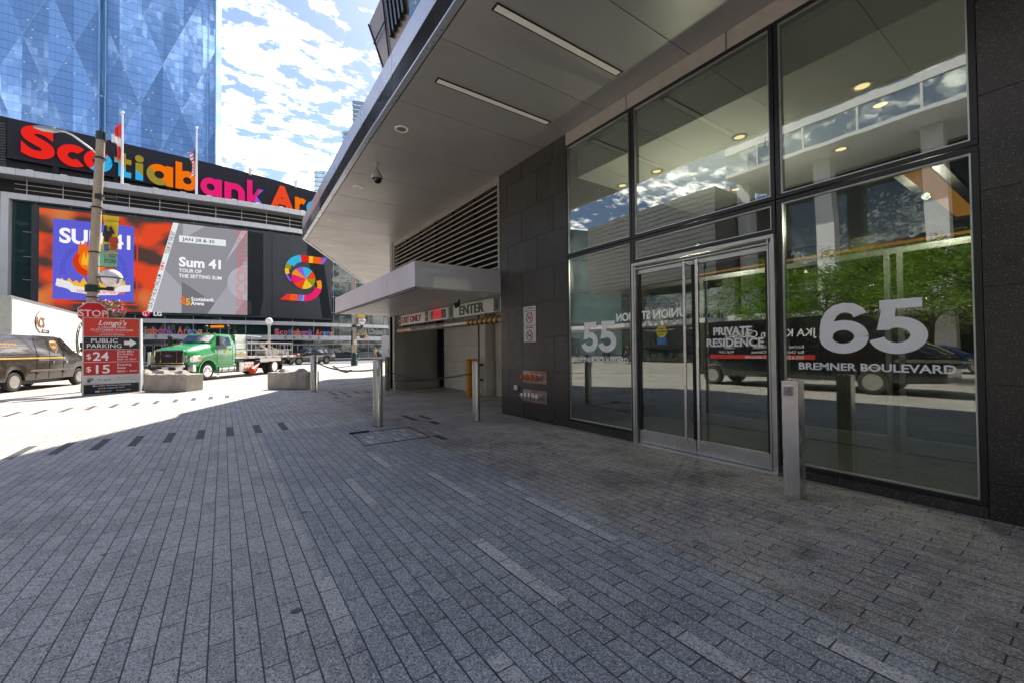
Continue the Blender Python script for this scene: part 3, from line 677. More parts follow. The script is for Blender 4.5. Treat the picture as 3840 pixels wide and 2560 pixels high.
# signs over the garage bay, each box facing the street
M_SIGN = P('sign_white', (.72, .70, .66), .4, .1, var=.05, dirt=.15); M_RED = P('sign_red', (.50, .03, .025), .5); M_GREEN = P('sign_green', (.02, .13, .07), .5); M_SGREY = P('sign_dark', (.05, .05, .05), .5)
R_, U_ = (0, -1, 0), (0, 0, 1)
def signbox(y0, y1, lab, name='garage_sign'):
    t = thing(name, lab, 'sign', (5.2, (y0 + y1) / 2, 2.42)); hw = (y1 - y0) / 2
    MB().box(0, .12, -hw, hw, -.17, .17).build('sign_box', [M_SIGN], t, bevel=.006); return t, hw
def noentry(t, y, r=.075):
    m = MB().box(-.006, .002, y - .105, y + .105, -.15, .15, 0); m.cyl((-.012, y, 0), (-.004, y, 0), r, n=24, m=1); m.box(-.016, -.011, y - .045, y + .045, -.012, .012, 2)
    m.build('no_entry_disc', [M_SGREY, M_RED, M_SIGN], t)
def arrow(t, y):
    m = MB().box(-.006, .002, y - .13, y + .13, -.155, .155, 0); m.box(-.01, -.005, y - .01, y + .01, -.08, .10, 1)
    m.bar((-.008, y, -.09), (-.008, y + .06, -.01), .005, .02, 1, up=(1, 0, 0)); m.bar((-.008, y, -.09), (-.008, y - .06, -.01), .005, .02, 1, up=(1, 0, 0))
    m.build('arrow_plate', [P('arrow_plate', (.12, .14, .11), .5), M_GREEN], t)
t, hw = signbox(12.02, 14.72, 'illuminated white EXIT ONLY sign with a red no entry disc at each end'); noentry(t, hw - .16); noentry(t, -hw + .16)
MB().text('EXIT ONLY', .30, (-.012, .98, -.105), R_, U_, 0, .010, .008, sx=1.15).build('lettering', [M_RED], t)
t, hw = signbox(7.72, 10.64, 'long white ENTER sign with green letters and a down arrow plate at each end'); arrow(t, hw - .17); arrow(t, -hw + .4)
MB().text('ENTER', .34, (-.012, .80, -.12), R_, U_, 0, .010, .008, sx=1.25).build('lettering', [M_GREEN], t)
t, hw = signbox(10.70, 11.96, 'digital clock sign with red time and date digits between the two garage signs', 'clock_sign')
MB().box(-.008, .0, -hw + .1, hw - .1, -.125, .125).build('display', [P('clock_black', (.03, .005, .005), .3)], t)
MB().text('10:34:58', .15, (-.014, .33, .02), R_, U_, 0, .012, .001, sx=1.1).text('JUL/4/24', .15, (-.014, .33, -.11), R_, U_, 0, .012, .001, sx=1.1).build('digits', [EM('red_led', (255, 52, 60), .95)], t)
# clearance bar
def stripes():
    m, nt, out = newmat('clearance_bar'); b = nt.nodes.new('ShaderNodeBsdfPrincipled'); nt.links.new(b.outputs[0], out.inputs[0])
    co = coords(nt); s = nt.nodes.new('ShaderNodeSeparateXYZ'); nt.links.new(co, s.inputs[0])
    ph = mth(nt, 'MODULO', mth(nt, 'ADD', mth(nt, 'MULTIPLY_ADD', s.outputs[2], .5, s.outputs[1]), 20), .22)
    st = mth(nt, 'GREATER_THAN', ph, .11)
    y = s.outputs[1]; end = mth(nt, 'ADD', mth(nt, 'LESS_THAN', y, -1.75), mth(nt, 'MULTIPLY', mth(nt, 'GREATER_THAN', y, 2.35), mth(nt, 'LESS_THAN', y, 3.25)))
    c = mixc(nt, st, (.012, .012, .012), (.62, .34, .02)); nt.links.new(mixc(nt, end, (.46, .42, .38), c), b.inputs['Base Color'])
    nt.links.new(mth(nt, 'MULTIPLY_ADD', end, -.7, .75), b.inputs['Metallic']); b.inputs['Roughness'].default_value = .35; return m
t = thing('clearance_bar', 'hanging steel clearance bar with yellow and black striped ends reading maximum clearance', 'clearance bar', (5.18, 11.2, 2.07))
MB().lathe([(0, -3.42), (.06, -3.40), (.083, -3.34), (.085, -3.3), (.085, 3.3), (.083, 3.34), (.06, 3.42), (0, 3.45)], n=20, axis=(0, 1, 0)).build('bar', [stripes()], t, smooth=50)
h = MB()
for y in (-2.6, -.9, 1.1, 2.9):
    for d in (-.05, .05): h.cyl((0, y + d, .05), (.02, y + d * .4, .19), .008, n=6)
h.build('hanger', [M_STEELD], t)
MB().text('MAXIMUM CLEARANCE  6-10  -  2.10 METRES', .13, (-.089, 2.05, -.045), R_, U_, 0, .004, .001, sx=.98).build('lettering', [P('bar_text', (.12, .09, .09), .6)], t)
t = thing('floodlight', 'small black twin floodlight clamped in front of the ENTER sign', 'light fitting', (4.75, 9.1, 2.60))
MB().box(-.012, .012, -.012, .012, -.10, 0).box(-.012, .012, .05, .07, -.08, 0).cyl((-.03, -.05, -.12), (-.12, .02, -.17), .04, .055, 14).cyl((0, .06, -.08), (-.09, .10, -.13), .035, .045, 14).build('lamp_head', [M_BLACK], t, smooth=40)
# standing pipes and notices on the granite
M_NOTICE = P('notice_white', (.62, .61, .60), .4, var=.03); M_PLATE = P('fire_plate', (.36, .27, .22), .35, .75, var=.1, vs=4)
def notice(z0, z1, head, lab):
    t = thing('wall_notice', lab, 'sign', (FX - .006, 6.66, (z0 + z1) / 2)); h = (z1 - z0) / 2
    MB().box(-.003, .004, -.2, .2, -h + .002, h - .002).build('sheet', [M_NOTICE], t)
    m = MB(); z = h - .055
    for k, line in enumerate(head): m.text(line, .042 if k == 0 or len(line) < 12 else .030, (-.005, 0, z), R_, U_, 0, .006, .001, align='CENTER'); z -= .045
    cz = -h * .22
    m.box(-.005, -.003, -.045, .05, cz - .012, cz + .012); m.tube([(-.004, -.03, cz + .02), (-.004, -.045, cz + .045), (-.004, -.02, cz + .07)], .004, 6)
    m.text('9', .02, (-.005, -.1, -h + .03), R_, U_, 0, 0, .001); m.build('lettering', [M_BLACK], t)
    m = MB(); n = 40; pts = [(-.006, .098 * cos(2 * pi * k / n), cz + .098 * sin(2 * pi * k / n)) for k in range(n + 1)]
    m.tube(pts, .009, 6); m.bar((-.006, .07, cz + .07), (-.006, -.07, cz - .07), .006, .018, up=(1, 0, 0)); m.build('prohibition_ring', [M_RED], t, smooth=50)
notice(1.86, 2.24, ['NO SMOKING', 'Within 9 metres of Building', 'Entrance or Exit'], 'white NO SMOKING notice with red ring, the upper sheet on the granite wall')
notice(1.53, 1.855, ['NO VAPING'], 'white NO VAPING notice with red ring, the lower sheet on the granite wall')
def standpipe(z, n, cap, title, lab, red):
    t = thing('fire_connection', lab, 'fire hose connection', (FX - .004, 6.52, z))
    MB().box(-.006, .004, -.38, .38, -.125, .115).build('plate', [M_PLATE], t, bevel=.002)
    m = MB().text(title, .05, (-.009, .12, .065), R_, U_, 0, .003, .001)
    if red: m.text('COMBINED FD AND AUTOSPR  STANDPIPE', .03, (-.009, .34, -.10), R_, U_, 0, .002, .001)
    m.build('lettering', [M_RED], t)
    for k in range(n):
        y = .30 - k * (.60 / n)
        c_ = MB().lathe([(.062, 0), (.062, -.01), (.045, -.015), (.045, -.05), (.052, -.055), (.052, -.075)], (0, y, -.01), 18, axis=(1, 0, 0)).build('hose_coupling', [M_ALU], t, smooth=40)
        m = MB().lathe([(.052, -.073), (.056, -.078), (.056, -.10), (.04, -.108), (.012, -.11), (0, -.125)], (0, y, -.01), 18, axis=(1, 0, 0))
        m.box(-.12, -.085, y + .05, y + .075, -.02, 0); m.box(-.12, -.085, y - .075, y - .05, -.02, 0); m.build('cap', [cap], c_, smooth=40)
standpipe(.85, 4, P('cap_red', (.62, .09, .05), .4), 'AUTO SPR STANDPIPE', 'row of four red capped hose connections on a steel plate', True)
standpipe(.47, 5, M_ALU, 'PUMP TEST', 'row of five steel capped hose connections lettered pump test, below the red capped row', False)
tag(MB().box(-.05, 0, -.055, .055, -.05, .05).build('outlet_cover', [M_ALU], bevel=.006), 'small square metal outlet cover on the granite wall left of the hose connections', 'outlet cover').location = (FX, 7.12, .60)
# door operator post
t = thing('door_opener_post', 'square brushed steel post with a wheelchair push plate beside the glass door', 'push button post', (4.40, 1.73, 0))
MB().box(-.07, .07, -.068, .068, 0, 1.08).build('post', [M_SS], t, bevel=.004)
MB().box(-.085, -.07, -.05, .055, .93, 1.045).build('push_plate', [M_SS], t, bevel=.003)
MB().box(-.0865, -.0845, -.040, .045, .945, 1.03).build('plate_face', [P('plate_face', (.40, .38, .36), .35, .6)], t)
m = MB().text('PUSH', .026, (-.088, .032, .972), R_, U_, 0, .004, .001).text('TO OPEN', .015, (-.088, .034, .953), R_, U_, 0, .003, .001)
m.tube([(-.088, .012 * cos(a * .5) , 1.005 + .012 * sin(a * .5)) for a in range(13)], .0017, 5); m.bar((-.088, .002, 1.022), (-.088, .002, 1.005), .003, .003); m.bar((-.088, .002, 1.006), (-.088, -.012, 1.006), .003, .003); m.bar((-.088, -.012, 1.006), (-.088, -.016, .995), .003, .003)
m.build('lettering', [P('plate_blue', (.03, .06, .2), .5)], t)
MB().box(.071, .076, -.03, .03, .02, .9).cyl((.07, .045, .05), (.078, .045, .05), .008, n=10).build('access_strip', [M_SS], t)

t = thing('reception_desk', 'dark wood reception desk with a pale stone top inside the lobby', 'desk', (11.6, 1.2, 0))
MB().box(-.35, .35, -1.3, 1.3, 0, 1.05).build('desk_body', [M_BROWN], t, bevel=.01); MB().box(-.42, .42, -1.36, 1.36, 1.052, 1.10).build('desk_top', [M_WHITE], t, bevel=.006); MB().box(-.05, .0, .2, .7, 1.2, 1.5).box(-.06, .02, .42, .48, 1.1, 1.2).build('monitor', [M_BLACK], t)
for k, (x, y, lab) in enumerate(((9.8, 3.6, 'grey lobby armchair nearer the glass doors'), (9.8, 4.7, 'grey lobby armchair against the lobby end wall'))):
    t = thing('armchair', lab, 'armchair', (x, y, 0), 0, 'lobby armchairs'); M_FAB = P('chair_fabric', (.16, .15, .14), .9)
    MB().box(-.35, .35, -.35, .35, .18, .44).build('seat', [M_FAB], t, bevel=.03); MB().box(.25, .40, -.35, .35, .44, .85).build('backrest', [M_FAB], t, bevel=.03)
    for q in (-.40, .35): MB().box(-.35, .38, q, q + .06, .18, .60).build('armrest', [M_FAB], t, bevel=.02)
    for q in ((-.3, -.3), (-.3, .3), (.3, -.3), (.3, .3)): MB().cyl((*q, 0), (*q, .18), .02, n=8).build('leg', [M_BLACK], t)
# ------------------------------------------------------------------ arena
PA = [(-30.0, 75.4), (-24.91, 75.0), (-23.09, 74.85), (-21.21, 74.7), (-19.25, 74.55), (-17.21, 74.39), (-15.09, 74.22), (-12.88, 74.05), (-10.57, 73.87), (-8.16, 73.68), (-5.64, 73.48), (-3.0, 73.27), (-0.24, 73.05), (2.66, 72.83), (5.72, 72.74), (8.97, 72.85), (12.47, 73.2), (16.27, 73.8), (20.45, 74.69), (25.11, 75.95), (30.38, 77.64), (36.31, 79.56), (60, 87.3)]
def arc(path):
    S = [0]
    for a, b in zip(path[:-1], path[1:]): S.append(S[-1] + math.hypot(b[0] - a[0], b[1] - a[1]))
    return S
class Path:
    def __init__(s, pts, s0=0): s.p = pts; s.S = [v + s0 for v in arc(pts)]
    def at(s, d, off=0, z=0):
        i = 0
        while i < len(s.p) - 2 and s.S[i + 1] < d: i += 1
        f = (d - s.S[i]) / (s.S[i + 1] - s.S[i]); a, b = s.p[i], s.p[i + 1]
        tx, ty = (b[0] - a[0]) / (s.S[i + 1] - s.S[i]), (b[1] - a[1]) / (s.S[i + 1] - s.S[i])
        return (a[0] + (b[0] - a[0]) * f + ty * off, a[1] + (b[1] - a[1]) * f - tx * off, z)   # off > 0: towards the street
    def dir(s, d):
        a, b = s.at(d - .5), s.at(d + .5); return Vector((b[0] - a[0], b[1] - a[1], 0)).normalized()
A = Path(PA, -math.hypot(5.09, .4))
def wall(mb, P_, s0, s1, z0, z1, off0, off1, m=0, step=2.2):
    n = max(1, int(math.ceil((s1 - s0) / step)))
    secs = []
    for k in range(n + 1):
        d = s0 + (s1 - s0) * k / n
        secs.append([P_.at(d, off0, z0), P_.at(d, off1, z0), P_.at(d, off1, z1), P_.at(d, off0, z1)])
    return mb.loft(secs, m)
M_AW = P('arena_white', (.46, .46, .48), .4, .2, var=.06, vs=.5, dirt=.12); M_ADARK = P('arena_dark_cladding', (.020, .020, .024), .7, 0, spec=.15, var=.1, vs=.4)
M_AGL = GLASS('arena_glass', ior=1.42, dark=(.010, .028, .030), wavy=.12, wscale=.35); M_AGL2 = GLASS('arena_lobby_glass', ior=1.35, dark=(.012, .018, .024), wavy=.08, wscale=.4)
M_MUL = P('mullion', (.30, .31, .31), .4, .5)
ar = thing('arena', 'big dark clad and glass sports arena with white bands, video wall and giant lettered fascia', 'arena', (0, 0, 0))
w = MB(); wall(w, A, -4, 75, -.3, 3.08, -9, -.5, 0); wall(w, A, -4, 75, 3.0, 23, -9, -.3, 0)
w.build('core', [M_ADARK], ar)
w = MB(); wall(w, A, 5, 75, -.15, .12, -.5, .1); wall(w, A, 3, 75, 3.08, 3.78, -.4, .5, 0); wall(w, A, 3, 75, 5.28, 5.84, -.4, .4, 0)
wall(w, A, -4, 75, 22.2, 22.95, -4, 1.9, 0, 1.4)
wall(w, A, 3.5, 75, 19.7, 20.4, -.2, .6); 
wall(w, A, 3.4, 4.05, 5.84, 20.38, -.2, .62)
sdist = 3.5
while sdist < 60:
    for z0, z1, o in ((3.06, 3.80, .503), (22.18, 22.97, 1.903)):
        a = A.at(sdist, o, z0); b = A.at(sdist, o, z1); w.bar(a, b, .04, .02, 1)
    if int(sdist / 1.55) % 2 == 0:
        w.bar(A.at(sdist, .403, 5.27), A.at(sdist, .403, 5.85), .04, .02, 1); w.bar(A.at(sdist, .603, 19.68), A.at(sdist, .603, 20.42), .04, .02, 1)
    sdist += 1.55
w.build('white_band', [M_AW, P('band_joint', (.13, .13, .14), .8)], ar)
w = MB(); wall(w, A, 5, 75, .12, 3.08, -.35, -.25, 0, 3.1); w.build('lobby_glazing', [M_AGL2], ar)
w = MB(); wall(w, A, 4, 75, 3.78, 5.28, -.35, -.2, 0, 3.1); wall(w, A, 4, 75, 5.84, 19.7, -.35, -.2, 0, 3.1); wall(w, A, 4, 75, 20.4, 22.2, -.5, -.4, 0, 3.1); w.build('glazing', [M_AGL], ar)
w = MB(); sdist = 6.0
while sdist < 62:
    w.bar(A.at(sdist, -.22, .1), A.at(sdist, -.22, 3.08), .09, .08); w.bar(A.at(sdist, -.17, 3.78), A.at(sdist, -.17, 5.28), .09, .08); w.bar(A.at(sdist, -.17, 5.84), A.at(sdist, -.17, 19.7), .07, .06)
    sdist += 3.1
for z in (2.42, 7.6, 10.2, 13, 16): 
    wall(w, A, 5, 62, z, z + .06, -.24, -.14)
w.build('mullions', [M_MUL], ar)
rl = MB(); 
for z in (20.9, 21.5): wall(rl, A, 4.5, 60, z, z + .05, .5, .55)
sdist = 5.5
while sdist < 60: rl.bar(A.at(sdist, .52, 20.4), A.at(sdist, .52, 22.2), .07, .05); sdist += 3.1
rl.build('balcony_rail', [P('rail_metal', (.50, .46, .40), .4, .4)], ar)
dr = MB()
for s0 in (15.5, 17.3, 19.1, 32.0, 33.8, 35.6, 37.4):
    for k in (0, .85): 
        for q in (0, .78): dr.bar(A.at(s0 + k + q, -.12, .05), A.at(s0 + k + q, -.12, 2.35), .07, .05)
        dr.bar(A.at(s0 + k, -.12, 2.3), A.at(s0 + k + .8, -.12, 2.3), .07, .07)
dr.build('door_frames', [P('door_metal', (.34, .34, .35), .4, .5)], ar)
# small spotlights on the ledge
for k in range(13):
    d = 6 + k * 2.9
    p = A.at(d, 1.3, 22.95); m = MB().box(-.05, .05, -.05, .05, 0, .12).box(-.28, .28, -.12, .12, .12, .24)
    o = m.build('ledge_light', [M_ALU], ar); o.location = p
# fascia board and parapet, on its own line set back from the ledge
PB = [(-40, 80.8), (-23.90, 81.68), (-13.96, 82.41), (-1.04, 83.79), (6.26, 85.25), (14.96, 87.99), (22.78, 90.95), (45, 101)]
B_ = Path(PB, -math.hypot(16.1, .88))
w = MB(); wall(w, B_, -16, 70, 22, 32.3, -12, -.35, 0, 3); w.build('upper_cladding', [M_ADARK], ar)
w = MB()
for k in range(24): wall(w, B_, -6, .5, 22.9 + k * .36, 23.1 + k * .36, -.36, -.2, 0, 3)
w.build('cladding_ribs', [P('rib_metal', (.05, .05, .055), .5, .3)], ar)
w = MB(); wall(w, B_, .7, 60, 26.75, 31.9, -.3, .35, 0, 2.5); w.build('sign_board', [P('board_metal', (.022, .023, .032), .7, 0, spec=.1, var=.04, vs=.3)], ar)
w = MB()
for d in (10.5, 19.5, 27.5, 35.0): wall(w, B_, d, d + .45, 31.7, 32.9, .35, .6, 0, 2)
w.build('board_bracket', [M_AW], ar)
for d in (-1, 5, 11, 17, 24, 31): 
    p = B_.at(d, 0, 23.0); q = B_.at(d, 0, 26.8); MB().bar(p, q, .5, .5).build('column', [M_ADARK], ar)
# giant letters
bs = thing('arena_name_sign', 'giant multicoloured Scotiabank Arena letters on the dark fascia of the arena', 'sign', B_.at(18, .35, 29))
RED, CYN, OLV, ORG, MAG, PUR, RO = (238, 42, 36), (52, 178, 235), (158, 140, 56), (247, 120, 18), (233, 38, 122), (148, 92, 214), (238, 78, 42)
def two(name, c1, c2, a, b, d):
    """lit plastic, two colours split along a slanting line a*x + b*z > d in the letter's own plane"""
    m, nt, out = newmat(name); e = nt.nodes.new('ShaderNodeEmission'); nt.links.new(e.outputs[0], out.inputs[0]); e.inputs[1].default_value = .92 / GAIN
    s = nt.nodes.new('ShaderNodeSeparateXYZ'); nt.links.new(coords(nt), s.inputs[0])
    f = mth(nt, 'GREATER_THAN', mth(nt, 'ADD', mth(nt, 'MULTIPLY', s.outputs[0], a), mth(nt, 'MULTIPLY', s.outputs[2], b)), d)
    nt.links.new(mixc(nt, f, lin(c1), lin(c2)), e.inputs[0]); return m
LET = [('S', 1.93, 4.96, 27.33, 31.6, RED, None), ('c', 5.19, 7.75, 27.1, 30.1, RED, None), ('o', 7.75, 10.63, 27.05, 30.0, RED, (CYN, 1, -.75, .15)), ('t', 10.82, 12.64, 27.0, 30.45, OLV, (CYN, -1, -.9, .25)), ('i', 13.04, 14.01, 26.95, 30.6, OLV, (CYN, -1, -1.2, .95)),
       ('a', 14.34, 17.43, 26.8, 29.9, OLV, (ORG, 1, .9, -.35)), ('b', 17.72, 20.5, 26.8, 30.95, ORG, (MAG, 1, -.05, 1.05)), ('a', 20.84, 23.67, 26.6, 29.5, MAG, None), ('n', 23.97, 26.88, 26.6, 29.5, MAG, None), ('k', 27.25, 29.76, 26.6, 30.7, MAG, (PUR, 1, -.35, .35)),
       ('A', 30.65, 34.96, 26.6, 31.2, RO, None), ('r', 35.08, 37.0, 26.9, 29.9, ORG, None), ('e', 37.2, 40.0, 26.9, 30.0, CYN, None), ('n', 40.3, 43, 26.9, 30, MAG, None), ('a', 43.3, 46, 26.9, 30, PUR, None)]
for i, (ch, s0, s1, z0, z1, col, sp2) in enumerate(LET):
    vs, fs = glyph_mesh(ch)
    x0, x1 = min(v[0] for v in vs), max(v[0] for v in vs); y0, y1 = min(v[1] for v in vs), max(v[1] for v in vs)
    dl = (z1 - z0); z0 += .0; c = (s0 + s1) / 2; T = B_.dir(c); O_ = Vector(B_.at(c, .5, (z0 + z1) / 2)) - Vector(bs.location)
    m = MB().add([((v[0] - (x0 + x1) / 2) / (x1 - x0) * (s1 - s0), -v[2] * 2.5, (v[1] - (y0 + y1) / 2) / (y1 - y0) * dl) for v in vs], fs)
    mt = EM('lit_%d_%d_%d' % col, col, .92) if not sp2 else two('lit_pair_%s' % ch + str(i), col, sp2[0], sp2[1], sp2[2], sp2[3])
    o = m.build('letter', [mt], bs); o.location = O_; o.rotation_euler.z = atan2(T.y, T.x); o['label'] = 'letter %s of the giant sign' % ch
# small sign letters above the doors
def smallsign(s0, s1, lab):
    t = thing('entrance_name_sign', lab, 'sign', A.at((s0 + s1) / 2, .35, 3.8))
    word = 'Scotiabank Arena'; cols = [(205, 96, 110), (190, 90, 110), (176, 92, 110), (70, 120, 180), (140, 140, 100), (205, 110, 90), (220, 110, 90), (176, 88, 140), (180, 84, 140), (130, 100, 180), None, (214, 96, 90), (205, 100, 90), (100, 140, 200), (90, 130, 190), (215, 140, 90)]
    bounds = []
    n = len(word); tot = s1 - s0; pos = 0
    ws = {'i': .45, 't': .7, 'r': .7, ' ': .6, 'S': 1.15, 'A': 1.3}
    tw = sum(ws.get(c, 1) for c in word)
    for k, c in enumerate(word):
        wd = ws.get(c, 1) / tw * tot
        if c != ' ':
            vs, fs = glyph_mesh(c, .08)
            x0, x1 = min(v[0] for v in vs), max(v[0] for v in vs)
            d = s0 + pos + wd * .46; T = A.dir(d); P0 = Vector(A.at(d, .35, 3.82)) - Vector(t.location); N = T.cross(Vector((0, 0, 1)))
            m = MB().add([P0 + T * ((v[0] - (x0 + x1) / 2) / (x1 - x0) * wd * .88) + Vector((0, 0, v[1] * (.62 if c.islower() else 1.25))) + N * (v[2] * 2) for v in vs], fs)
            m.build('letter', [P('small_letter_%d' % k, lin(cols[k]), .5, var=.03)], t)
        pos += wd
smallsign(31.35, 39.95, 'small coloured Scotiabank Arena lettering above the right hand gate 6 doors, behind the black car')
smallsign(14.2, 22.6, 'small coloured Scotiabank Arena lettering above the left hand gate 6 doors, over the green truck')
def gate(s0, s1, z):
    m = MB(); n = 5
    for k, c in enumerate('GATE6'):
        d = s0 + (s1 - s0) * k / 4; T = A.dir(d); m.text(c, .52, A.at(d, .52, z), T, (0, 0, 1), 0, .02, .01, align='CENTER')
    m.build('gate_lettering', [M_BLACK], ar)
gate(32.8, 37.5, 3.26); gate(13.8, 18.9, 3.28)
# ------------------------------------------------------------------ video wall
vw = thing('video_wall', 'huge video screen on the arena showing a concert poster, a tour date panel and a round bank emblem', 'screen', A.at(20, .6, 12.8))
VL = Vector(vw.location)
def L(d, z, off=0): return Vector(A.at(d, .62 + off, z)) - VL
def scr(poly, mat, name, off=0, par=None, th=.03):
    """flat shape given as (s, z) corners on the screen plane"""
    m = MB(); n = len(poly); vs = [L(a, b, off) for a, b in poly] + [L(a, b, off - th) for a, b in poly]
    m.add(vs, [tuple(range(n)), tuple(range(n, 2 * n))[::-1]] + [(k, n + k, n + (k + 1) % n, (k + 1) % n) for k in range(n)])
    return m.build(name, [mat], par or vw)
def circ(cx, cz, r, a0=0, a1=360, n=28): return [(cx + r * cos(radians(a0 + (a1 - a0) * k / n)), cz + r * sin(radians(a0 + (a1 - a0) * k / n))) for k in range(n + (0 if a1 - a0 == 360 else 1))]
fr = MB(); wall(fr, A, 5.9, 39.6, 6.35, 19.3, -.1, .5, 0, 2)
cab = fr.build('screen_cabinet', [P('cabinet', (.02, .022, .03), .5)], vw); cab.location = -VL
def blur_mat():
    m, nt, out = newmat('poster_glow'); e = nt.nodes.new('ShaderNodeEmission'); nt.links.new(e.outputs[0], out.inputs[0]); e.inputs[1].default_value = .92 / GAIN
    c = coords(nt); n = noise(nt, mapping(nt, c, scale=(1, 1, 1.6)), .26, 1, .3); n2 = noise(nt, mapping(nt, c, loc=(9, 3, 5)), .2, 1, .3)
    a = mixc(nt, ramp(nt, n, .42, .56), lin((84, 64, 60)), lin((232, 78, 44))); nt.links.new(mixc(nt, ramp(nt, n2, .52, .66), a, lin((214, 132, 74))), e.inputs[0]); return m
left = scr([(6.6, 6.66), (16.6, 6.66), (19.3, 18.98), (6.6, 18.98)], blur_mat(), 'poster_screen', .02)
left['label'] = 'screen part glowing orange behind the blue poster'
E_ = lambda n, c, k=.95: EM(n, c, k)
def noisy(name, rgb, amt=.12):
    m, nt, out = newmat(name); e = nt.nodes.new('ShaderNodeEmission'); nt.links.new(e.outputs[0], out.inputs[0]); e.inputs[1].default_value = .95 / GAIN
    n = noise(nt, coords(nt), 14, 2); c = lin(rgb); nt.links.new(mixc(nt, ramp(nt, n, .35, .65), tuple(v * (1 - amt) for v in c), tuple(v * (1 + amt) for v in c)), e.inputs[0]); return m
pst = scr([(7.8, 7.95), (15.3, 7.95), (15.3, 17.85), (7.8, 17.85)], noisy('poster_blue', (96, 98, 214)), 'poster', .06, left)
ol = MB()
for a, b in (((8.2, 7.55), (15.65, 7.55)), ((15.65, 7.55), (15.65, 17.5)), ((15.3, 17.5), (15.7, 17.5))): ol.bar(L(*a, .05), L(*b, .05), .12, .12)
ol.build('poster_outline', [E_('outline_red', (240, 60, 44))], left)
# stand-in artwork: a flaming sun over a ribbon
def flame(cx, cz, w, h, n=9, seed=1):
    r = random.Random(seed); pts = []
    for k in range(n): pts += [(cx - w / 2 + w * k / n, cz + h * (.25 + .2 * r.random())), (cx - w / 2 + w * (k + .5) / n, cz + h * (.6 + .5 * r.random()))]
    return [(cx - w / 2, cz - h * .3)] + pts + [(cx + w / 2, cz - h * .3)]
def ng(poly, mat, name, off): return scr(poly, mat, name, off, left)
ng(flame(11.5, 9.75, 6.4, 1.0, 10, 3), E_('flame_yellow', (250, 186, 40)), 'flames', .09)
ng(circ(11.55, 12.7, 2.0), E_('ball_red', (214, 62, 24)), 'fireball', .10)
ng(flame(11.55, 14.0, 3.0, 1.4, 7, 5), E_('flame_orange', (244, 104, 24)), 'flames', .12)
ng(circ(11.45, 12.9, 1.35), E_('ball_orange', (246, 120, 30)), 'fireball', .14)
ng(flame(11.3, 12.7, 1.8, 1.2, 5, 8), E_('flame_yellow', (250, 186, 40)), 'flames', .16)
rb = [(8.1, 9.6), (9.2, 9.25), (9.5, 8.9), (11.6, 8.6), (13.7, 8.75), (14.0, 9.1), (15.0, 9.3), (15.0, 10.1), (13.9, 9.95), (13.6, 9.55), (11.6, 9.35), (9.7, 9.7), (9.4, 10.1), (8.2, 10.5)]
ng(rb, E_('ribbon', (236, 234, 240)), 'ribbon', .18)
mt_ = MB(); T0 = A.dir(11)
def txt(mb, s_, size, d, z, off, bold=.02, sx=1, m=0, rot=0, align='LEFT', shear=0):
    T = A.dir(d); U = Vector((0, 0, 1))
    if rot: T, U = T * cos(rot) + U * sin(rot), U * cos(rot) - T * sin(rot)
    mb.text(s_, size, L(d, z, off), T, U, m, bold, .01, sx, align, shear); return mb
mt_ = MB(); txt(mt_, 'SUM', 2.5, 8.35, 15.0, .1, .03, .9); txt(mt_, '41', 2.5, 13.2, 14.8, .1, .03, .85); mt_.build('poster_title', [E_('title_white', (248, 248, 252), 1)], left)
mt_ = MB(); txt(mt_, 'TOUR OF THE SETTING SUM', .50, 9.95, 8.85, .2, .02, .70); mt_.build('ribbon_lettering', [E_('tour_orange', (238, 110, 30))], left)
ch = MB()
for sgn in (-1, 1):
    for k in range(9):
        a = radians(150 - k * 10) if sgn < 0 else radians(30 + k * 10 - 60)
        a = radians(118 + k * 9) if sgn < 0 else radians(62 - k * 9)
        c_ = (11.55 + 2.9 * cos(a), 12.0 + 3.2 * sin(a) - .2); ch.tube([L(c_[0] + .2 * cos(t_), c_[1] + .16 * sin(t_), .08) for t_ in [j * pi / 4 for j in range(9)]], .035, 5)
ch.build('chain_motif', [E_('chain_blue', (72, 74, 180))], left)
# middle panel
mid = scr([(16.85, 6.66), (27.9, 6.66), (27.9, 18.98), (19.6, 18.98)], E_('panel_grey', (150, 148, 156)), 'tour_date_screen', .02)
mid['label'] = 'grey screen part announcing Sum 41 on JAN 28 and 30'
def mp(poly, rgb, off): return scr(poly, E_('panel_%d' % rgb[0], rgb), 'graphic', off, mid)
mp([(16.85, 6.66), (20.3, 6.66), (20.3, 10.2), (18.2, 12.9)], (172, 170, 178), .04)
mp([(20.3, 6.66), (26, 6.66), (20.3, 11)], (120, 118, 126), .05)
mp([(23.2, 6.66), (26.4, 6.66), (27.9, 9.5), (27.9, 15.2)], (168, 166, 175), .06)
mp([(25.2, 14), (27.9, 18.98), (27.2, 18.98)], (186, 184, 192), .07); mp([(20.4, 16.9), (22.9, 18.98), (20.4, 18.98)], (178, 176, 184), .05)
mp(circ(28.1, 11.3, 2.6, 95, 265) , (182, 180, 188), .065)
stp = MB(); stp.add([L(16.6, 6.66, .08), L(17.15, 6.66, .08), L(19.95, 18.98, .08), L(19.35, 18.98, .08)], [(0, 1, 2, 3)]); stp.build('slanted_strip', [E_('strip_white', (236, 242, 242))], mid)
ang = atan2(12.3, 2.75)
mt_ = MB(); txt(mt_, 'TOUR OF THE SETTING SUM', .62, 17.1, 6.9, .12, .005, .62, 0, ang); txt(mt_, 'TOUR OF THE SET', .62, 18.9, 14.6, .12, .005, .62, 0, ang); mt_.build('strip_lettering', [E_('strip_black', (40, 40, 46))], mid)
mt_ = MB(); txt(mt_, 'SUM 41', .62, 18.3, 12.3, .12, .012, .62, 0, ang); mt_.build('strip_lettering', [E_('strip_red', (226, 40, 48))], mid)
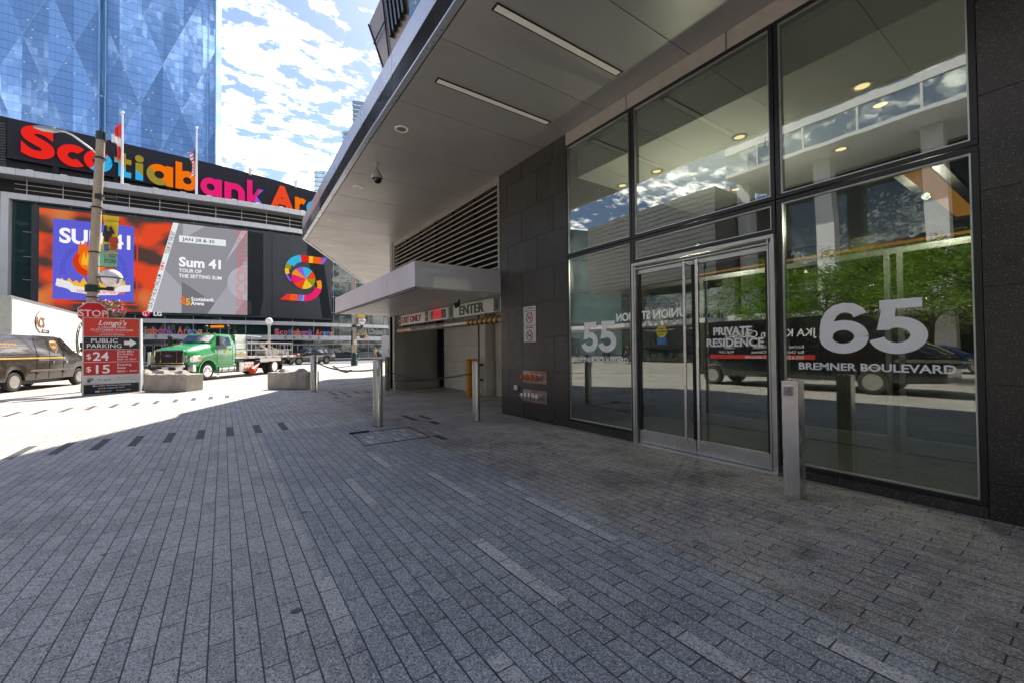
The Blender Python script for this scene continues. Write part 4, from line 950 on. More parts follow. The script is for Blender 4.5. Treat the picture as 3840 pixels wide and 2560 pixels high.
scr([(20.0, 16.42), (25.3, 16.42), (25.3, 17.32), (20.0, 17.32)], E_('strip_white', (236, 242, 242)), 'date_plate', .09, mid)
mt_ = MB(); txt(mt_, 'JAN 28 & 30', .62, 20.4, 16.65, .13, .008, 1.12); mt_.build('date_lettering', [E_('strip_black', (40, 40, 46))], mid)
mt_ = MB(); txt(mt_, 'Sum 41', 1.75, 20.0, 13.1, .12, .035, .95); txt(mt_, 'TOUR OF', .68, 20.0, 12.28, .12, .016, .86); txt(mt_, 'THE SETTING SUM', .68, 20.0, 11.55, .12, .016, .86)
txt(mt_, 'Scotiabank', .72, 21.35, 8.4, .12, .022, .82); txt(mt_, 'Arena', .72, 21.35, 7.82, .12, .022, .82); mt_.build('lettering', [E_('title_white', (248, 248, 252), 1)], mid)
mt_ = MB(); txt(mt_, '2', 1.25, 20.2, 7.95, .12, .05, .8); mt_.build('numeral', [E_('num_orange', (244, 110, 40))], mid)
mt_ = MB(); txt(mt_, '5', 1.25, 20.75, 7.8, .13, .05, .8); mt_.build('numeral', [E_('num_pink', (236, 170, 40))], mid)
up = MB(); UPt = text_geo('UPCOMING', .0, .0, 'LEFT', 0, 1)
c = bpy.data.curves.new('o', 'FONT'); c.body = 'UPCOMING'; c.size = 1; c.fill_mode = 'NONE'; c.bevel_depth = .012; c.bevel_resolution = 0; c.resolution_u = 3
o = bpy.data.objects.new('o', c); COL.objects.link(o); me = bpy.data.meshes.new_from_object(o)
T = A.dir(27); h0 = max(v.co.x for v in me.vertices)
up.add([L(27.8 - v.co.y * 1.75 , 6.7, .14) + Vector((0, 0, 1)) * (v.co.x / h0 * 12.2) + T * 0 for v in me.vertices], [tuple(p.vertices) for p in me.polygons])
bpy.data.objects.remove(o); bpy.data.curves.remove(c); bpy.data.meshes.remove(me)
up.build('upcoming_lettering', [E_('outline_red', (240, 60, 44))], mid)
# right panel with the emblem
rt = scr([(27.93, 6.6), (39.5, 6.6), (37.9, 18.6), (27.93, 18.98)], P('screen_off', (.020, .025, .027), .7, spec=.1, var=.05, vs=.4), 'emblem_screen', .02)
rt['label'] = 'dark right part of the screen with the mosaic emblem'
scr([(28.0, 6.8), (28.4, 6.8), (28.4, 8.6), (28.0, 8.6)], P('cabinet2', (.03, .02, .02), .5), 'screen_module', .04, rt); scr([(31.0, 6.6), (31.03, 6.6), (31.03, 18.9), (31.0, 18.9)], M_GAP, 'screen_seam', .03, rt)
def tile(poly, rgb, off=.06): return scr(poly, EM('tile_%d_%d_%d' % rgb, rgb, .95), 'mosaic_tile', off, rt)
def arcpoly(cx, cz, r0, r1, a0, a1, n=8):
    o = [(cx + r0 * cos(radians(a0 + (a1 - a0) * k / n)), cz + r0 * sin(radians(a0 + (a1 - a0) * k / n))) for k in range(n + 1)]
    i = [(cx + r1 * cos(radians(a1 + (a0 - a1) * k / n)), cz + r1 * sin(radians(a1 + (a0 - a1) * k / n))) for k in range(n + 1)]
    return o + i
cx, cz = 35.3, 12.75; ylw = (240, 196, 52)
wedges = [(0, 45, (232, 76, 36)), (45, 95, (60, 182, 226)), (95, 130, (150, 96, 214)), (130, 165, (240, 150, 40)), (165, 215, (232, 40, 110)), (215, 262, (232, 76, 36)), (262, 318, ylw), (318, 360, (150, 150, 40))]
for a0, a1, c_ in wedges: tile([(cx + .3, cz - .1)] + [(cx + 1.72 * cos(radians(a0 + (a1 - a0) * k / 6)), cz + 1.72 * sin(radians(a0 + (a1 - a0) * k / 6))) for k in range(7)], c_)
tl = [((196, 225), (148, 92, 214)), ((175, 196), ylw), ((155, 175), (150, 150, 40)), ((100, 155), (60, 182, 226)), ((90, 100), (226, 40, 44))]
for (a0, a1), c_ in tl: tile(arcpoly(cx - .05, cz + 1.05, 2.55, (1.45 if a0 < 150 else 1.7) + max(0, (a0 - 150)) * .012, a0, a1), c_)
for x0, x1, c_ in ((-.1, .75, (226, 40, 44)), (.75, 1.3, ylw), (1.3, 2.5, (240, 96, 30))): tile([(cx + x0, cz + 3.58), (cx + x0, cz + 2.5), (cx + x1, cz + 2.5), (cx + x1 + .1, cz + 3.58)], c_)
tile([(cx + 2.5, cz + 2.5), (cx + 2.7, cz + 3.58), (cx + 3.5, cz + 3.58), (cx + 2.85, cz + 2.5)], (150, 100, 214))
for (a0, a1), c_ in (((-10, 22), (244, 150, 30)), ((-60, -10), (232, 40, 110)), ((-92, -60), (232, 40, 110))): tile(arcpoly(cx + .05, cz - 1.05, 2.6, 1.6 if a0 < -10 else 1.95, a0, a1), c_)
for x0, x1, c_ in ((-2.0, -.9, (240, 96, 30)), (-.9, -.35, (150, 100, 214)), (-.35, .1, (60, 182, 226))): tile([(cx + x0, cz - 3.65), (cx + x1, cz - 3.65), (cx + x1 + .1, cz - 2.65), (cx + x0 + .2, cz - 2.65)], c_)
tile([(cx - 3.3, cz - 3.6), (cx - 2.0, cz - 3.65), (cx - 1.8, cz - 2.65), (cx - 2.3, cz - 2.65)], (226, 60, 50))
lg = MB(); P0 = L(16.6, 6.45, .2); lg.cyl(P0, P0 + Vector((0, -.08, 0)), .42, n=24, m=0); lg.text('L', .42, P0 + Vector((-.1, -.1, -.15)), A.dir(16), (0, 0, 1), 1, .01, .01); lg.tube([P0 + Vector((.3 * cos(a * .4), -.1, .3 * sin(a * .4))) for a in range(14)], .03, 5, 1)
lg.text('LG', .72, L(17.35, 6.2, .2), A.dir(17), (0, 0, 1), 1, .03, .02); lg.build('maker_mark', [E_('lg_red', (190, 40, 60)), E_('lg_white', (232, 232, 232))], vw)
# ------------------------------------------------------------------ flagpoles
def flag_mesh(w, h, bands, seed):
    m = MB(); r = random.Random(seed); nx_, ny_ = 10, 14
    def pt(i, j):
        u, v = i / nx_, j / ny_; drop = u * .9; return (-.12 - w * u * (.32 + .1 * sin(v * 5 + seed)), .18 * sin(u * 9 + v * 3 + seed) * u, -h * v - drop * w * .55)
    for i in range(nx_):
        for j in range(ny_): m.quad(pt(i, j), pt(i + 1, j), pt(i + 1, j + 1), pt(i, j + 1), bands(i / nx_, j / ny_))
    return m
M_FRED = P('flag_red', (.62, .03, .03), .8); M_FW = P('flag_white', (.75, .72, .70), .8); M_FB = P('flag_blue', (.04, .06, .25), .8)
for d, lab, bands, gp in ((14.15, 'tall white flagpole on the arena ledge with a drooping red and white national flag', lambda u, v: 1 if .40 < v + u * .2 < .66 else 0, 1), (21.9, 'tall white flagpole on the arena ledge with a furled red and white striped flag', lambda u, v: (2 if (u < .4 and v < .4) else int(v * 14) % 2), 2)):
    p = A.at(d, .9, 22.9)
    t = thing('flagpole', lab, 'flagpole', p, 0, 'flagpoles on the arena ledge')
    MB().cyl((0, 0, 0), (0, 0, 9.55), .15, .09, 14).ball((0, 0, 9.68), .2, 12).build('pole', [P('pole_white', (.66, .64, .66), .4, var=.05)], t, smooth=50)
    z = 8.3 if gp == 1 else 6.6
    f = flag_mesh(1.5 if gp == 1 else 1.5, 4.6 if gp == 1 else 3.4, bands, gp).build('flag', [M_FRED, M_FW, M_FB], t, smooth=80); f.location = (0, 0, z)
# ------------------------------------------------------------------ towers
def tower_mat(name, base, floor=3.7, bay=1.75, tilt=.03, pattern=True, line=(.05, .07, .12), rough=.06, metal=.75, lw=.05):
    m, nt, out = newmat(name); b = nt.nodes.new('ShaderNodeBsdfPrincipled'); nt.links.new(b.outputs[0], out.inputs[0])
    co = coords(nt); s = nt.nodes.new('ShaderNodeSeparateXYZ'); nt.links.new(co, s.inputs[0])
    geo = nt.nodes.new('ShaderNodeNewGeometry'); x = mth(nt, 'ADD', s.outputs[0], s.outputs[1]); z = s.outputs[2]
    fl = mth(nt, 'FRACT', mth(nt, 'ADD', mth(nt, 'DIVIDE', z, floor), 100)); ba = mth(nt, 'FRACT', mth(nt, 'ADD', mth(nt, 'DIVIDE', x, bay), 100))
    l1 = mth(nt, 'LESS_THAN', fl, lw * 1.3); l2 = mth(nt, 'LESS_THAN', ba, lw); ln = mth(nt, 'MAXIMUM', l1, mth(nt, 'MULTIPLY', l2, .7))
    cell = nt.nodes.new('ShaderNodeCombineXYZ'); nt.links.new(mth(nt, 'FLOOR', mth(nt, 'DIVIDE', x, bay)), cell.inputs[0]); nt.links.new(mth(nt, 'FLOOR', mth(nt, 'DIVIDE', z, floor)), cell.inputs[1])
    wn = nt.nodes.new('ShaderNodeTexWhiteNoise'); nt.links.new(cell.outputs[0], wn.inputs[0])
    col = mixc(nt, mth(nt, 'MULTIPLY', wn.outputs[0], .3 if pattern else .5), base, tuple(c * .72 for c in base))
    nrm = None
    if pattern:
        # folded glass facets: a lattice of slanting ridges, each facet leaning its own way
        xo_, zo_ = 27.4, -137.8
        u = mth(nt, 'DIVIDE', mth(nt, 'ADD', mth(nt, 'ADD', x, xo_), mth(nt, 'MULTIPLY', mth(nt, 'ADD', z, zo_), .355)), 16.1)
        v = mth(nt, 'DIVIDE', mth(nt, 'SUBTRACT', mth(nt, 'ADD', x, xo_), mth(nt, 'MULTIPLY', mth(nt, 'ADD', z, zo_), .385)), 15.4)
        w_ = mth(nt, 'DIVIDE', mth(nt, 'ADD', x, xo_), 7.9)
        fu, fv, fw_ = (mth(nt, 'FLOOR', mth(nt, 'ADD', q, 50)) for q in (u, v, w_))
        c2 = nt.nodes.new('ShaderNodeCombineXYZ'); nt.links.new(fu, c2.inputs[0]); nt.links.new(fv, c2.inputs[1]); nt.links.new(fw_, c2.inputs[2])
        w2 = nt.nodes.new('ShaderNodeTexWhiteNoise'); w2.noise_dimensions = '3D'; nt.links.new(c2.outputs[0], w2.inputs[0])
        r1 = mth(nt, 'ABSOLUTE', mth(nt, 'SUBTRACT', mth(nt, 'FRACT', mth(nt, 'ADD', u, 50)), .5)); r2 = mth(nt, 'ABSOLUTE', mth(nt, 'SUBTRACT', mth(nt, 'FRACT', mth(nt, 'ADD', v, 50)), .5))
        rid = mth(nt, 'MAXIMUM', mth(nt, 'GREATER_THAN', r1, .488), mth(nt, 'GREATER_THAN', r2, .488))
        col = mixc(nt, mth(nt, 'MULTIPLY', w2.outputs[0], .6), col, tuple(min(1, c * 1.9 + .02) for c in base))
        col = mixc(nt, mth(nt, 'MULTIPLY', rid, .3), col, (.25, .36, .5))
        va = nt.nodes.new('ShaderNodeVectorMath'); va.operation = 'SUBTRACT'; nt.links.new(w2.outputs[1], va.inputs[0]); va.inputs[1].default_value = (.5, .5, .5)
        vb = nt.nodes.new('ShaderNodeVectorMath'); vb.operation = 'SCALE'; nt.links.new(va.outputs[0], vb.inputs[0]); vb.inputs['Scale'].default_value = .06
    vc = nt.nodes.new('ShaderNodeVectorMath'); vc.operation = 'SUBTRACT'; nt.links.new(wn.outputs[1], vc.inputs[0]); vc.inputs[1].default_value = (.5, .5, .5)
    vd = nt.nodes.new('ShaderNodeVectorMath'); vd.operation = 'SCALE'; nt.links.new(vc.outputs[0], vd.inputs[0]); vd.inputs['Scale'].default_value = tilt
    ve = nt.nodes.new('ShaderNodeVectorMath'); ve.operation = 'ADD'; nt.links.new(geo.outputs['Normal'], ve.inputs[0]); nt.links.new(vd.outputs[0], ve.inputs[1])
    if pattern:
        vf = nt.nodes.new('ShaderNodeVectorMath'); vf.operation = 'ADD'; nt.links.new(ve.outputs[0], vf.inputs[0]); nt.links.new(vb.outputs[0], vf.inputs[1]); ve = vf
    vn = nt.nodes.new('ShaderNodeVectorMath'); vn.operation = 'NORMALIZE'; nt.links.new(ve.outputs[0], vn.inputs[0]); nt.links.new(vn.outputs[0], b.inputs['Normal'])
    nt.links.new(mixc(nt, mth(nt, 'MULTIPLY', ln, .75), col, line), b.inputs['Base Color'])
    b.inputs['Roughness'].default_value = rough; b.inputs['Metallic'].default_value = metal
    return m
tw = thing('glass_office_tower', 'very tall blue glass office tower with folded diamond facets rising behind the arena', 'skyscraper', (-43.7, 261.3, 0), radians(-4))
M_TW = tower_mat('tower_glass', (.085, .175, .36), tilt=.014, metal=.35)
tw_ = MB(); tw_.box(-45, -2.9, 0, 30, 0, 230); tw_.box(-1.2, 40, .8, 31, 0, 230)
MB().box(-2.9, -1.2, 2.2, 20, 0, 230).build('recess', [P('recess_glass', (.10, .22, .42), .1, .6)], tw)
fn = MB().box(-3.3, -2.9, -1.0, 0, 0, 230).box(-1.3, -.9, -.2, .8, 0, 230).box(40, 40.5, -1, 30, 0, 230).box(36.8, 37.1, .2, .8, 0, 230)
fn.build('edge_fin', [P('fin_metal', (.12, .25, .40), .25, .6)], tw)
w = tw_; r = random.Random(4)
for k in range(110):
    x = r.uniform(-40, 38); z = 60 + 3.7 * r.randint(8, 38) + 2.9; y = -.05 if x < -2 else .74
    w.box(x, x + .75, y, y + .04, z, z + .18, 1)
w.build('facade', [M_TW, EM('office_lamp', (250, 240, 220), 1.0)], tw)
M_T2 = tower_mat('far_tower_glass', (.16, .28, .40), 3.2, 2.4, .05, False, (.30, .34, .38), .12, .6, .14)
for nm, lab, loc, (wx, wy, hh), crown in (('distant_tower', 'small distant blue balconied tower just left of the canopy tip', (53.5, 325, 0), (26, 26, 131), False), ('distant_tower', 'distant blue glass tower with an open rooftop frame peeping over the canopy edge', (76, 308, 0), (30, 26, 180), True), ('distant_tower', 'lower distant glass block beside the tower with the rooftop frame', (70.4, 312.7, 0), (12, 20, 159), False)):
    t = thing(nm, lab, 'skyscraper', loc, radians(-20), 'distant towers over the canopy edge')
    f = MB().box(0, wx, 0, wy, 0, hh); f.build('facade', [M_T2], t)
    b = MB(); z = 20
    while z < hh: b.box(-.6, wx * .25, -.6, wy * .3, z, z + .5); b.box(wx * .6, wx + .5, -.6, 0, z, z + .5); z += 3.2
    b.build('balconies', [P('balcony_slab', (.42, .45, .48), .6)], t)
    if crown:
        c = MB()
        for z in (2, 5): c.box(.2, wx, -.3, 0, hh + z, hh + z + .4)
        for k in range(7): c.box(k * 4.4, k * 4.4 + .4, -.3, .1, hh, hh + 5.4)
        c.build('roof_frame', [M_ALU], t)
# ------------------------------------------------------------------ bollards, blocks, chains
M_BOL = P('bollard_steel', (.50, .485, .46), .32, .95, var=.15, vs=9, streak=.06, bmp=.02, bs=300)
def bollard(lab, x, y, r, h, mat, dome=.012, z0=None, grp=None, plate=False):
    z = dip(x, y) if z0 is None else z0
    t = thing('bollard', lab, 'bollard', (x, y, z), 0, grp)
    MB().lathe([(r, 0), (r, h - dome), (r * .93, h - dome * .35), (r * .6, h - dome * .05), (0, h)], n=28).build('post', [mat], t, smooth=45)
    MB().lathe([(r + .012, 0), (r + .012, .006), (r, .008)], n=24).build('base_ring', [M_STEELD], t)
    if plate: MB().prism([(-.035, h - .30), (.035, h - .30), (.035, h - .16), (-.035, h - .16)], -r - .004, -r + .02, T=lambda a, b, c: (a * .8 + c * .25, c, b)).build('sticker', [P('sticker_white', (.5, .5, .5), .6)], t)
    return t
G_ = 'stainless steel bollards'
bollard('near stainless steel bollard with a small white sticker, left of the garage entrance', 2.36, 7.80, .088, 1.23, M_BOL, grp=G_, plate=True)
bollard('stainless steel bollard standing before the yellow posts beside the granite wall', 4.12, 7.22, .074, 1.24, M_BOL, .03, grp=G_)
bollard('stainless steel bollard beside the right hand concrete block', 2.58, 15.80, .11, 1.25, M_BOL, grp=G_)
M_RUST = P('weathered_steel', (.22, .19, .13), .55, .5, var=.3, vs=6, dirt=.4); M_YEL = P('yellow_paint', (.62, .27, .01), .45, var=.1, vs=5, dirt=.2)
bollard('weathered brown steel post at the corner of the garage end wall', 4.74, 14.56, .085, 1.17, M_RUST, .07, z0=0)
bollard('front one of the two rounded yellow posts by the garage column', 6.02, 10.95, .092, 1.18, M_YEL, .07, grp='yellow posts', z0=-.06)
bollard('rear yellow post half hidden behind the chained steel bollard', 6.30, 11.13, .092, 1.18, M_YEL, .07, grp='yellow posts', z0=-.06)
bollard('small distant steel bollard before the arena doors, left of the green truck', -6.2, 56, .14, 1.4, M_BOL, z0=0)
def chain(lab, a, b, sag, pitch=.045, r=.006, n=None):
    a = Vector(a); b = Vector(b); L_ = (b - a).length; n = n or int(L_ / pitch); m = MB()
    t = thing('chain', lab, 'chain', tuple(a))
    pts = [a.lerp(b, k / n) - Vector((0, 0, sag * 4 * (k / n) * (1 - k / n))) for k in range(n + 1)]
    for k in range(n):
        p, q = pts[k] - a, pts[k + 1] - a; d = (q - p).normalized(); s = Vector((-d.y, d.x, 0)).normalized() if k % 2 else d.cross(Vector((-d.y, d.x, 0))).normalized()
        c = (p + q) / 2; l = pitch * .72; w = pitch * .32
        m.tube([c + d * (l * cos(j * pi / 4)) + s * (w * sin(j * pi / 4)) for j in range(9)], r, 4)
    m.build('links', [M_ALU if pitch < .06 else M_STEELD], t); return t
chain('sagging galvanised chain from the brown post to the bollard by the granite wall', (4.74, 14.47, .66), (4.06, 7.25, .93), .18, .06, .0055)
chain('sagging chain running from the bollard by the concrete block towards the near steel bollard', (2.58, 15.68, 1.04), (2.36, 7.9, 1.04), .14, .06, .0055)
t = thing('chain_sleeve', 'dark weighted sleeve hanging in the middle of the chain between two steel bollards', 'chain sleeve', (2.45, 11.0, .90))
MB().tube([(.03, 1.2, .075), (.01, .4, .0), (-.01, -.4, -.02), (-.02, -.95, .04)], .024, 10).build('sleeve', [M_BLACK], t, smooth=50)
def block(lab, x, y, ang, L_=1.65, D_=.75):
    t = thing('concrete_block', lab, 'barrier block', (x, y, 0), ang, 'concrete barrier blocks')
    m = MB(); n = 14; r = random.Random(int(x * 100))
    sec = []
    for k in range(n + 1):
        u = L_ * k / n; e = .015
        sec.append([(u, r.uniform(-e, e), 0), (u, D_ + r.uniform(-e, e), 0), (u, D_ + r.uniform(-e, e), .62 + r.uniform(-e, e)), (u, r.uniform(-e, e), .62 + r.uniform(-e, e))])
    m.loft(sec); m.build('body', [M_CONC], t, bevel=.035)
    for c in (.27, .72):
        m = MB(); a, b = .19, .07; cx, cy = L_ * c, D_ * .45
        m.loft([[(cx - a, cy - a, .61), (cx + a, cy - a, .61), (cx + a, cy + a, .61), (cx - a, cy + a, .61)], [(cx - b, cy - b, .75), (cx + b, cy - b, .75), (cx + b, cy + b, .75), (cx - b, cy + b, .75)]])
        m.build('lug', [M_CONC], t, bevel=.02)
    return t
an = atan2(-.69, .73)
block('concrete barrier block with two lugs standing beside the parking price sign', -2.33, 19.66, an + .05)
block('concrete barrier block with two lugs standing beside a steel bollard', 1.33, 17.83, an, 1.60)
block('lower concrete block mostly hidden behind the one next to the price sign', -2.9, 21.1, an, 1.4, .6)
# ------------------------------------------------------------------ parking price sign
def sb(v): return v
t = thing('parking_sign', 'tall red and black public parking price sign standing on the pavement', 'sign', (-3.13, 19.6, 0), atan2(.35, 1.34))
M_SR = P('board_red', (.42, .022, .028), .7, var=.08, vs=2); M_SRO = P('board_orange_red', (.55, .04, .025), .7, var=.08, vs=2); M_SK = P('board_black', (.018, .019, .022), .7, var=.2, vs=2); M_SWH = P('board_white', (.52, .53, .56), .45, var=.06, vs=2); M_LET = P('board_letters', (.74, .74, .75), .5, var=.03)
hw = .69
LEAN = .05
def zz2(z, off=0, x=0): return (x, off + LEAN * z, z)
rows = [(2.02, 2.50, M_SRO, 'shop_panel'), (1.47, 2.0, None, None)]
bd = [('shop_panel', 1.94, 2.56, M_SRO), ('direction_panel', 1.52, 1.92, M_SK), ('day_price_panel', 1.09, 1.50, M_SR), ('evening_price_panel', .65, 1.07, M_SR), ('operator_panel', .36, .63, M_SWH), ('contact_panel', .02, .34, M_SK)]
PN = {}
for nm, a, b, mt in bd:
    m = MB(); m.loft([[zz2(a, 0, -hw), zz2(a, .03, -hw), zz2(b, .03, -hw), zz2(b, 0, -hw)], [zz2(a, 0, hw), zz2(a, .03, hw), zz2(b, .03, hw), zz2(b, 0, hw)]]); PN[nm] = m.build(nm, [mt], t)
m = MB(); 
for x in (-hw - .012, hw + .012): m.bar(zz2(0, .015, x), zz2(2.58, .015, x), .024, .045)
for z in (.01, .35, .64, 1.08, 1.51, 1.93, 2.57): m.bar(zz2(z, .013, -hw), zz2(z, .013, hw), .045, .018)
m.build('frame', [M_ALU], t)
UPV = Vector((0, LEAN, 1)).normalized()
def st(par, s, size, x, z, b=.01, sx=1, mat=None, nm='lettering', al='LEFT', shear=0):
    m = MB(); 
    for (s_, size_, x_, z_, b_, sx_) in (s if isinstance(s, list) else [(s, size, x, z, b, sx)]): m.text(s_, size_, zz2(z_, -.004, x_), (1, 0, 0), UPV, 0, b_, .001, sx_, al, shear)
    return m.build(nm, [mat or M_LET], PN[par])
st('shop_panel', "Longo's", .23, 0, 2.33, .014, 1.0, al='CENTER', shear=.3)
m = MB(); m.prism([(.24, 2.46), (.28, 2.52), (.33, 2.54), (.30, 2.48)], -.006, 0, T=lambda a, b, c: (a, LEAN * b + c, b)); m.prism([(.22, 2.46), (.19, 2.51), (.20, 2.53), (.235, 2.49)], -.006, 0, T=lambda a, b, c: (a, LEAN * b + c, b)); m.build('leaf_mark', [P('leaf_yellow', (.6, .5, .06), .5)], PN['shop_panel'])
st('shop_panel', [('2 HOURS FREE', .088, 0, 2.225, .004, 1.25), ('CUSTOMER PARKING', .088, 0, 2.135, .004, 1.25), ('Minimum purchase required - See attendant or cashier for details', .032, 0, 2.085, .001, 1.0), ('Posted parking rates apply after 2 hours', .032, 0, 2.04, .001, 1.0), ('NO IN/OUT PRIVILEGES', .052, 0, 1.975, .002, 1.15)], 0, 0, 0, al='CENTER')
st('direction_panel', [('PUBLIC', .19, -.53, 1.74, .006, 1.10), ('PARKING', .19, -.63, 1.56, .004, 1.10)], 0, 0, 0)
m = MB(); m.prism([(.30, 1.66), (.45, 1.66), (.45, 1.58), (.63, 1.725), (.45, 1.87), (.45, 1.79), (.30, 1.79)], -.006, 0, T=lambda a, b, c: (a, LEAN * b + c, b)); m.build('arrow', [M_LET], PN['direction_panel'])
st('day_price_panel', [('$', .25, -.64, 1.19, .004, 1), ('24', .40, -.48, 1.14, .018, 1.0), ('Daily Max', .095, .12, 1.41, .003, 1.15), ('Excluding', .095, .12, 1.32, .003, 1.15), ('Events', .095, .12, 1.23, .003, 1.15), ('6am to 6pm', .095, .12, 1.14, .003, 1.08)], 0, 0, 0)
st('evening_price_panel', [('$', .25, -.64, .77, .004, 1), ('15', .40, -.48, .71, .018, 1.1), ('Evening', .105, .12, .95, .003, 1.15), ('Rate', .105, .12, .84, .003, 1.15), ('6pm - 6am', .105, .12, .73, .003, 1.15)], 0, 0, 0)
st('operator_panel', [('im', .10, -.36, .46, .004, 1.05)], 0, 0, 0, mat=M_SR); st('operator_panel', [('park', .10, -.21, .46, .004, 1.05)], 0, 0, 0, mat=M_SK)
st('operator_panel', [('Imperial Parking', .06, .10, .53, .001, 1.15), ('Canada Corporation', .06, .06, .45, .001, 1.1)], 0, 0, 0, mat=P('grey_letters', (.2, .2, .21), .5))
m = MB(); Tq = lambda a, b, c: (a, LEAN * b + c, b)
m.prism([(-.60, .42), (-.565, .42), (-.565, .50), (-.60, .50)], -.005, 0, 0, Tq).prism([(-.60, .52), (-.565, .52), (-.565, .56), (-.60, .56)], -.005, 0, 1, Tq); m.text('P', .19, zz2(.42, -.004, -.57), (1, 0, 0), UPV, 0, .012, .001, 1.1); m.build('operator_mark', [M_SK, M_SRO], PN['operator_panel'])
st('contact_panel', [('Monthly Parking Inquiries', .078, 0, .265, .003, 1.2), ('www.impark.com', .078, -.02, .18, .003, 1.2)], 0, 0, 0, al='CENTER'); st('contact_panel', [('Facility # 402', .062, .10, .085, .003, 1.1)], 0, 0, 0)
m = MB()
for k in range(3): m.prism([(-.42 + k * .14, .07), (-.30 + k * .14, .07), (-.30 + k * .14, .13), (-.42 + k * .14, .13)], -.004, 0, k, Tq)
m.build('card_marks', [P('card_a', (.55, .55, .5), .5), P('card_b', (.6, .2, .04), .5), P('card_c', (.05, .25, .5), .5)], PN['contact_panel'])
# second leaf of the sign, seen almost edge on
m = MB(); m.loft([[(.72, .05, 0), (.86, .50, 0), (.88, .50, 0), (.74, .05, 0)], [(.72, .14, 2.60), (.80, .32, 2.60), (.82, .32, 2.60), (.74, .14, 2.60)]])
m.build('side_leaf', [M_SWH], t)
m = MB()
for k in range(5): 
    z0, z1 = .12 + k * .24, .28 + k * .24; s0 = lambda z: (.705, .05 + .034 * z, z); s1 = lambda z: (.855 - .023 * z, .50 - .07 * z, z)
    m.quad(s0(z0), s0(z1), s1(z1), s1(z0))
o = m.build('leaf_stripes', [P('leaf_orange', (.75, .12, .04), .5)], t)
MB().bar((-.5, .1, 1), (-.5, .7, .0), .03, .03).bar((.5, .1, 1), (.5, .7, 0), .03, .03).build('rear_strut', [M_ALU], t)
# ------------------------------------------------------------------ stop sign
t = thing('stop_sign', 'red octagonal stop sign rising behind the parking price sign', 'traffic sign', (-3.80, 20.6, 0), .12)
MB().cyl((0, .03, 0), (0, .03, 3.15), .03, n=10).build('post', [M_ALU], t, smooth=40)
oc = lambda r: [(r * cos(radians(22.5 + 45 * k)), r * sin(radians(22.5 + 45 * k))) for k in range(8)]
T2 = lambda a, b, c: (a, c, b + 2.78)
MB().prism(oc(.42), -.004, .002, 0, T2).build('border', [P('sign_border', (.7, .7, .68), .4)], t)
MB().prism(oc(.395), -.008, -.004, 0, T2).build('face', [P('stop_red', (.50, .006, .014), .7, var=.08)], t)
MB().text('STOP', .32, (0, -.011, 2.67), (1, 0, 0), (0, 0, 1), 0, .016, .001, .95, 'CENTER').build('lettering', [P('sign_letters', (.72, .72, .68), .4)], t)
# ------------------------------------------------------------------ street light poles
M_POLE = P('aggregate_pole', (.40, .33, .26), .85, var=.3, vs=30, bmp=.5, bs=120); M_GRN = P('dark_green_metal', (.008, .035, .03), .4, .3); M_GLOBE = P('globe_glass', (.80, .78, .80), .12, coat=.6, var=.1, vs=4)
FLC = [P('petal_pink', (.75, .06, .30), .6), P('petal_purple', (.42, .18, .62), .6), P('petal_red', (.78, .08, .06), .6), P('petal_white', (.8, .6, .62), .6)]; M_LEAFY = P('basket_leaf', (.12, .24, .02), .6, var=.4, vs=8)
def basket(par, loc, s=1, seed=1):
    b = thing('flower_basket', ['hanging basket of pink and purple flowers on the near light pole', 'small hanging basket of pale pink flowers on the distant light pole'][seed - 1], 'flower basket', loc, 0, 'hanging flower baskets')
    MB().lathe([(.13 * s, -.25 * s), (.17 * s, -.22 * s), (.23 * s, 0), (.25 * s, .01)], n=20).build('pot', [P('pot_brown', (.05, .03, .03), .6)], b, smooth=50)
    r = random.Random(seed); m = MB(); f = MB()
    for k in range(420):
        a = r.uniform(0, 2 * pi); ph = r.uniform(-.7, 1.3); R = r.uniform(.6, 1) * .42 * s; p = Vector((R * cos(a) * cos(ph * .7), R * sin(a) * cos(ph * .7), R * .8 * sin(ph) + .08 * s))
        if p.z < 0: p.x = abs(p.x) * .8 + .1 * s; p.z *= 1.5
        d1 = Vector((r.uniform(-1, 1), r.uniform(-1, 1), r.uniform(-.4, .8))).normalized(); u, v = frame_of(d1); w = r.uniform(.03, .055) * s
        if k % 3: m.add([p - u * w, p + v * w * .5, p + u * w, p - v * w * .5], [(0, 1, 2, 3)])
        else:
            p = p * 1.06; w *= .8; n = 5; f.add([p + (u * cos(2 * pi * j / n) + v * sin(2 * pi * j / n)) * w for j in range(n)], [tuple(range(n))], [0, 1, 0, 2, 1, 3][r.randint(0, 5)] if seed == 1 else [3, 2, 3][r.randint(0, 2)])
    tag(m.build('foliage', [M_LEAFY], b), kind='stuff'); tag(f.build('flowers', FLC, b), kind='stuff')
def globe(par, a, b):  # arm from a to the lamp at b, in the parent's space
    g_ = MB().bar(a, (b[0], b[1], a[2]), .07, .10, 0).cyl((b[0], b[1], a[2] - .06), (b[0], b[1], a[2] + .14), .10, .12, 14)
    for k in range(4):
        q = pi / 4 + k * pi / 2; pts = [(b[0] + .10 * cos(q), b[1] + .10 * sin(q), a[2] + .12), (b[0] + .32 * cos(q), b[1] + .32 * sin(q), b[2] - .18), (b[0] + .38 * cos(q), b[1] + .38 * sin(q), b[2] + .0)]; g_.tube(pts, .014, 6)
    g_.lathe([(.37, -.015), (.39, -.015), (.39, .015), (.37, .015), (.37, -.015)], (b[0], b[1], b[2]), 28)
    g_.build('lamp_bracket', [M_GRN], par, smooth=40)
    MB().ball(b, .345, 24).build('globe', [M_GLOBE], par, smooth=80)
lp = thing('street_light', 'tall concrete street light pole with a banner and globe lamp behind the price sign', 'street light', (-4.05, 21.2, 0), radians(0))
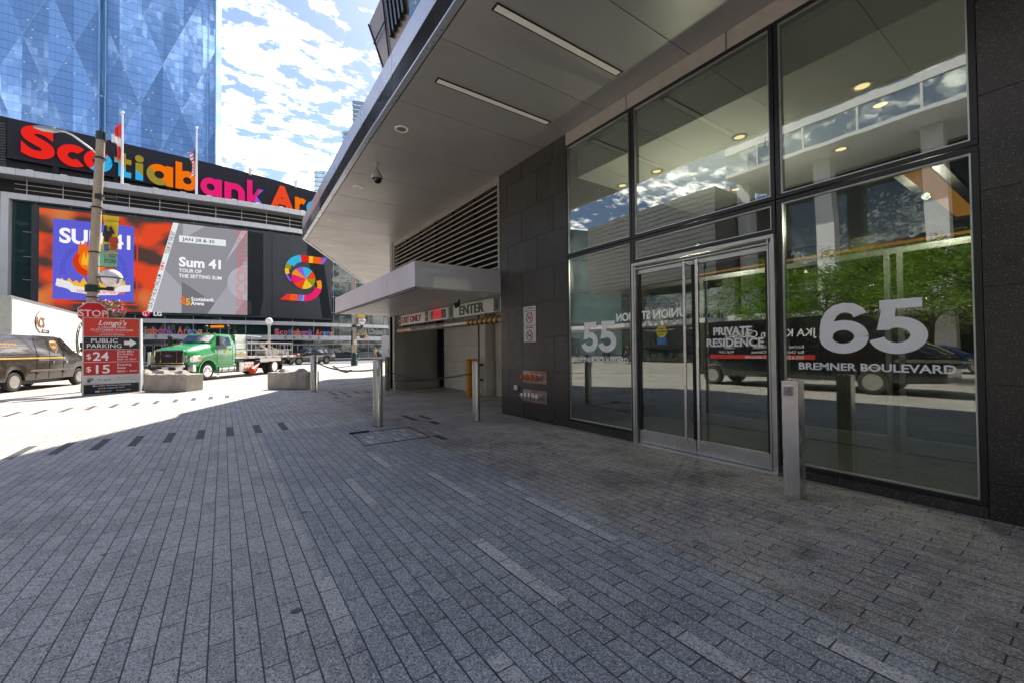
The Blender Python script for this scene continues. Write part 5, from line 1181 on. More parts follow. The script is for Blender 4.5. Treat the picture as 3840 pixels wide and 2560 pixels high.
MB().tube([(0, 0, 0), (.10, 0, 3), (.21, 0, 6.5), (.30, 0, 9.25)], [.175, .16, .14, .125], 12).build('pole', [M_POLE], lp, smooth=50)
MB().lathe([(.0, .3), (.155, .28), (.16, 0), (.14, -.02), (0, -.02)], (.31, 0, 9.25), 14).cyl((.31, 0, 9.5), (.31, 0, 9.68), .05, .03, 10).build('pole_cap', [M_GRN], lp)
a1 = MB(); a1.tube([(.22, 0, 8.70), (.02, -.05, 8.86), (-.22, -.08, 9.03), (-.42, -.1, 9.18), (-.60, -.12, 9.24), (-.78, -.13, 9.22)], .032, 10); arm = a1.build('arm', [M_ALU], lp, smooth=50)
MB().loft([[(x, y - w, z - .05 * q), (x, y + w, z - .05 * q), (x, y + w * .8, z + .06 * q), (x, y - w * .8, z + .06 * q)] for x, y, z, w, q in ((-.74, -.13, 9.21, .04, .7), (-.88, -.14, 9.20, .12, 1), (-1.15, -.16, 9.18, .14, 1.0), (-1.34, -.17, 9.17, .05, .5))]).cyl((-.86, -.14, 9.25), (-.86, -.14, 9.33), .035, n=10).build('lamp_head', [P('lamp_head_grey', (.36, .38, .40), .4, .4)], arm, bevel=.012)
MB().tube([(.36, -.05, 9.3), (.62, -.05, 9.0), (.68, -.05, 8.6), (.55, -.05, 8.35)], .008, 5).build('cable', [M_BLACK], lp)
for z in (8.55, 6.7, 5.05, 3.4): MB().lathe([(.185, -.02), (.19, 0), (.185, .02)], (.033 * z, 0, z), 14).build('clamp', [M_BLACK], lp)
MB().bar((.2, -.05, 7.1), (.4, -.12, 7.1), .16, .2).bar((.4, -.1, 7.15), (.75, -.12, 7.15), .04, .05).bar((.75, -.12, 7.0), (.75, -.12, 7.3), .03, .03).build('sensor_bracket', [M_BLACK], lp)
bn = MB(); n = 12
for k in range(n):
    for j in range(2):
        f0, f1 = k / n, (k + 1) / n
        P_ = lambda f, w: (.40 + w * .43 + .04 * sin(f * 5) * (1 - w) - f * .05, -.12 + .03 * sin(f * 7 + w * 2), 6.45 - 1.9 * f)
        bn.quad(P_(f0, j * .5), P_(f0, j * .5 + .5), P_(f1, j * .5 + .5), P_(f1, j * .5), 0 if k < 8 else 1)
ban = bn.build('banner', [P('banner_yellow', (.85, .62, .03), .7, var=.1), P('banner_green', (.25, .58, .40), .7, var=.08)], lp, smooth=60)
m = MB(); m.text('TORONTO WELCOMES', .075, (.34, -.16, 6.22), (1, 0, 0), (0, 0, 1), 0, .002, .001, .9).text('MONEY', .15, (.40, -.16, 5.0), (1, .0, 0), (0, 0, 1), 0, .004, .001, .75, shear=.2).text('BANK', .13, (.52, -.16, 4.88), (1, 0, 0), (0, 0, 1), 0, .004, .001, .75, shear=.2).text('STORE', .20, (.28, -.165, 4.68), (1, 0, 0), (0, 0, 1), 0, .012, .001, .9, shear=.2)
m.bar((.3, -.17, 5.05), (.36, -.17, 4.7), .01, .01); m.bar((.5, -.17, 5.18), (.9, -.17, 5.15), .01, .012); m.bar((.9, -.17, 5.15), (.78, -.17, 4.86), .01, .012)
m.prism([(.48, 6.05), (.52, 5.9), (.60, 5.75), (.78, 5.8), (.68, 5.92), (.6, 6.08), (.56, 5.98)], -.18, -.175, 0, lambda a, b, c: (a, c, b)); m.prism([(.28, 6.05), (.42, 6.05), (.42, 5.85), (.28, 5.85)], -.18, -.175, 0, lambda a, b, c: (a, c, b))
m.v = [(.40 + (v[0] - .22) * .6, v[1], v[2]) for v in m.v]; m.build('banner_lettering', [M_BLACK], ban)
m = MB(); sh = [(-.2, .2), (-.1, .24), (.1, .24), (.2, .2), (.24, .02), (.15, .0), (.14, -.22), (-.14, -.22), (-.15, 0), (-.24, .02)]
m.prism([(.42 + a * .9, 5.65 + b * .9) for a, b in sh], -.176, -.17, 0, lambda a, b, c: (a, c, b)); m.prism([(.72 + a, 5.42 + b) for a, b in sh], -.182, -.176, 1, lambda a, b, c: (a, c, b)); m.prism([(.28, 5.35), (.52, 5.38), (.48, 5.12), (.3, 5.12)], -.188, -.182, 2, lambda a, b, c: (a, c, b)); m.prism([(.3, 5.0), (.5, 5.14), (.8, 5.16), (.93, 5.08), (.93, 5.03), (.55, 5.02), (.3, 4.95)], -.186, -.18, 3, lambda a, b, c: (a, c, b))
m.v = [(.40 + (v[0] - .22) * .6, v[1], v[2]) for v in m.v]; m.build('banner_graphic', [P('shirt_black', (.03, .02, .02), .7), P('shirt_red', (.45, .07, .02), .7), P('badge_blue', (.06, .12, .38), .7), P('belt_tan', (.5, .38, .26), .7)], ban)
MB().bar((.2, -.1, 6.48), (.9, -.12, 6.48), .02, .02).bar((.15, -.1, 4.53), (.87, -.12, 4.53), .02, .02).build('banner_rod', [M_BLACK], lp)
globe(lp, (0, -.05, 3.72), (.62, -.12, 4.12))
bm = MB().lathe([(.19, -.13), (.20, -.12), (.20, .12), (.19, .13)], (.11, 0, 3.72), 14); bm.build('collar', [M_GRN], lp)
s = MB().box(-.11, .13, -.205, -.19, 2.78, 3.18).build('no_parking_plate', [P('plate_white', (.7, .7, .7), .5)], lp, bevel=.003)
m = MB(); m.tube([(.01 + .085 * cos(k * .3), -.212, 3.02 + .085 * sin(k * .3)) for k in range(22)], .010, 5); m.bar((-.05, -.212, 3.08), (.07, -.212, 2.96), .01, .018); m.build('prohibition_ring', [M_RED], s)
MB().text('P', .12, (-.03, -.211, 2.975), (1, 0, 0), (0, 0, 1), 0, .003, .001).build('lettering', [M_BLACK], s)
basket(lp, (-3.45, 21.0, 2.90), 1.05, 1)
MB().bar((.1, -.05, 2.95), (.6, -.18, 2.95), .03, .03).build('basket_arm', [M_ALU], lp)
# distant pole with globe lamp and basket
dp = thing('street_light', 'distant concrete light pole with dark green base, globe lamp and yellow banner', 'street light', (9.95, 40.0, 0))
MB().cyl((0, 0, 0), (0, 0, 9), .21, .13, 12).build('pole', [M_POLE], dp, smooth=50)
MB().lathe([(.30, 0), (.30, .5), (.24, .55), (.24, 1.0), (.28, 1.03), (.28, 1.15), (.2, 1.18)], n=14).build('base', [M_GRN], dp)
globe(dp, (0, -.05, 3.55), (.66, -.12, 4.05)); MB().lathe([(.24, -.12), (.24, .12)], (0, 0, 3.6), 12).build('collar', [M_GRN], dp)
MB().box(.25, .95, -.13, -.12, 4.4, 6.2).build('banner', [MATS['banner_yellow']], dp)
MB().box(-.1, .18, -.26, -.24, 1.95, 2.35).build('no_parking_plate', [MATS['plate_white']], dp)
MB().box(-.25, -.2, -.1, .1, 1.9, 3.2).build('side_plate', [M_BLACK], dp)
basket(dp, (10.62, 39.8, 2.75), 1.15, 2)
gp = thing('globe_lamp_post', 'grey post with a clear globe lamp behind the green truck flatbed', 'street light', (3.05, 39.0, 0))
MB().cyl((0, 0, 0), (0, 0, 3.35), .11, .09, 12).lathe([(.09, 3.3), (.15, 3.5), (.13, 3.6)], n=14).build('post', [P('post_grey', (.42, .42, .42), .5, .3)], gp, smooth=40)
MB().ball((0, 0, 3.80), .27, 20).build('globe', [M_GLOBE], gp, smooth=80)
# white kiosk column and barrier by the arena
t = thing('kiosk_column', 'white square column with a small parking meter box on its side, near the walking people', 'column', (17.62, 54.7, 0), -.3)
MB().box(-.55, .35, -.4, .4, 0, 3.25).build('column_body', [M_AW], t, bevel=.02); MB().box(.37, .75, -.3, .2, 1.0, 2.9).box(.42, .7, -.36, -.3, 2.9, 3.2).build('meter_box', [M_ALU], t, bevel=.02); MB().box(.2, .9, -.5, .1, 0, 1.0).build('bin_body', [M_AW], t, bevel=.02)
t = thing('crowd_barrier', 'grey steel crowd control barrier with vertical bars in front of the arena windows', 'barrier', (17.15, 61.9, 0), -.5)
m = MB().tube([(-1.1, 0, .1), (-1.1, 0, .95), (-.98, 0, 1.12), (.98, 0, 1.12), (1.1, 0, .95), (1.1, 0, .1)], .03, 6); m.build('rail', [M_ALU], t)
m = MB().tube([(-1.1, 0, .22), (1.1, 0, .22)], .025, 6)
for k in range(14): m.cyl((-.98 + k * .15, 0, .22), (-.98 + k * .15, 0, 1.12), .012, n=5)
m.build('bars', [M_ALU], t)
# ------------------------------------------------------------------ vehicles
M_TYRE = P('tyre', (.030, .028, .027), .8, var=.2, vs=9, bmp=.2, bs=80); M_CHR = P('chrome', (.70, .70, .72), .10, 1, var=.05); M_VGL = GLASS('car_glass', ior=1.9, dark=(.015, .02, .024)); M_TRIM = P('black_trim', (.015, .015, .016), .45)
M_RL = P('lamp_red', (.45, .01, .01), .25, coat=.6); M_AMB = P('lamp_amber', (.75, .22, .01), .3, coat=.5); M_HL = P('headlight_glass', (.62, .62, .62), .12, .5, coat=.8)
def wheel(par, c, r, w, side, rim, spokes=0, hub=True, label=None, dish=.03):
    """side +1: outer face looks to +y of the vehicle"""
    e = w / 2
    tprof = [(r * .60, -e), (r * .9, -e), (r * .985, -e * .75), (r, -e * .4), (r, e * .4), (r * .985, e * .75), (r * .9, e), (r * .60, e)]
    o = MB().lathe(tprof, c, 32, axis=(0, 1, 0)).build('wheel', [M_TYRE], par, smooth=40)
    if label: o['label'] = label
    ax = (0, side, 0)
    m = MB().lathe([(0, e - dish * 1.6), (r * .18, e - dish * 1.5), (r * .2, e - dish * .4) , (r * .22, e - dish * 1.8), (r * .5, e - dish * 2.6), (r * .57, e - dish * .4), (r * .62, e + .004), (r * .64, e + .002)], c, 32, axis=ax)
    m.build('rim', [rim], o, smooth=35)
    if spokes:
        m = MB()
        for k in range(spokes):
            a = 2 * pi * k / spokes; y = c[1] + side * (e - dish * .6)
            m.bar((c[0] + .12 * r * cos(a), y, c[2] + .12 * r * sin(a)), (c[0] + .58 * r * cos(a), y, c[2] + .58 * r * sin(a)), .10 * r, .03)
        m.build('spokes', [M_TRIM if spokes == 5 else rim], o)
    else:
        m = MB()
        for k in range(8): a = 2 * pi * k / 8; y = c[1] + side * (e - dish * 2.1); m.cyl((c[0] + .36 * r * cos(a), y, c[2] + .36 * r * sin(a)), (c[0] + .36 * r * cos(a), y + side * .012, c[2] + .36 * r * sin(a)), .055 * r, n=10)
        m.build('hand_holes', [M_TRIM], o)
    return o
class Body:
    """car body lofted nose to tail; a station is (x, zb, w, zm, ws, zs, wt, zt): sill, belt, shoulder and roof heights with half widths"""
    def __init__(s, st): s.st = st
    def mesh(s, mb, m=0):
        secs = []
        for (x, zb, w, zm, ws, zs, wt, zt) in s.st:
            L_ = [(w * .96, zb), (w, (zb + zm) / 2), (w, zm), (ws, zs), (wt, zt - .03), (wt * .8, zt)]
            secs.append([(x, y, z) for y, z in L_] + [(x, -y, z) for y, z in L_[::-1]])
        return mb.loft(secs, m)
    def at(s, x):
        st = s.st
        for a, b in zip(st[:-1], st[1:]):
            if min(a[0], b[0]) <= x <= max(a[0], b[0]) and a[0] != b[0]:
                f = (x - a[0]) / (b[0] - a[0]); return [u + (v - u) * f for u, v in zip(a, b)]
        return list(st[0] if abs(x - st[0][0]) < abs(x - st[-1][0]) else st[-1])
    def side(s, x, z, off=.008, sgn=1):
        (_, zb, w, zm, ws, zs, wt, zt) = s.at(x)
        pts = [(w * .96, zb), (w, (zb + zm) / 2), (w, zm), (ws, zs), (wt, zt - .03), (wt * .8, zt)]
        for (a, b), (c, d) in zip(pts[:-1], pts[1:]):
            if b <= z <= d + 1e-6: f = (z - b) / max(d - b, 1e-6); return (x, sgn * (a + (c - a) * f + off), z)
        return (x, sgn * (w + off), z)
    def patch(s, mb, poly, sgn=1, off=.01, m=0, nsub=5, th=.02):
        """four-cornered patch (x, z) laid on the side"""
        (a, b, c, d) = poly
        G = []
        for i in range(nsub + 1):
            u = i / nsub; row = []
            for j in range(nsub + 1):
                v = j / nsub
                x = (a[0] * (1 - u) + b[0] * u) * (1 - v) + (d[0] * (1 - u) + c[0] * u) * v; z = (a[1] * (1 - u) + b[1] * u) * (1 - v) + (d[1] * (1 - u) + c[1] * u) * v
                row.append(s.side(x, z, off, sgn))
            G.append(row)
        n = nsub + 1; vs = [p for r_ in G for p in r_]
        mb.add(vs, [(i * n + j, (i + 1) * n + j, (i + 1) * n + j + 1, i * n + j + 1) for i in range(nsub) for j in range(nsub)], m); return mb
def arch(x, r, zc, zb):  # sill height over a wheel
    return max(zb, zc + sqrt(max(0, r * r - x * x))) if abs(x) < r else zb
def stations(base, wheels, r, zc, zb, extra=7):
    """base: list of stations; insert arch cut-outs at wheel x positions"""
    B0 = Body(base); xs = [s[0] for s in base]
    lo, hi = min(xs), max(xs); out = set(xs)
    for wx in wheels:
        for k in range(extra + 1):
            out.add(round(wx - r + 2 * r * k / extra, 3))
        out.add(wx - r - .01); out.add(wx + r + .01)
    res = []
    for x in sorted([x for x in out if lo <= x <= hi], reverse=True):
        s_ = B0.at(x); s_[0] = x
        for wx in wheels: s_[1] = max(s_[1], arch(x - wx, r, zc, s_[1]))
        s_[3] = max(s_[3], s_[1] + .04); s_[5] = max(s_[5], s_[3] + .03); res.append(tuple(s_))
    return Body(res)
# --- green flatbed truck; +x forward, +y its left side, which faces the camera
tk = thing('flatbed_truck', 'bright green heavy flatbed truck with chrome bumper parked behind the concrete blocks', 'truck', (-.51 - .816 * .15, 25.49 + .578 * .15, 0), atan2(-.816, -.578))
M_TG = P('truck_green', (.004, .30, .055), .32, coat=.8, var=.10, vs=1.5, dirt=.25)
HW = 1.0
off = -HW  # local y of the centre line: outer left wheel face at y ~ 0
tc = thing('truck_frame_origin', None, None); bpy.data.objects.remove(tc)
def tkb(o): o.location = (0, -HW + .05, 0); return o
BT = stations([(1.18, .72, .88, 1.1, .84, 1.35, .70, 1.47), (1.0, .70, .97, 1.2, .86, 1.42, .74, 1.56), (.4, .70, 1.0, 1.25, .86, 1.52, .72, 1.68), (-.30, .66, 1.0, 1.32, .90, 1.62, .72, 1.80), (-.42, .66, 1.0, 1.4, .96, 1.72, .80, 1.83), (-.82, .60, 1.02, 1.45, .98, 1.76, .80, 2.24), (-1.0, .58, 1.02, 1.45, .99, 1.78, .82, 2.30), (-1.75, .58, 1.02, 1.45, .99, 1.78, .82, 2.30), (-1.93, .60, 1.0, 1.45, .98, 1.76, .80, 2.22)], [0], .60, .43, .7)
tkb(BT.mesh(MB()).build('cab', [M_TG], tk, smooth=42))
m = MB()
for sg in (1, -1): BT.patch(m, ((-.62, 1.72), (-1.62, 1.72), (-1.62, 2.16), (-.86, 2.16)), sg)
tkb(m.build('side_window', [M_VGL], tk))
m = MB(); m.quad((-.415, .72, 1.86), (-.415, -.72, 1.86), (-.80, -.70, 2.215), (-.80, .70, 2.215)); m.v = [(v[0] + .02, v[1], v[2] + .012) for v in m.v]; tkb(m.build('windshield', [GLASS('windshield_glass', ior=2.2, dark=(.02, .03, .05))], tk))
m = MB().bar((-.37, .55, 1.885), (-.46, .05, 1.93), .02, .03).bar((-.37, -.1, 1.885), (-.46, -.6, 1.93), .02, .03); tkb(m.build('wipers', [M_TRIM], tk))
m = MB()
for sg in (1, -1):
    for xx in (-.58, -1.70): m.tube([BT.side(xx, z, .004, sg) for z in (.72, 1.1, 1.44, 1.72)], .007, 4)
    m.tube([BT.side(x, .74, .004, sg) for x in (-.7, -1.2, -1.7)], .007, 4)
tkb(m.build('door_seam', [M_TRIM], tk))
tkb(MB().box(-1.6, -1.45, 1.0, 1.03, 1.48, 1.54).build('door_handle', [M_TRIM], tk))
m = MB(); BT.patch(m, ((-.5, 1.52), (-1.25, 1.52), (-1.25, 1.73), (-.5, 1.73)), 1, .02); tkb(m.build('door_trim', [M_TRIM], tk))
# grille, bumper, lamps
g = MB().box(1.17, 1.22, -.70, .70, .83, 1.50, 0); g.v = [(v[0] - (v[2] - .83) * .06, v[1], v[2]) for v in g.v]; GR = tkb(g.build('grille', [M_CHR], tk, bevel=.03))
g = MB()
for y0, y1 in ((-.62, -.40), (-.35, .35), (.40, .62)): g.box(1.215, 1.226, y0, y1, .90, 1.43)
g.v = [(v[0] - (v[2] - .83) * .06, v[1], v[2]) for v in g.v]; g.build('mesh_insert', [P('grille_mesh', (.035, .03, .035), .5, .6, var=.5, vs=60)], GR)
g = MB(); 
for k in range(9):
    for y0, y1 in ((-.35, .35),): g.bar((1.228 - k * .0035, y0, .93 + k * .057), (1.228 - k * .0035, y1, .93 + k * .057), .012, .012)
g.build('grille_bars', [M_STEELD], GR)
g = MB(); g.cyl((1.20, 0, 1.22), (1.222, 0, 1.22), 1, n=28); g.v = [(v[0], v[1] * .165, 1.22 + (v[2] - 1.22) * .068) for v in g.v]; em = g.build('emblem', [P('emblem_blue', (.02, .04, .22), .25, .3, coat=.8)], GR)
g = MB(); g.tube([(1.222, .165 * cos(k * .3), 1.22 + .068 * sin(k * .3)) for k in range(22)], .006, 5); g.text('Ford', .085, (1.224, -.095, 1.192), (0, 1, 0), (0, 0, 1), 0, .003, .002, 1.05, shear=.35); g.build('emblem_lettering', [M_CHR], em)
bp = MB(); bp.loft([[(1.22, y, .47), (1.38 - .25 * abs(y) ** 3, y, .47), (1.40 - .25 * abs(y) ** 3, y, .80), (1.22, y, .80)] for y in (-1.16, -1.0, -.7, 0, .7, 1.0, 1.16)]); BP = tkb(bp.build('bumper', [M_CHR], tk, bevel=.025))
g = MB()
for y0, y1 in ((-.85, -.5), (-.42, -.05), (.05, .42), (.5, .85)): g.box(1.2, 1.415 - .25 * max(abs(y0), abs(y1)) ** 3 * .9, y0, y1, .56, .70)
g.build('bumper_opening', [M_TRIM], BP); MB().box(1.40, 1.425, -.12, .16, .56, .70).build('licence_plate', [MATS['plate_white']], BP)
m = MB().box(1.05, 1.25, -.9, .9, .50, .84); tkb(m.build('front_valance', [M_TRIM], tk))
for sg, lb in ((1, 'headlight'), (-1, 'headlight')):
    m = MB(); BT.patch(m, ((.52, .96), (1.10, .90), (1.10, 1.22), (.56, 1.24)), sg, .012); m.box(1.17, 1.20, sg * .72 if sg < 0 else .72, sg * .88 if sg > 0 else -.88, .92, 1.22) if False else None
    h = tkb(m.build(lb, [M_HL], tk)); q = MB(); BT.patch(q, ((.50, 1.02), (.68, 1.02), (.68, 1.16), (.50, 1.16)), sg, .018); q.build('turn_signal', [M_AMB], h)
    q = MB().box(1.17, 1.205, min(sg * .72, sg * .86), max(sg * .72, sg * .86), .92, 1.24); q.build('lamp_front', [M_HL], h)
m = MB()
for y in (-.6, -.3, -.1, .1, .3, .6): m.ball((-.93, y, 2.32), .045, 8, 0, 1, 1.4, .8)
tkb(m.build('marker_light', [M_AMB], tk))
# mirrors
for sg in (1, -1):
    m = MB().box(-.38, -.30, sg * 1.22 - .09, sg * 1.22 + .09, 1.72, 2.16).bar((-.5, sg * .98, 1.75), (-.34, sg * 1.2, 1.78), .03, .03).bar((-.6, sg * .96, 2.05), (-.34, sg * 1.2, 2.08), .03, .03); tkb(m.build('mirror', [M_TRIM], tk, bevel=.015))
# light bar on its gantry
m = MB().box(-2.0, -1.94, -.62, -.56, 2.25, 2.66).box(-2.0, -1.94, .56, .62, 2.25, 2.66).box(-2.02, -1.92, -.7, .7, 2.62, 2.67); LBm = tkb(m.build('light_gantry', [M_TRIM], tk))
MB().box(-2.02, -1.9, -.35, .35, 2.68, 2.80).build('amber_light_bar', [EM('beacon', (255, 140, 20), 1.0)], LBm, bevel=.03)
m = MB()
for y in (-.58, .58): m.cyl((-2.0, y, 2.74), (-1.85, y, 2.74), .07, .08, 12)
m.build('work_lamp', [M_TRIM], LBm, smooth=40)
m = MB().text('SUNBELT', .15, BT.side(-.85, 1.18, .012), (-1, 0, 0), (0, 0, 1), 0, .006, .001, .95).text('RENTALS', .07, BT.side(-.98, 1.10, .012), (-1, 0, 0), (0, 0, 1), 0, .003, .001, .9).text('SUNBELT RENTALS OF CANADA INC', .06, BT.side(-.62, .96, .012), (-1, 0, 0), (0, 0, 1), 0, .002, .001, .95)
tkb(m.build('door_lettering', [M_LET], tk)); m = MB(); p = BT.side(-1.18, 1.42, .012); m.box(p[0] - .09, p[0] + .09, p[1] - .008, p[1], 1.32, 1.42); m.cyl((p[0], p[1] - .008, 1.45), (p[0], p[1], 1.45), .06, n=16); tkb(m.build('door_logo', [P('logo_yellow', (.7, .6, .02), .5)], tk))
# step, tank, tool box
m = MB().cyl((-.78, -.18, .50), (-2.05, -.18, .50), .21, n=20); FT = tkb(m.build('fuel_tank', [P('tank_steel', (.45, .45, .46), .22, .9)], tk, smooth=40)); FT.location.y = 0 - HW * 0
m = MB()
for x in (-.95, -1.45, -1.9): m.cyl((x, -.18, .50), (x - .05, -.18, .50), .218, n=20)
m.build('tank_strap', [M_TRIM], FT); MB().box(-2.05, -.75, -.12, .03, .70, .74).box(-1.0, -.7, -.05, .04, .22, .26).box(-.75, -.55, -.2, .04, .12, .16).build('step', [M_ALU], FT)
TB = MB().box(-2.35, -3.62, -.6, .0, .28, .82).build('tool_box', [P('tool_box_steel', (.40, .37, .34), .35, .8, var=.15, dirt=.3)], tk, bevel=.012)
m = MB().box(-2.75, -2.42, .0, .012, .33, .77).box(-3.55, -2.82, .0, .012, .33, .77); m.build('tool_box_door', [P('tool_box_steel2', (.48, .45, .42), .35, .8)], TB, bevel=.006)
m = MB()
for k in range(5): m.cyl((-2.9 - k * .13, .012, .66 - (k % 2) * .18), (-2.9 - k * .13, .03, .66 - (k % 2) * .18), .03, n=8)
m.build('latch', [M_TRIM], TB)
# chassis
MB().box(-8.0, .9, -1.45, -1.30, .55, .80).box(-8.0, .9, -.70, -.55, .55, .80).box(-8.2, -8.1, -1.7, -.3, .5, .8).box(-4.0, -3.7, -1.4, -.6, .3, .6).cyl((-5.74, -1.9, .46), (-5.74, -.1, .46), .12, n=12).cyl((0, -1.9, .43), (0, -.1, .43), .09, n=12).build('chassis', [M_TRIM], tk)
wheel(tk, (0, -.14, .44), .44, .27, 1, M_CHR, dish=-.01, label='front wheel with a polished rim and a big hub'); wheel(tk, (0, -1.78, .44), .44, .27, -1, M_CHR, dish=-.01)
for y, sg in ((-.14, 1), (-.46, 1), (-1.46, -1), (-1.78, -1)): wheel(tk, (-5.74, y, .44), .44, .26, sg, M_CHR if y in (-.14, -1.78) else M_STEELD, dish=.05)
def arcstrip(cx, cz, r, a0, a1, y0, y1, t_, n=12):
    m = MB(); secs = []
    for k in range(n + 1):
        a = radians(a0 + (a1 - a0) * k / n); secs.append([(cx + r * cos(a), y0, cz + r * sin(a)), (cx + r * cos(a), y1, cz + r * sin(a)), (cx + (r + t_) * cos(a), y1, cz + (r + t_) * sin(a)), (cx + (r + t_) * cos(a), y0, cz + (r + t_) * sin(a))])
    return m.loft(secs)
arcstrip(0, .43, .575, -18, 178, -.20, .045, .06).build('fender_flare', [M_TG], tk, smooth=50)
w_ = MB(); w_.add([(-5.1, .02, .92), (-5.2, .02, .98), (-6.3, .02, .98), (-6.42, .02, .88), (-6.5, .02, .55), (-5.1, -.6, .92), (-5.2, -.6, .98), (-6.3, -.6, .98), (-6.42, -.6, .88), (-6.5, -.6, .55)], [(0, 1, 6, 5), (1, 2, 7, 6), (2, 3, 8, 7), (3, 4, 9, 8)]); w_.box(-6.42, -4.2, .0, .012, .78, .98); w_.box(-5.1, -4.2, -.5, 0, .74, .76)
w_.build('rear_fender', [P('fender_steel', (.36, .33, .31), .35, .8, dirt=.3)], tk); MB().box(-6.56, -6.52, -.6, .02, .2, .95).build('mud_flap', [M_TRIM], tk)
# flatbed
M_BED = P('bed_alu', (.34, .33, .32), .35, .8, dirt=.3)
BED = MB().box(-8.65, -1.98, -1.95, .04, 1.0, 1.12).build('flatbed', [M_BED], tk, bevel=.006)
m = MB()
for k in range(7): m.box(-8.3 + k * .86, -7.95 + k * .86, .04, .052, 1.02, 1.08)
m.build('reflector_tape', [P('tape_red', (.40, .02, .02), .4)], BED)
m = MB(); 
for x, y in ((-8.6, .0), (-8.6, -1.9)): m.cyl((x, y, 1.1), (x + .25, y, 1.1), .11, n=14)
m.build('bed_roller', [P('roller_rust', (.22, .08, .04), .6)], BED, smooth=40)
def diamond():
    m, nt, out = newmat('diamond_plate'); b = nt.nodes.new('ShaderNodeBsdfPrincipled'); nt.links.new(b.outputs[0], out.inputs[0]); b.inputs['Metallic'].default_value = .9; b.inputs['Roughness'].default_value = .32; b.inputs['Base Color'].default_value = (.42, .46, .42, 1)
    c = coords(nt); s = nt.nodes.new('ShaderNodeSeparateXYZ'); nt.links.new(c, s.inputs[0]); a = mth(nt, 'SINE', mth(nt, 'MULTIPLY', mth(nt, 'ADD', mth(nt, 'ADD', s.outputs[0], s.outputs[1]), s.outputs[2]), 85)); d = mth(nt, 'SINE', mth(nt, 'MULTIPLY', mth(nt, 'SUBTRACT', s.outputs[2], mth(nt, 'ADD', s.outputs[0], s.outputs[1])), 60))
    h = mth(nt, 'MAXIMUM', mth(nt, 'MULTIPLY', a, d), 0); nt.links.new(bump(nt, h, .9, .02), b.inputs['Normal']); nt.links.new(mixc(nt, h, (.28, .31, .28), (.66, .68, .64)), b.inputs['Base Color']); return m
M_DIA = diamond()
m = MB().box(-2.92, -2.02, -1.9, .02, 1.12, 1.50).box(-2.92, -2.02, -1.9, .0, 1.52, 1.86).box(-2.92, -2.02, -1.9, -.02, 1.88, 2.30); m.build('deck_locker', [M_DIA], tk, bevel=.01)
MB().box(-2.95, -2.06, .02, .03, 1.2, 1.3).box(-2.6, -2.4, .02, .032, 1.30, 1.38).build('locker_label', [P('label_yellow', (.55, .45, .05), .5)], tk)
m = MB()
for x in (-3.0, -7.75):
    for y in (.0, -1.9): m.cyl((x, y, 1.12), (x, y, 1.92 if x < -5 else 2.0), .025, n=8)
for z in (1.48, 1.90):
    for y in (.0, -1.9): m.cyl((-3.0, y, z), (-7.75, y, z), .022, n=8)
    m.cyl((-7.75, .0, z), (-7.75, -1.9, z), .022, n=8)
for k in range(11): 
    for y in (0, -1.9): m.cyl((-3.4 - k * .42, y, 1.12), (-3.4 - k * .42, y, 1.9), .014, n=6)
m.bar((-2.95, 0, 2.28), (-4.3, 0, 2.24), .03, .05); m.bar((-2.95, -1.9, 2.28), (-4.3, -1.9, 2.24), .03, .05); m.bar((-3.4, 0, 2.26), (-3.4, 0, 1.5), .03, .03)
m.build('deck_rail', [M_BED], tk)
eq = thing('lift_equipment', 'white and steel boom machine parts lying on the truck flatbed', 'machine', (2.4, 30.6, 1.12), atan2(-.816, -.578))
m = MB().box(-.5, .5, -.3, .3, .05, .35).bar((-.3, 0, .3), (-1.1, .1, .12), .12, .12).bar((.1, 0, .3), (.9, -.1, .75), .14, .1).cyl((.7, -.3, .2), (.7, .3, .2), .2, n=14).cyl((-1.3, -.2, .15), (-1.3, .2, .15), .15, n=14).box(-1.9, -1.6, -.2, .2, .02, .26)
m.build('machine_body', [P('machine_white', (.5, .5, .48), .5, dirt=.3)], eq, bevel=.01); MB().bar((.2, .05, .62), (-.9, .15, .3), .05, .05).bar((.9, .1, .5), (.4, .1, .85), .06, .04).box(-.9, -.75, -.1, .1, .2, .4).build('boom', [P('machine_amber', (.5, .3, .08), .5)], eq)
cn = thing('traffic_cone', 'orange traffic cone with white band stowed at a slant under the flatbed', 'traffic cone', (1.54, 28.35, .5), atan2(-.816, -.578)); cn.rotation_euler[1] = radians(-62)
MB().lathe([(.20, -.42), (.17, -.40), (.03, .38), (0, .39)], n=20).build('cone', [P('cone_orange', (.80, .07, .03), .5)], cn, smooth=40); MB().lathe([(.112, -.10), (.118, -.12), (.083, .08), (.078, .08)], n=20).build('band', [M_LET], cn, smooth=40)
# --- brown delivery van; +x forward, +y left; its right side faces the camera
M_VB = P('van_brown', (.030, .018, .011), .25, coat=.7, var=.15, vs=1.2); M_GOLD = P('van_gold', (.72, .42, .10), .5)
va = thing('delivery_van', 'glossy dark brown delivery van with a gold shield and stripe beside the price sign', 'van', (-6.26, 22.97, 0), atan2(3.41, 1.0))
HV = .98
def vb(o): o.location = (0, HV, 0); return o
BV = stations([(4.42, .45, .80, .70, .74, .95, .60, 1.05), (4.3, .42, .93, .9, .86, 1.12, .72, 1.22), (3.55, .40, 1.0, 1.15, .95, 1.32, .76, 1.45), (3.35, .38, 1.0, 1.2, .96, 1.40, .80, 1.52), (2.55, .38, 1.02, 1.25, 1.0, 1.46, .80, 2.03), (2.2, .38, 1.02, 1.25, 1.0, 1.46, .84, 2.10), (-1.35, .38, 1.02, 1.25, 1.0, 1.46, .84, 2.12), (-1.5, .42, 1.0, 1.25, .97, 1.46, .82, 2.06)], [0, 3.55], .46, .36, .38)
vb(BV.mesh(MB()).build('body', [M_VB], va, smooth=40))
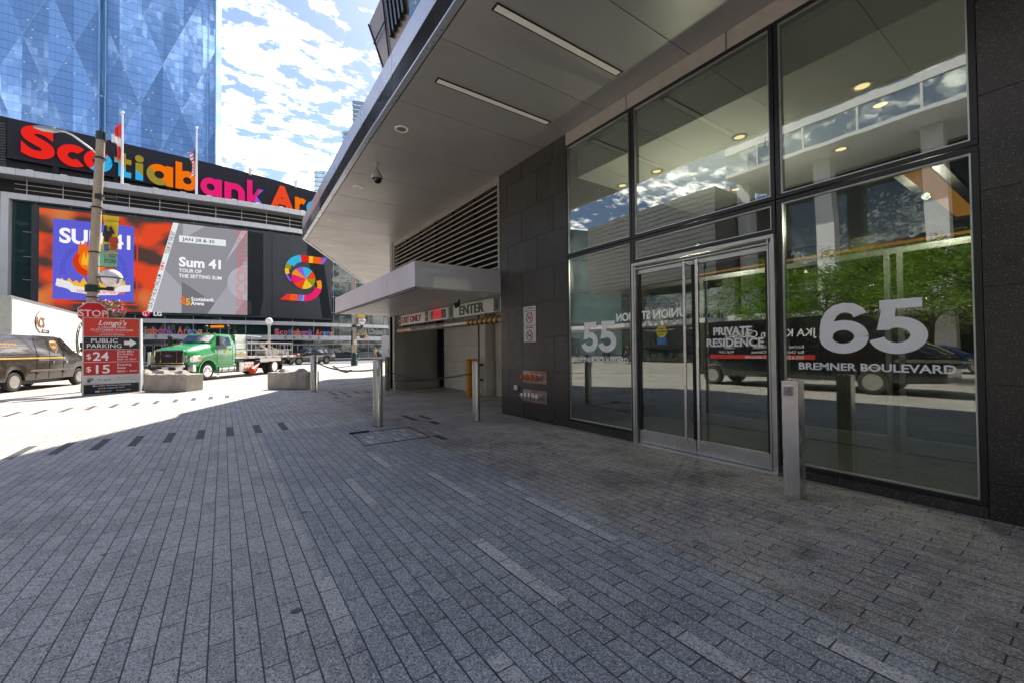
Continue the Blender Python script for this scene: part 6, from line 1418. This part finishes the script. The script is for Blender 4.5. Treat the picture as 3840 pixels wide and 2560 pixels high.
m = MB(); BV.patch(m, ((2.42, 1.50), (3.28, 1.44), (2.80, 1.88), (2.44, 1.93)), -1, .012); SW = vb(m.build('side_window', [GLASS('van_window', (.75, .85, .8), 1.6)], va))
m = MB().quad((3.34, -.80, 1.50), (3.34, .80, 1.50), (2.56, .80, 2.02), (2.56, -.80, 2.02)); m.v = [(v[0] + .02, v[1], v[2] + .02) for v in m.v]; vb(m.build('windshield', [M_VGL], va))
m = MB(); BV.patch(m, ((-1.45, 1.19), (2.46, 1.19), (2.46, 1.245), (-1.45, 1.245)), -1, .012, nsub=6); vb(m.build('gold_stripe', [M_GOLD], va))
m = MB(); BV.patch(m, ((.62, .70), (3.0, .70), (3.0, .78), (.62, .78)), -1, .015, nsub=6); BV.patch(m, ((-1.45, 1.30), (2.35, 1.30), (2.35, 1.32), (-1.45, 1.32)), -1, .014, nsub=6); vb(m.build('side_moulding', [P('van_moulding', (.20, .17, .15), .3, .4)], va))
m = MB()
for xx in (.95, 1.62, 2.40, 3.32): m.tube([BV.side(xx, z, .004, -1) for z in (.42, .8, 1.25, 1.46, 1.5 if xx > 3 else 1.98)], .008, 4)
vb(m.build('door_seam', [M_TRIM], va))
m = MB()
for xx in (1.74, 2.52): m.box(xx, xx + .10, -1.05, -1.02, .98, 1.10)
vb(m.build('door_handle', [M_CHR], va))
m = MB()
for xx in (1.0, 2.43):
    for zz_ in (1.27, .60): m.box(xx - .04, xx + .03, -1.045, -1.01, zz_, zz_ + .06)
vb(m.build('door_hinge', [M_TRIM], va))
def sq(s_, sgn=-1): return s_
m = MB(); sh_ = [(-.19, .20), (-.10, .235), (0, .245), (.10, .235), (.19, .20), (.20, -.02), (.14, -.14), (0, -.235), (-.14, -.14), (-.20, -.02)]
sp0 = MB().add([BV.side(1.93 + a, 1.66 + b, .016, -1) for a, b in sh_], [tuple(range(10))]); SH = vb(sp0.build('shield', [M_GOLD], va))
MB().add([BV.side(1.93 + a * .86, 1.655 + b * .86, .022, -1) for a, b in sh_[4:] + sh_[:1]], [tuple(range(7))]).build('shield_face', [P('shield_brown', (.12, .055, .02), .4)], SH)
p = BV.side(1.76, 1.60, .028, -1); MB().text('ups', .20, p, (1, 0, 0), (0, .28, 1), 0, .01, .001, .95).build('shield_lettering', [M_GOLD], SH)
m = MB().text('Worldwide Services', .125, BV.side(-.92, 1.70, .014, -1), (1, 0, 0), (0, .28, 1), 0, .008, .001, .95).text('Synchronizing the world of commerce', .062, BV.side(-.70, 1.61, .014, -1), (1, 0, 0), (0, .28, 1), 0, .004, .001, 1.0); vb(m.build('side_lettering', [M_GOLD], va))
MB().box(-.7, -.6, -.03, -.012, 1.0, 1.04).build('marker_light', [M_AMB], va)
for wx in (0, 3.55):
    wheel(va, (wx, .14, .36), .36, .22, -1, P('steel_rim', (.42, .40, .37), .4, .5), dish=.045, label='rear wheel with a grey steel rim' if wx == 0 else None); wheel(va, (wx, 1.8, .36), .36, .22, 1, MATS['steel_rim'], dish=.045)
m = MB().ball((3.30, -.22, 1.52), .11, 14, 0, .6, 1, 1).bar((3.2, -.1, 1.5), (3.05, .03, 1.48), .03, .03).box(3.22, 3.34, -.30, -.14, 1.62, 1.86); m.build('mirror', [M_TRIM], va, smooth=40)
MB().box(-1.3, 4.2, .3, 1.7, .22, .5).build('underbody', [M_TRIM], va); MB().box(-1.62, -1.45, .05, 1.9, .40, .55).build('bumper', [M_CHR], va, bevel=.02)
# --- white box trailer behind the van
tr = thing('box_trailer', 'long plain white box trailer lettered ACS behind the brown van', 'trailer', (-7.9, 28.3, 0), radians(90))
M_TRW = P('trailer_white', (.80, .80, .78), .5, var=.03, vs=.6)
MB().box(0, 14, 0, 2.5, 1.2, 3.92).build('box', [M_TRW], tr)
MB().box(-.01, 14.01, -.03, .02, 3.90, 4.0).box(-.01, 14.01, -.03, .02, 1.12, 1.22).box(-.05, .10, -.035, 2.53, 1.15, 3.98).box(13.9, 14.05, -.035, 2.53, 1.15, 3.98).build('edge_rail', [M_ALU], tr)
m = MB()
for k in range(30): m.cyl((.16, -.012, 1.3 + k * .085), (.16, .02, 1.3 + k * .085), .014, n=6)
m.box(.02, 13.9, -.004, .3, 1.23, 1.3, 1); m.build('rivet_strip', [M_STEELD, M_TRW], tr)
m = MB().text('ACS', .74, (3.05, -.02, 2.74), (1, 0, 0), (0, 0, 1), 0, .03, .004, .95); m.build('side_lettering', [P('acs_brown', (.22, .09, .03), .6)], tr)
m = MB().tube([(4.1 - 1.15 * cos(a), -.02, 3.02 + .58 * sin(a)) for a in [radians(-75 + k * 9) for k in range(17)]], .022, 5)
m.box(3.95, 5.1, -.02, 0, 2.45, 2.64); m.build('logo_ring', [P('logo_dark', (.05, .03, .02), .5)], tr)
m = MB(); m.text('FREIGHT', .15, (4.02, -.03, 2.49), (1, 0, 0), (0, 0, 1), 0, .003, .002, 1.2); m.build('box_lettering', [M_TRW], tr)
m = MB()
for rr_ in (1.25, 1.5): m.tube([(12.4 - rr_ * 1.5 * cos(a), -.02, 2.2 + rr_ * .95 * sin(a)) for a in [radians(-40 + k * 8) for k in range(17)]], .04, 5)
for k in range(7): a = radians(-20 + k * 16); m.bar((12.4 - 1.25 * 1.5 * cos(a), -.02, 2.2 + 1.25 * .95 * sin(a)), (12.4 - 1.5 * 1.5 * cos(a), -.02, 2.2 + 1.5 * .95 * sin(a)), .04, .03)
m.build('rail_motif', [MATS['logo_dark']], tr)
for x in (2.0, 3.2):
    for y, sg in ((.2, -1), (2.3, 1)): wheel(tr, (x, y, .5), .5, .28, sg, M_STEELD, dish=.04)
MB().box(.5, 13.5, .7, 1.8, .85, 1.2).box(11.2, 11.35, .3, .45, .1, 1.2).box(11.2, 11.35, 2.05, 2.2, .1, 1.2).build('chassis', [M_TRIM], tr)
# --- black sport utility car; +x forward (towards the left of the picture)
M_CB = P('car_black', (.010, .010, .013), .15, coat=1, var=.1)
su = thing('parked_car', 'glossy black sport utility car with silver roof rails in front of the arena doors', 'car', (6.3, 46.9, 0), atan2(-1.0, -2.85))
BS = stations([(1.02, .34, .80, .62, .76, .78, .60, .86), (.90, .30, .90, .80, .84, .98, .66, 1.04), (.45, .28, .94, .90, .88, 1.04, .68, 1.12), (-.35, .26, .95, .95, .90, 1.10, .72, 1.20), (-1.10, .26, .95, .98, .92, 1.14, .70, 1.62), (-1.5, .26, .95, .98, .92, 1.14, .70, 1.68), (-2.9, .26, .95, 1.0, .92, 1.16, .70, 1.66), (-3.5, .30, .94, 1.0, .90, 1.16, .66, 1.58), (-3.86, .34, .92, 1.0, .88, 1.14, .78, 1.22), (-3.95, .45, .86, .9, .82, 1.05, .76, 1.12)], [0, -2.95], .44, .38, .28)
def sbb(o): o.location = (0, -.95, 0); return o
sbb(BS.mesh(MB()).build('body', [M_CB], su, smooth=42))
for nm, pl in (('side_window', ((-.72, 1.20), (-1.62, 1.18), (-1.66, 1.56), (-1.12, 1.54))), ('side_window', ((-1.70, 1.18), (-2.62, 1.19), (-2.60, 1.56), (-1.74, 1.56))), ('side_window', ((-2.72, 1.20), (-3.45, 1.24), (-3.2, 1.53), (-2.70, 1.55)))):
    m = MB()
    for sg in (1, -1): BS.patch(m, pl, sg, .008)
    sbb(m.build(nm, [M_VGL], su))
m = MB(); m.quad((-.38, .70, 1.215), (-.38, -.70, 1.215), (-1.08, -.66, 1.60), (-1.08, .66, 1.60)); m.v = [(v[0] + .01, v[1], v[2] + .015) for v in m.v]; sbb(m.build('windshield', [M_VGL], su))
m = MB()
for y in (-.62, .62): m.tube([(-1.35, y, 1.70), (-1.45, y, 1.75), (-3.1, y, 1.74), (-3.25, y, 1.66)], .018, 6)
sbb(m.build('roof_rail', [M_CHR], su))
for wx in (0, -2.95):
    for y, sg in ((-.12, 1), (-1.78, -1)): wheel(su, (wx, y, .375), .375, .22, sg, P('alloy_dark', (.10, .10, .11), .3, .8), spokes=6, dish=.02)
m = MB(); BS.patch(m, ((-3.72, .98), (-3.9, .98), (-3.86, 1.12), (-3.7, 1.12)), 1, .01); sbb(m.build('tail_lamp', [M_RL], su)); m = MB(); BS.patch(m, ((.5, .80), (.92, .76), (.90, .86), (.5, .90)), 1, .01); sbb(m.build('headlight', [M_HL], su))
m = MB().box(-.95, -.80, -.02, .15, 1.16, 1.30); m.build('mirror', [M_CB], su, bevel=.02); m = MB(); BS.patch(m, ((-.42, .34), (-2.5, .34), (-2.5, .44), (-.42, .44)), 1, .012); sbb(m.build('sill_trim', [M_TRIM], su))
m = MB()
for xx in (-.62, -1.66, -2.62): m.tube([BS.side(xx, z, .003, 1) for z in (.4, .7, .98, 1.14)], .006, 4)
sbb(m.build('door_seam', [M_TRIM], su))
# ------------------------------------------------------------------ people
def person(lab, loc, rz, h, shirt, legs, skin, hair, shorts=True, pose='stand', sleeve=True, cap=None, stride=.12):
    t = thing('person', lab, 'person', loc, rz, 'people walking by the arena'); k = h / 1.75
    J = {}
    def add(n, p, r_): J[n] = (Vector(p) * k, r_ * k)
    s = stride
    add('pel', (0, 0, .95), .135); add('waist', (0, .01, 1.10), .125); add('chest', (0, 0, 1.32), .145); add('neck', (0, 0, 1.49), .055); add('head0', (0, -.01, 1.58), .085); add('head1', (0, -.01, 1.69), .085)
    for sg in (1, -1):
        f = s * sg
        add('hip%d' % sg, (.09 * sg, 0, .90), .095); add('knee%d' % sg, (.10 * sg, -f * .9 - .02, .50), .062); add('ank%d' % sg, (.10 * sg, -f * 1.4, .09), .042); add('toe%d' % sg, (.11 * sg, -f * 1.4 - .15, .045), .038)
        add('sho%d' % sg, (.175 * sg, 0, 1.42), .062); 
        if pose == 'fold': add('elb%d' % sg, (.23 * sg, -.04, 1.16), .045); add('wri%d' % sg, (.05 * sg, -.20, 1.18), .032); add('han%d' % sg, (-.01 * sg, -.22, 1.18), .036)
        else: add('elb%d' % sg, (.24 * sg, .02, 1.15), .045); add('wri%d' % sg, (.25 * sg, -.06 + f * .4, .91), .032); add('han%d' % sg, (.25 * sg, -.09 + f * .4, .82), .038)
    E_l = [('pel', 'waist'), ('waist', 'chest'), ('chest', 'neck'), ('neck', 'head0'), ('head0', 'head1')]
    for sg in (1, -1): E_l += [('pel', 'hip%d' % sg), ('hip%d' % sg, 'knee%d' % sg), ('knee%d' % sg, 'ank%d' % sg), ('ank%d' % sg, 'toe%d' % sg), ('chest', 'sho%d' % sg), ('sho%d' % sg, 'elb%d' % sg), ('elb%d' % sg, 'wri%d' % sg), ('wri%d' % sg, 'han%d' % sg)]
    def skin_obj(nm, names, mat, grow=0, over=None):
        ids = {n: i for i, n in enumerate(names)}; me = bpy.data.meshes.new(nm)
        pos = [(over or {}).get(n, J[n][0]) for n in names]
        me.from_pydata([tuple(p) for p in pos], [(ids[a], ids[b]) for a, b in E_l if a in ids and b in ids], [])
        o = bpy.data.objects.new(nm, me); COL.objects.link(o); o.parent = t; me.materials.append(mat)
        o.modifiers.new('skin', 'SKIN'); me.skin_vertices or None
        if not me.skin_vertices: return o
        for i, n in enumerate(names): q = me.skin_vertices[0].data[i]; q.radius = (J[n][1] + grow, (J[n][1] * (.72 if n in ('pel', 'waist', 'chest') else 1) + grow)); q.use_root = (i == 0)
        b = o.modifiers.new('sub', 'SUBSURF'); b.levels = 1; b.render_levels = 1; return o
    skin_obj('body', list(J), skin)
    sl = ['waist', 'pel', 'chest', 'sho1', 'sho-1']; ov = {}
    if sleeve:
        for sg in ('1', '-1'): n = 'elb' + sg; ov[n] = J['sho' + sg][0].lerp(J[n][0], .75); sl.append(n)
    skin_obj('shirt', sl, shirt, .018 * k, ov)
    ov = {}; names = ['pel', 'hip1', 'hip-1', 'knee1', 'knee-1']
    if not shorts: names += ['ank1', 'ank-1']
    skin_obj('shorts' if shorts else 'trousers', names, legs, .022 * k, ov)
    m = MB().ball(tuple(J['head1'][0] + Vector((0, .015, .015)) * k), .105 * k, 14, 0, .92, 1.02, 1.0)
    if cap: m.box(-.06 * k, .06 * k, -.20 * k, -.08 * k, 1.72 * k, 1.735 * k)
    m.v = [v for v in m.v]; hm = m.build('cap' if cap else 'hair', [cap or hair], t, smooth=60)
    f = MB(); 
    for sg in (1, -1):
        p = J['toe%d' % sg][0]; f.box(p.x - .045 * k, p.x + .045 * k, p.y - .05 * k, p.y + .2 * k, 0, .075 * k)
    f.build('shoes', [M_TRIM], t, bevel=.015)
    return t
SK = P('skin', (.48, .26, .17), .6, var=.05); HR = P('hair_dark', (.03, .02, .015), .6)
def C(n, r_, g_, b_): return P(n, (r_, g_, b_), .8, var=.1)
person('man in a cream shirt and tan shorts with folded arms standing by the crowd barrier', (17.4, 58.6, 0), .1, 1.75, C('cream_shirt', .70, .58, .42), C('tan_shorts', .50, .32, .18), SK, HR, True, 'fold', cap=C('tan_cap', .4, .3, .2))
person('man in a light blue shirt and dark shorts walking beside the white column', (17.98, 58.1, 0), .3, 1.75, C('blue_shirt', .30, .45, .62), C('dark_shorts', .05, .06, .09), SK, P('hair_grey', (.4, .38, .36), .6), stride=.2)
person('man in a navy t-shirt and black shorts walking at the garage wall corner', (12.5, 37.4, 0), .2, 1.8, C('navy_shirt', .09, .11, .22), C('black_shorts', .02, .02, .025), SK, HR, stride=.2, cap=C('navy_cap', .05, .06, .12))
person('person in dark clothes walking past the arena window behind the black car', (13.3, 66.2, 0), 1.2, 1.75, C('dark_jacket', .05, .04, .09), C('dark_trousers', .03, .03, .04), SK, HR, False, stride=.2)
person('person in a blue shirt by the arena doors, seen above the flatbed', (7.9, 69.9, 0), .0, 1.75, C('blue_work_shirt', .08, .10, .18), C('grey_trousers', .12, .12, .13), SK, HR, False, stride=.1)
# ------------------------------------------------------------------ across the street, seen in the entrance glass
def LEAF(name, c):
    if name in MATS: return MATS[name]
    m, nt, out = newmat(name); a = nt.nodes.new('ShaderNodeBsdfDiffuse'); b = nt.nodes.new('ShaderNodeBsdfTranslucent'); a.inputs[0].default_value = (*c, 1); b.inputs[0].default_value = (c[0] * 1.3, c[1] * 1.2, c[2], 1)
    mx = nt.nodes.new('ShaderNodeMixShader'); mx.inputs[0].default_value = .45; nt.links.new(a.outputs[0], mx.inputs[1]); nt.links.new(b.outputs[0], mx.inputs[2]); nt.links.new(mx.outputs[0], out.inputs[0]); MATS[name] = m; return m
def tree(x, y, h, seed, lab):
    t = thing('street_tree', lab, 'tree', (x, y, 0), 0, 'street trees across the road'); r = random.Random(seed)
    m = MB(); m.tube([(0, 0, 0), (.05, .02, h * .3), (.0, -.04, h * .55), (.1, 0, h * .8)], [.12, .09, .06, .02], 8); tips = []
    for k in range(15):
        a = k * 2.4 + r.random(); z = h * (.38 + .033 * k); L_ = r.uniform(1.2, 2.3) * (1.15 - .03 * k); e = Vector((cos(a) * L_, sin(a) * L_, z + L_ * .45)); m.tube([(0, 0, z), (e.x * .5, e.y * .5, z + (e.z - z) * .6), tuple(e)], [.04, .025, .01], 5); tips.append(e); tips.append(Vector((e.x * .55, e.y * .55, z + (e.z - z) * .7)))
    tips.append(Vector((0, 0, h * .92))); m.build('trunk', [P('bark', (.07, .055, .045), .9)], t)
    c = MB(); cols = 3
    for tp in tips:
        for q in range(7):
            cc = tp + Vector((r.gauss(0, .38), r.gauss(0, .38), r.gauss(0, .22)))
            for j in range(56):
                p = cc + Vector((r.gauss(0, .22), r.gauss(0, .22), r.gauss(0, .10))); u, v = frame_of(Vector((r.uniform(-1, 1), r.uniform(-1, 1), r.uniform(.1, 1)))); w = r.uniform(.035, .062)
                c.add([p - u * w, p + v * w * .45, p + u * w, p - v * w * .45], [(0, 1, 2, 3)], r.randint(0, 2))
    c.build('crown', [LEAF('leaf_a', (.15, .28, .03)), LEAF('leaf_b', (.20, .34, .04)), LEAF('leaf_c', (.10, .20, .03))], t)
tree(-11.0, 9.2, 5.2, 1, 'leafy street tree mirrored in the right hand pane left of the number 65'); tree(-11.3, 5.6, 5.4, 2, 'leafy street tree mirrored above the number 65'); tree(-11.0, 2.6, 5.2, 3, 'leafy street tree mirrored at the right edge of the entrance glass'); tree(-12.2, 7.4, 5.0, 4, 'leafy street tree set further back, mirrored between the two nearer trees'); tree(-12.4, 4.0, 5.2, 5, 'leafy street tree set further back, mirrored above the black van roof')
kv = thing('cargo_van', 'black lettered cargo van mirrored in the entrance glass, on the near side of the road', 'van', (-5.0, 4.40, 0), radians(-90))
BK = stations([(1.95, .40, .84, .8, .80, 1.0, .62, 1.15), (1.7, .38, .96, 1.0, .90, 1.2, .72, 1.32), (1.15, .36, 1.0, 1.1, .96, 1.35, .80, 1.55), (.40, .36, 1.02, 1.2, 1.0, 1.45, .86, 2.25), (.0, .36, 1.02, 1.2, 1.0, 1.45, .88, 2.35), (-4.85, .36, 1.02, 1.2, 1.0, 1.45, .88, 2.35), (-4.95, .40, 1.0, 1.2, .98, 1.45, .86, 2.30)], [0.45, -4.27], .44, .36, .36)
def kb(o): o.location = (0, -1.0, 0); return o
kb(BK.mesh(MB()).build('body', [P('van_black', (.012, .012, .016), .2, coat=1)], kv, smooth=40))
m = MB(); BK.patch(m, ((-.25, 1.5), (1.0, 1.42), (.45, 2.05), (-.22, 2.1)), 1, .01); kb(m.build('side_window', [M_VGL], kv))
m = MB(); BK.patch(m, ((-.9, .98), (-4.3, .98), (-4.3, 1.13), (-.9, 1.13)), 1, .012); kb(m.build('red_strip', [P('strip_paint_red', (.5, .03, .03), .5)], kv))
m = MB(); Rk = (-1, 0, 0)
m.text('JKA Kitchen Cabinets', .34, (-.9, 1.0 - 0, 1.72), Rk, (0, -.12, 1), 0, .01, .001, .95).text('905-832-1832 | 905-850-6406', .15, (-1.2, 1.045, .99), Rk, (0, 0, 1), 0, .005, .001, 1)
for k, (a_, b_) in enumerate((('Kitchen', 'Bar Unit'), ('Vanities', 'Cabinets'), ('Office', 'Wall Unit'))): m.text(a_, .14, (-1.2 - k * 1.1, 1.03, 1.34), Rk, (0, 0, 1), 0, .005, .001, 1); m.text(b_, .14, (-1.2 - k * 1.1, 1.04, 1.18), Rk, (0, 0, 1), 0, .005, .001, 1)
kb(m.build('side_lettering', [M_LET], kv))
for wx in (.45, -4.27): wheel(kv, (wx, -.14, .36), .36, .22, 1, MATS['steel_rim'], dish=.03); wheel(kv, (wx, -1.86, .36), .36, .22, -1, MATS['steel_rim'], dish=.03)
bc = thing('parked_car', 'dark blue car mirrored at the right edge of the entrance glass', 'car', (-18.5, 3.6, 0), radians(-90))
BB = Body([(s_[0], s_[1], s_[2], s_[3] * .94, s_[4], s_[5] * .92, s_[6], s_[7] * .86) for s_ in BS.st]); o = BB.mesh(MB()).build('body', [P('car_blue', (.01, .012, .05), .15, coat=1)], bc, smooth=42); o.location = (0, -.95, 0)
m = MB(); BB.patch(m, ((-.8, 1.08), (-2.7, 1.08), (-2.6, 1.36), (-1.2, 1.36)), 1, .01); o = m.build('side_window', [M_VGL], bc); o.location = (0, -.95, 0)
for wx in (0, -2.95): wheel(bc, (wx, -.12, .36), .36, .22, 1, M_CHR, spokes=6, dish=.02); wheel(bc, (wx, -1.78, .36), .36, .22, -1, M_CHR, spokes=6, dish=.02)
# buildings opposite
M_OG = P('grey_cladding', (.13, .13, .135), .5, .2, var=.06, vs=.3); M_OC = P('white_column', (.62, .62, .64), .6, var=.03); M_OGL = GLASS('opposite_glass', ior=2.0, dark=(.03, .045, .055), wavy=.25, wscale=.4)
op = thing('office_podium', 'glass and grey clad office podium on tall white columns mirrored in the entrance glass', 'building', (-26, 0, 0))
def R2(m, nm, mt, **k): o = m.build(nm, [mt], op, **k); return o
R2(MB().box(-30, -3, -70, 16, 0, 15), 'glass_wall', M_OGL); R2(MB().box(-30, 3, -70, 17.5, 15, 20), 'upper_glass_wall', GLASS('opposite_upper_glass', ior=4.0, dark=(.08, .10, .12), wavy=.12, wscale=.25))
m = MB()
for y in (17.0, 18.6, 11.5, 5.8, -1.5, -9, -17, -25): m.loft([[(-.5, y - .55, 0), (.5, y - .55, 0), (.5, y + .55, 0), (-.5, y + .55, 0)], [(-.2, y - .2, 15), (.8, y - .2, 15), (.8, y + .8, 15), (-.2, y + .8, 15)]])
R2(m, 'column', M_OC)
m = MB()
for z in (3.4, 14.8, 16.6, 19.6): m.box(-2.9, 3.1, -70, 17.5, z, z + (.5 if z != 14.8 else .25))
for y in range(-60, 17, 3): m.box(3.0, 3.06, y, y + .12, 15, 20)
R2(m, 'floor_band', M_OC)
R2(MB().box(-24, 4, 17.9, 32, 7.2, 14.2), 'grey_block', M_OG); R2(MB().box(-20, 0, 18, 31, 0, 7.2), 'lower_glass_wall', M_OGL)
m = MB()
for k in range(16): m.box(3.99, 4.02, 17.9, 32, 7.4 + k * .42, 7.42 + k * .42); 
R2(m, 'cladding_joint', M_GAP)
m = MB().box(-2, 3.5, 19, 40, 3.4, 3.8); R2(m, 'entrance_canopy', M_OC)
sgm = MB().text('UNION STATION', 1.1, (4.0, 20.5, 4.0), (0, 1, 0), (0, 0, 1), 0, .02, .04, .9); R2(sgm, 'roof_lettering', M_OC)
M_T3 = tower_mat('opposite_tower_glass', (.08, .14, .15), 3.4, 1.6, .05, False, (.14, .16, .16), .15, .6, .14)
for lab, loc, dims, rz in (('mid rise green glass office block mirrored left of the number 55', (-62, 60, 0), (22, 24, 26), .3), ('pale stone tower mirrored beside the granite wall', (-120, 150, 0), (26, 30, 95), .2), ('dark glass block added unseen behind the viewer to darken the arena glass', (-50, -95, 0), (46, 20, 50), .05), ('wide mid rise block added unseen further behind the viewer to darken the arena glass', (10, -130, 0), (60, 24, 28), 0), ('slim grey tower above the office podium', (-58, -30, 0), (16, 30, 60), 0), ('broad glass block across the side street', (-150, -60, 0), (50, 60, 60), .1)):  # blocks behind the viewer are unseen, added so the arena glass mirrors less sky
    t = thing('city_building', lab, 'building', loc, rz)
    MB().box(0, dims[0], 0, dims[1], 0, dims[2]).build('facade', [M_T3], t)
    m = MB(); z = 6
    while z < dims[2]: m.box(-.25, dims[0] + .25, -.25, dims[1] + .25, z, z + .35); z += 6.8
    m.build('floor_edge', [P('floor_edge_grey', (.22, .24, .24), .6)], t)

rs = random.Random(11); cls = [C('pk', .5, .2, .25), C('wh', .7, .7, .7), C('bl', .1, .15, .4), C('ye', .6, .45, .1), C('bk', .03, .03, .03)]
for k, (x, y) in enumerate(((-19.5, 27), (-20.3, 28.2), (-18.8, 30.5), (-20, 33), (-19.2, 24.5))):
    person(['pedestrian in pink mirrored beyond the road in the left pane', 'pedestrian in white mirrored beyond the road in the left pane', 'pedestrian in blue mirrored beyond the road in the left pane', 'pedestrian in yellow mirrored beyond the road in the left pane', 'pedestrian in black mirrored beyond the road in the door glass'][k], (x, y, 0), rs.uniform(0, 6), 1.7, cls[k], C('jeans', .05, .07, .12), SK, HR, k % 2 == 0, stride=.18)
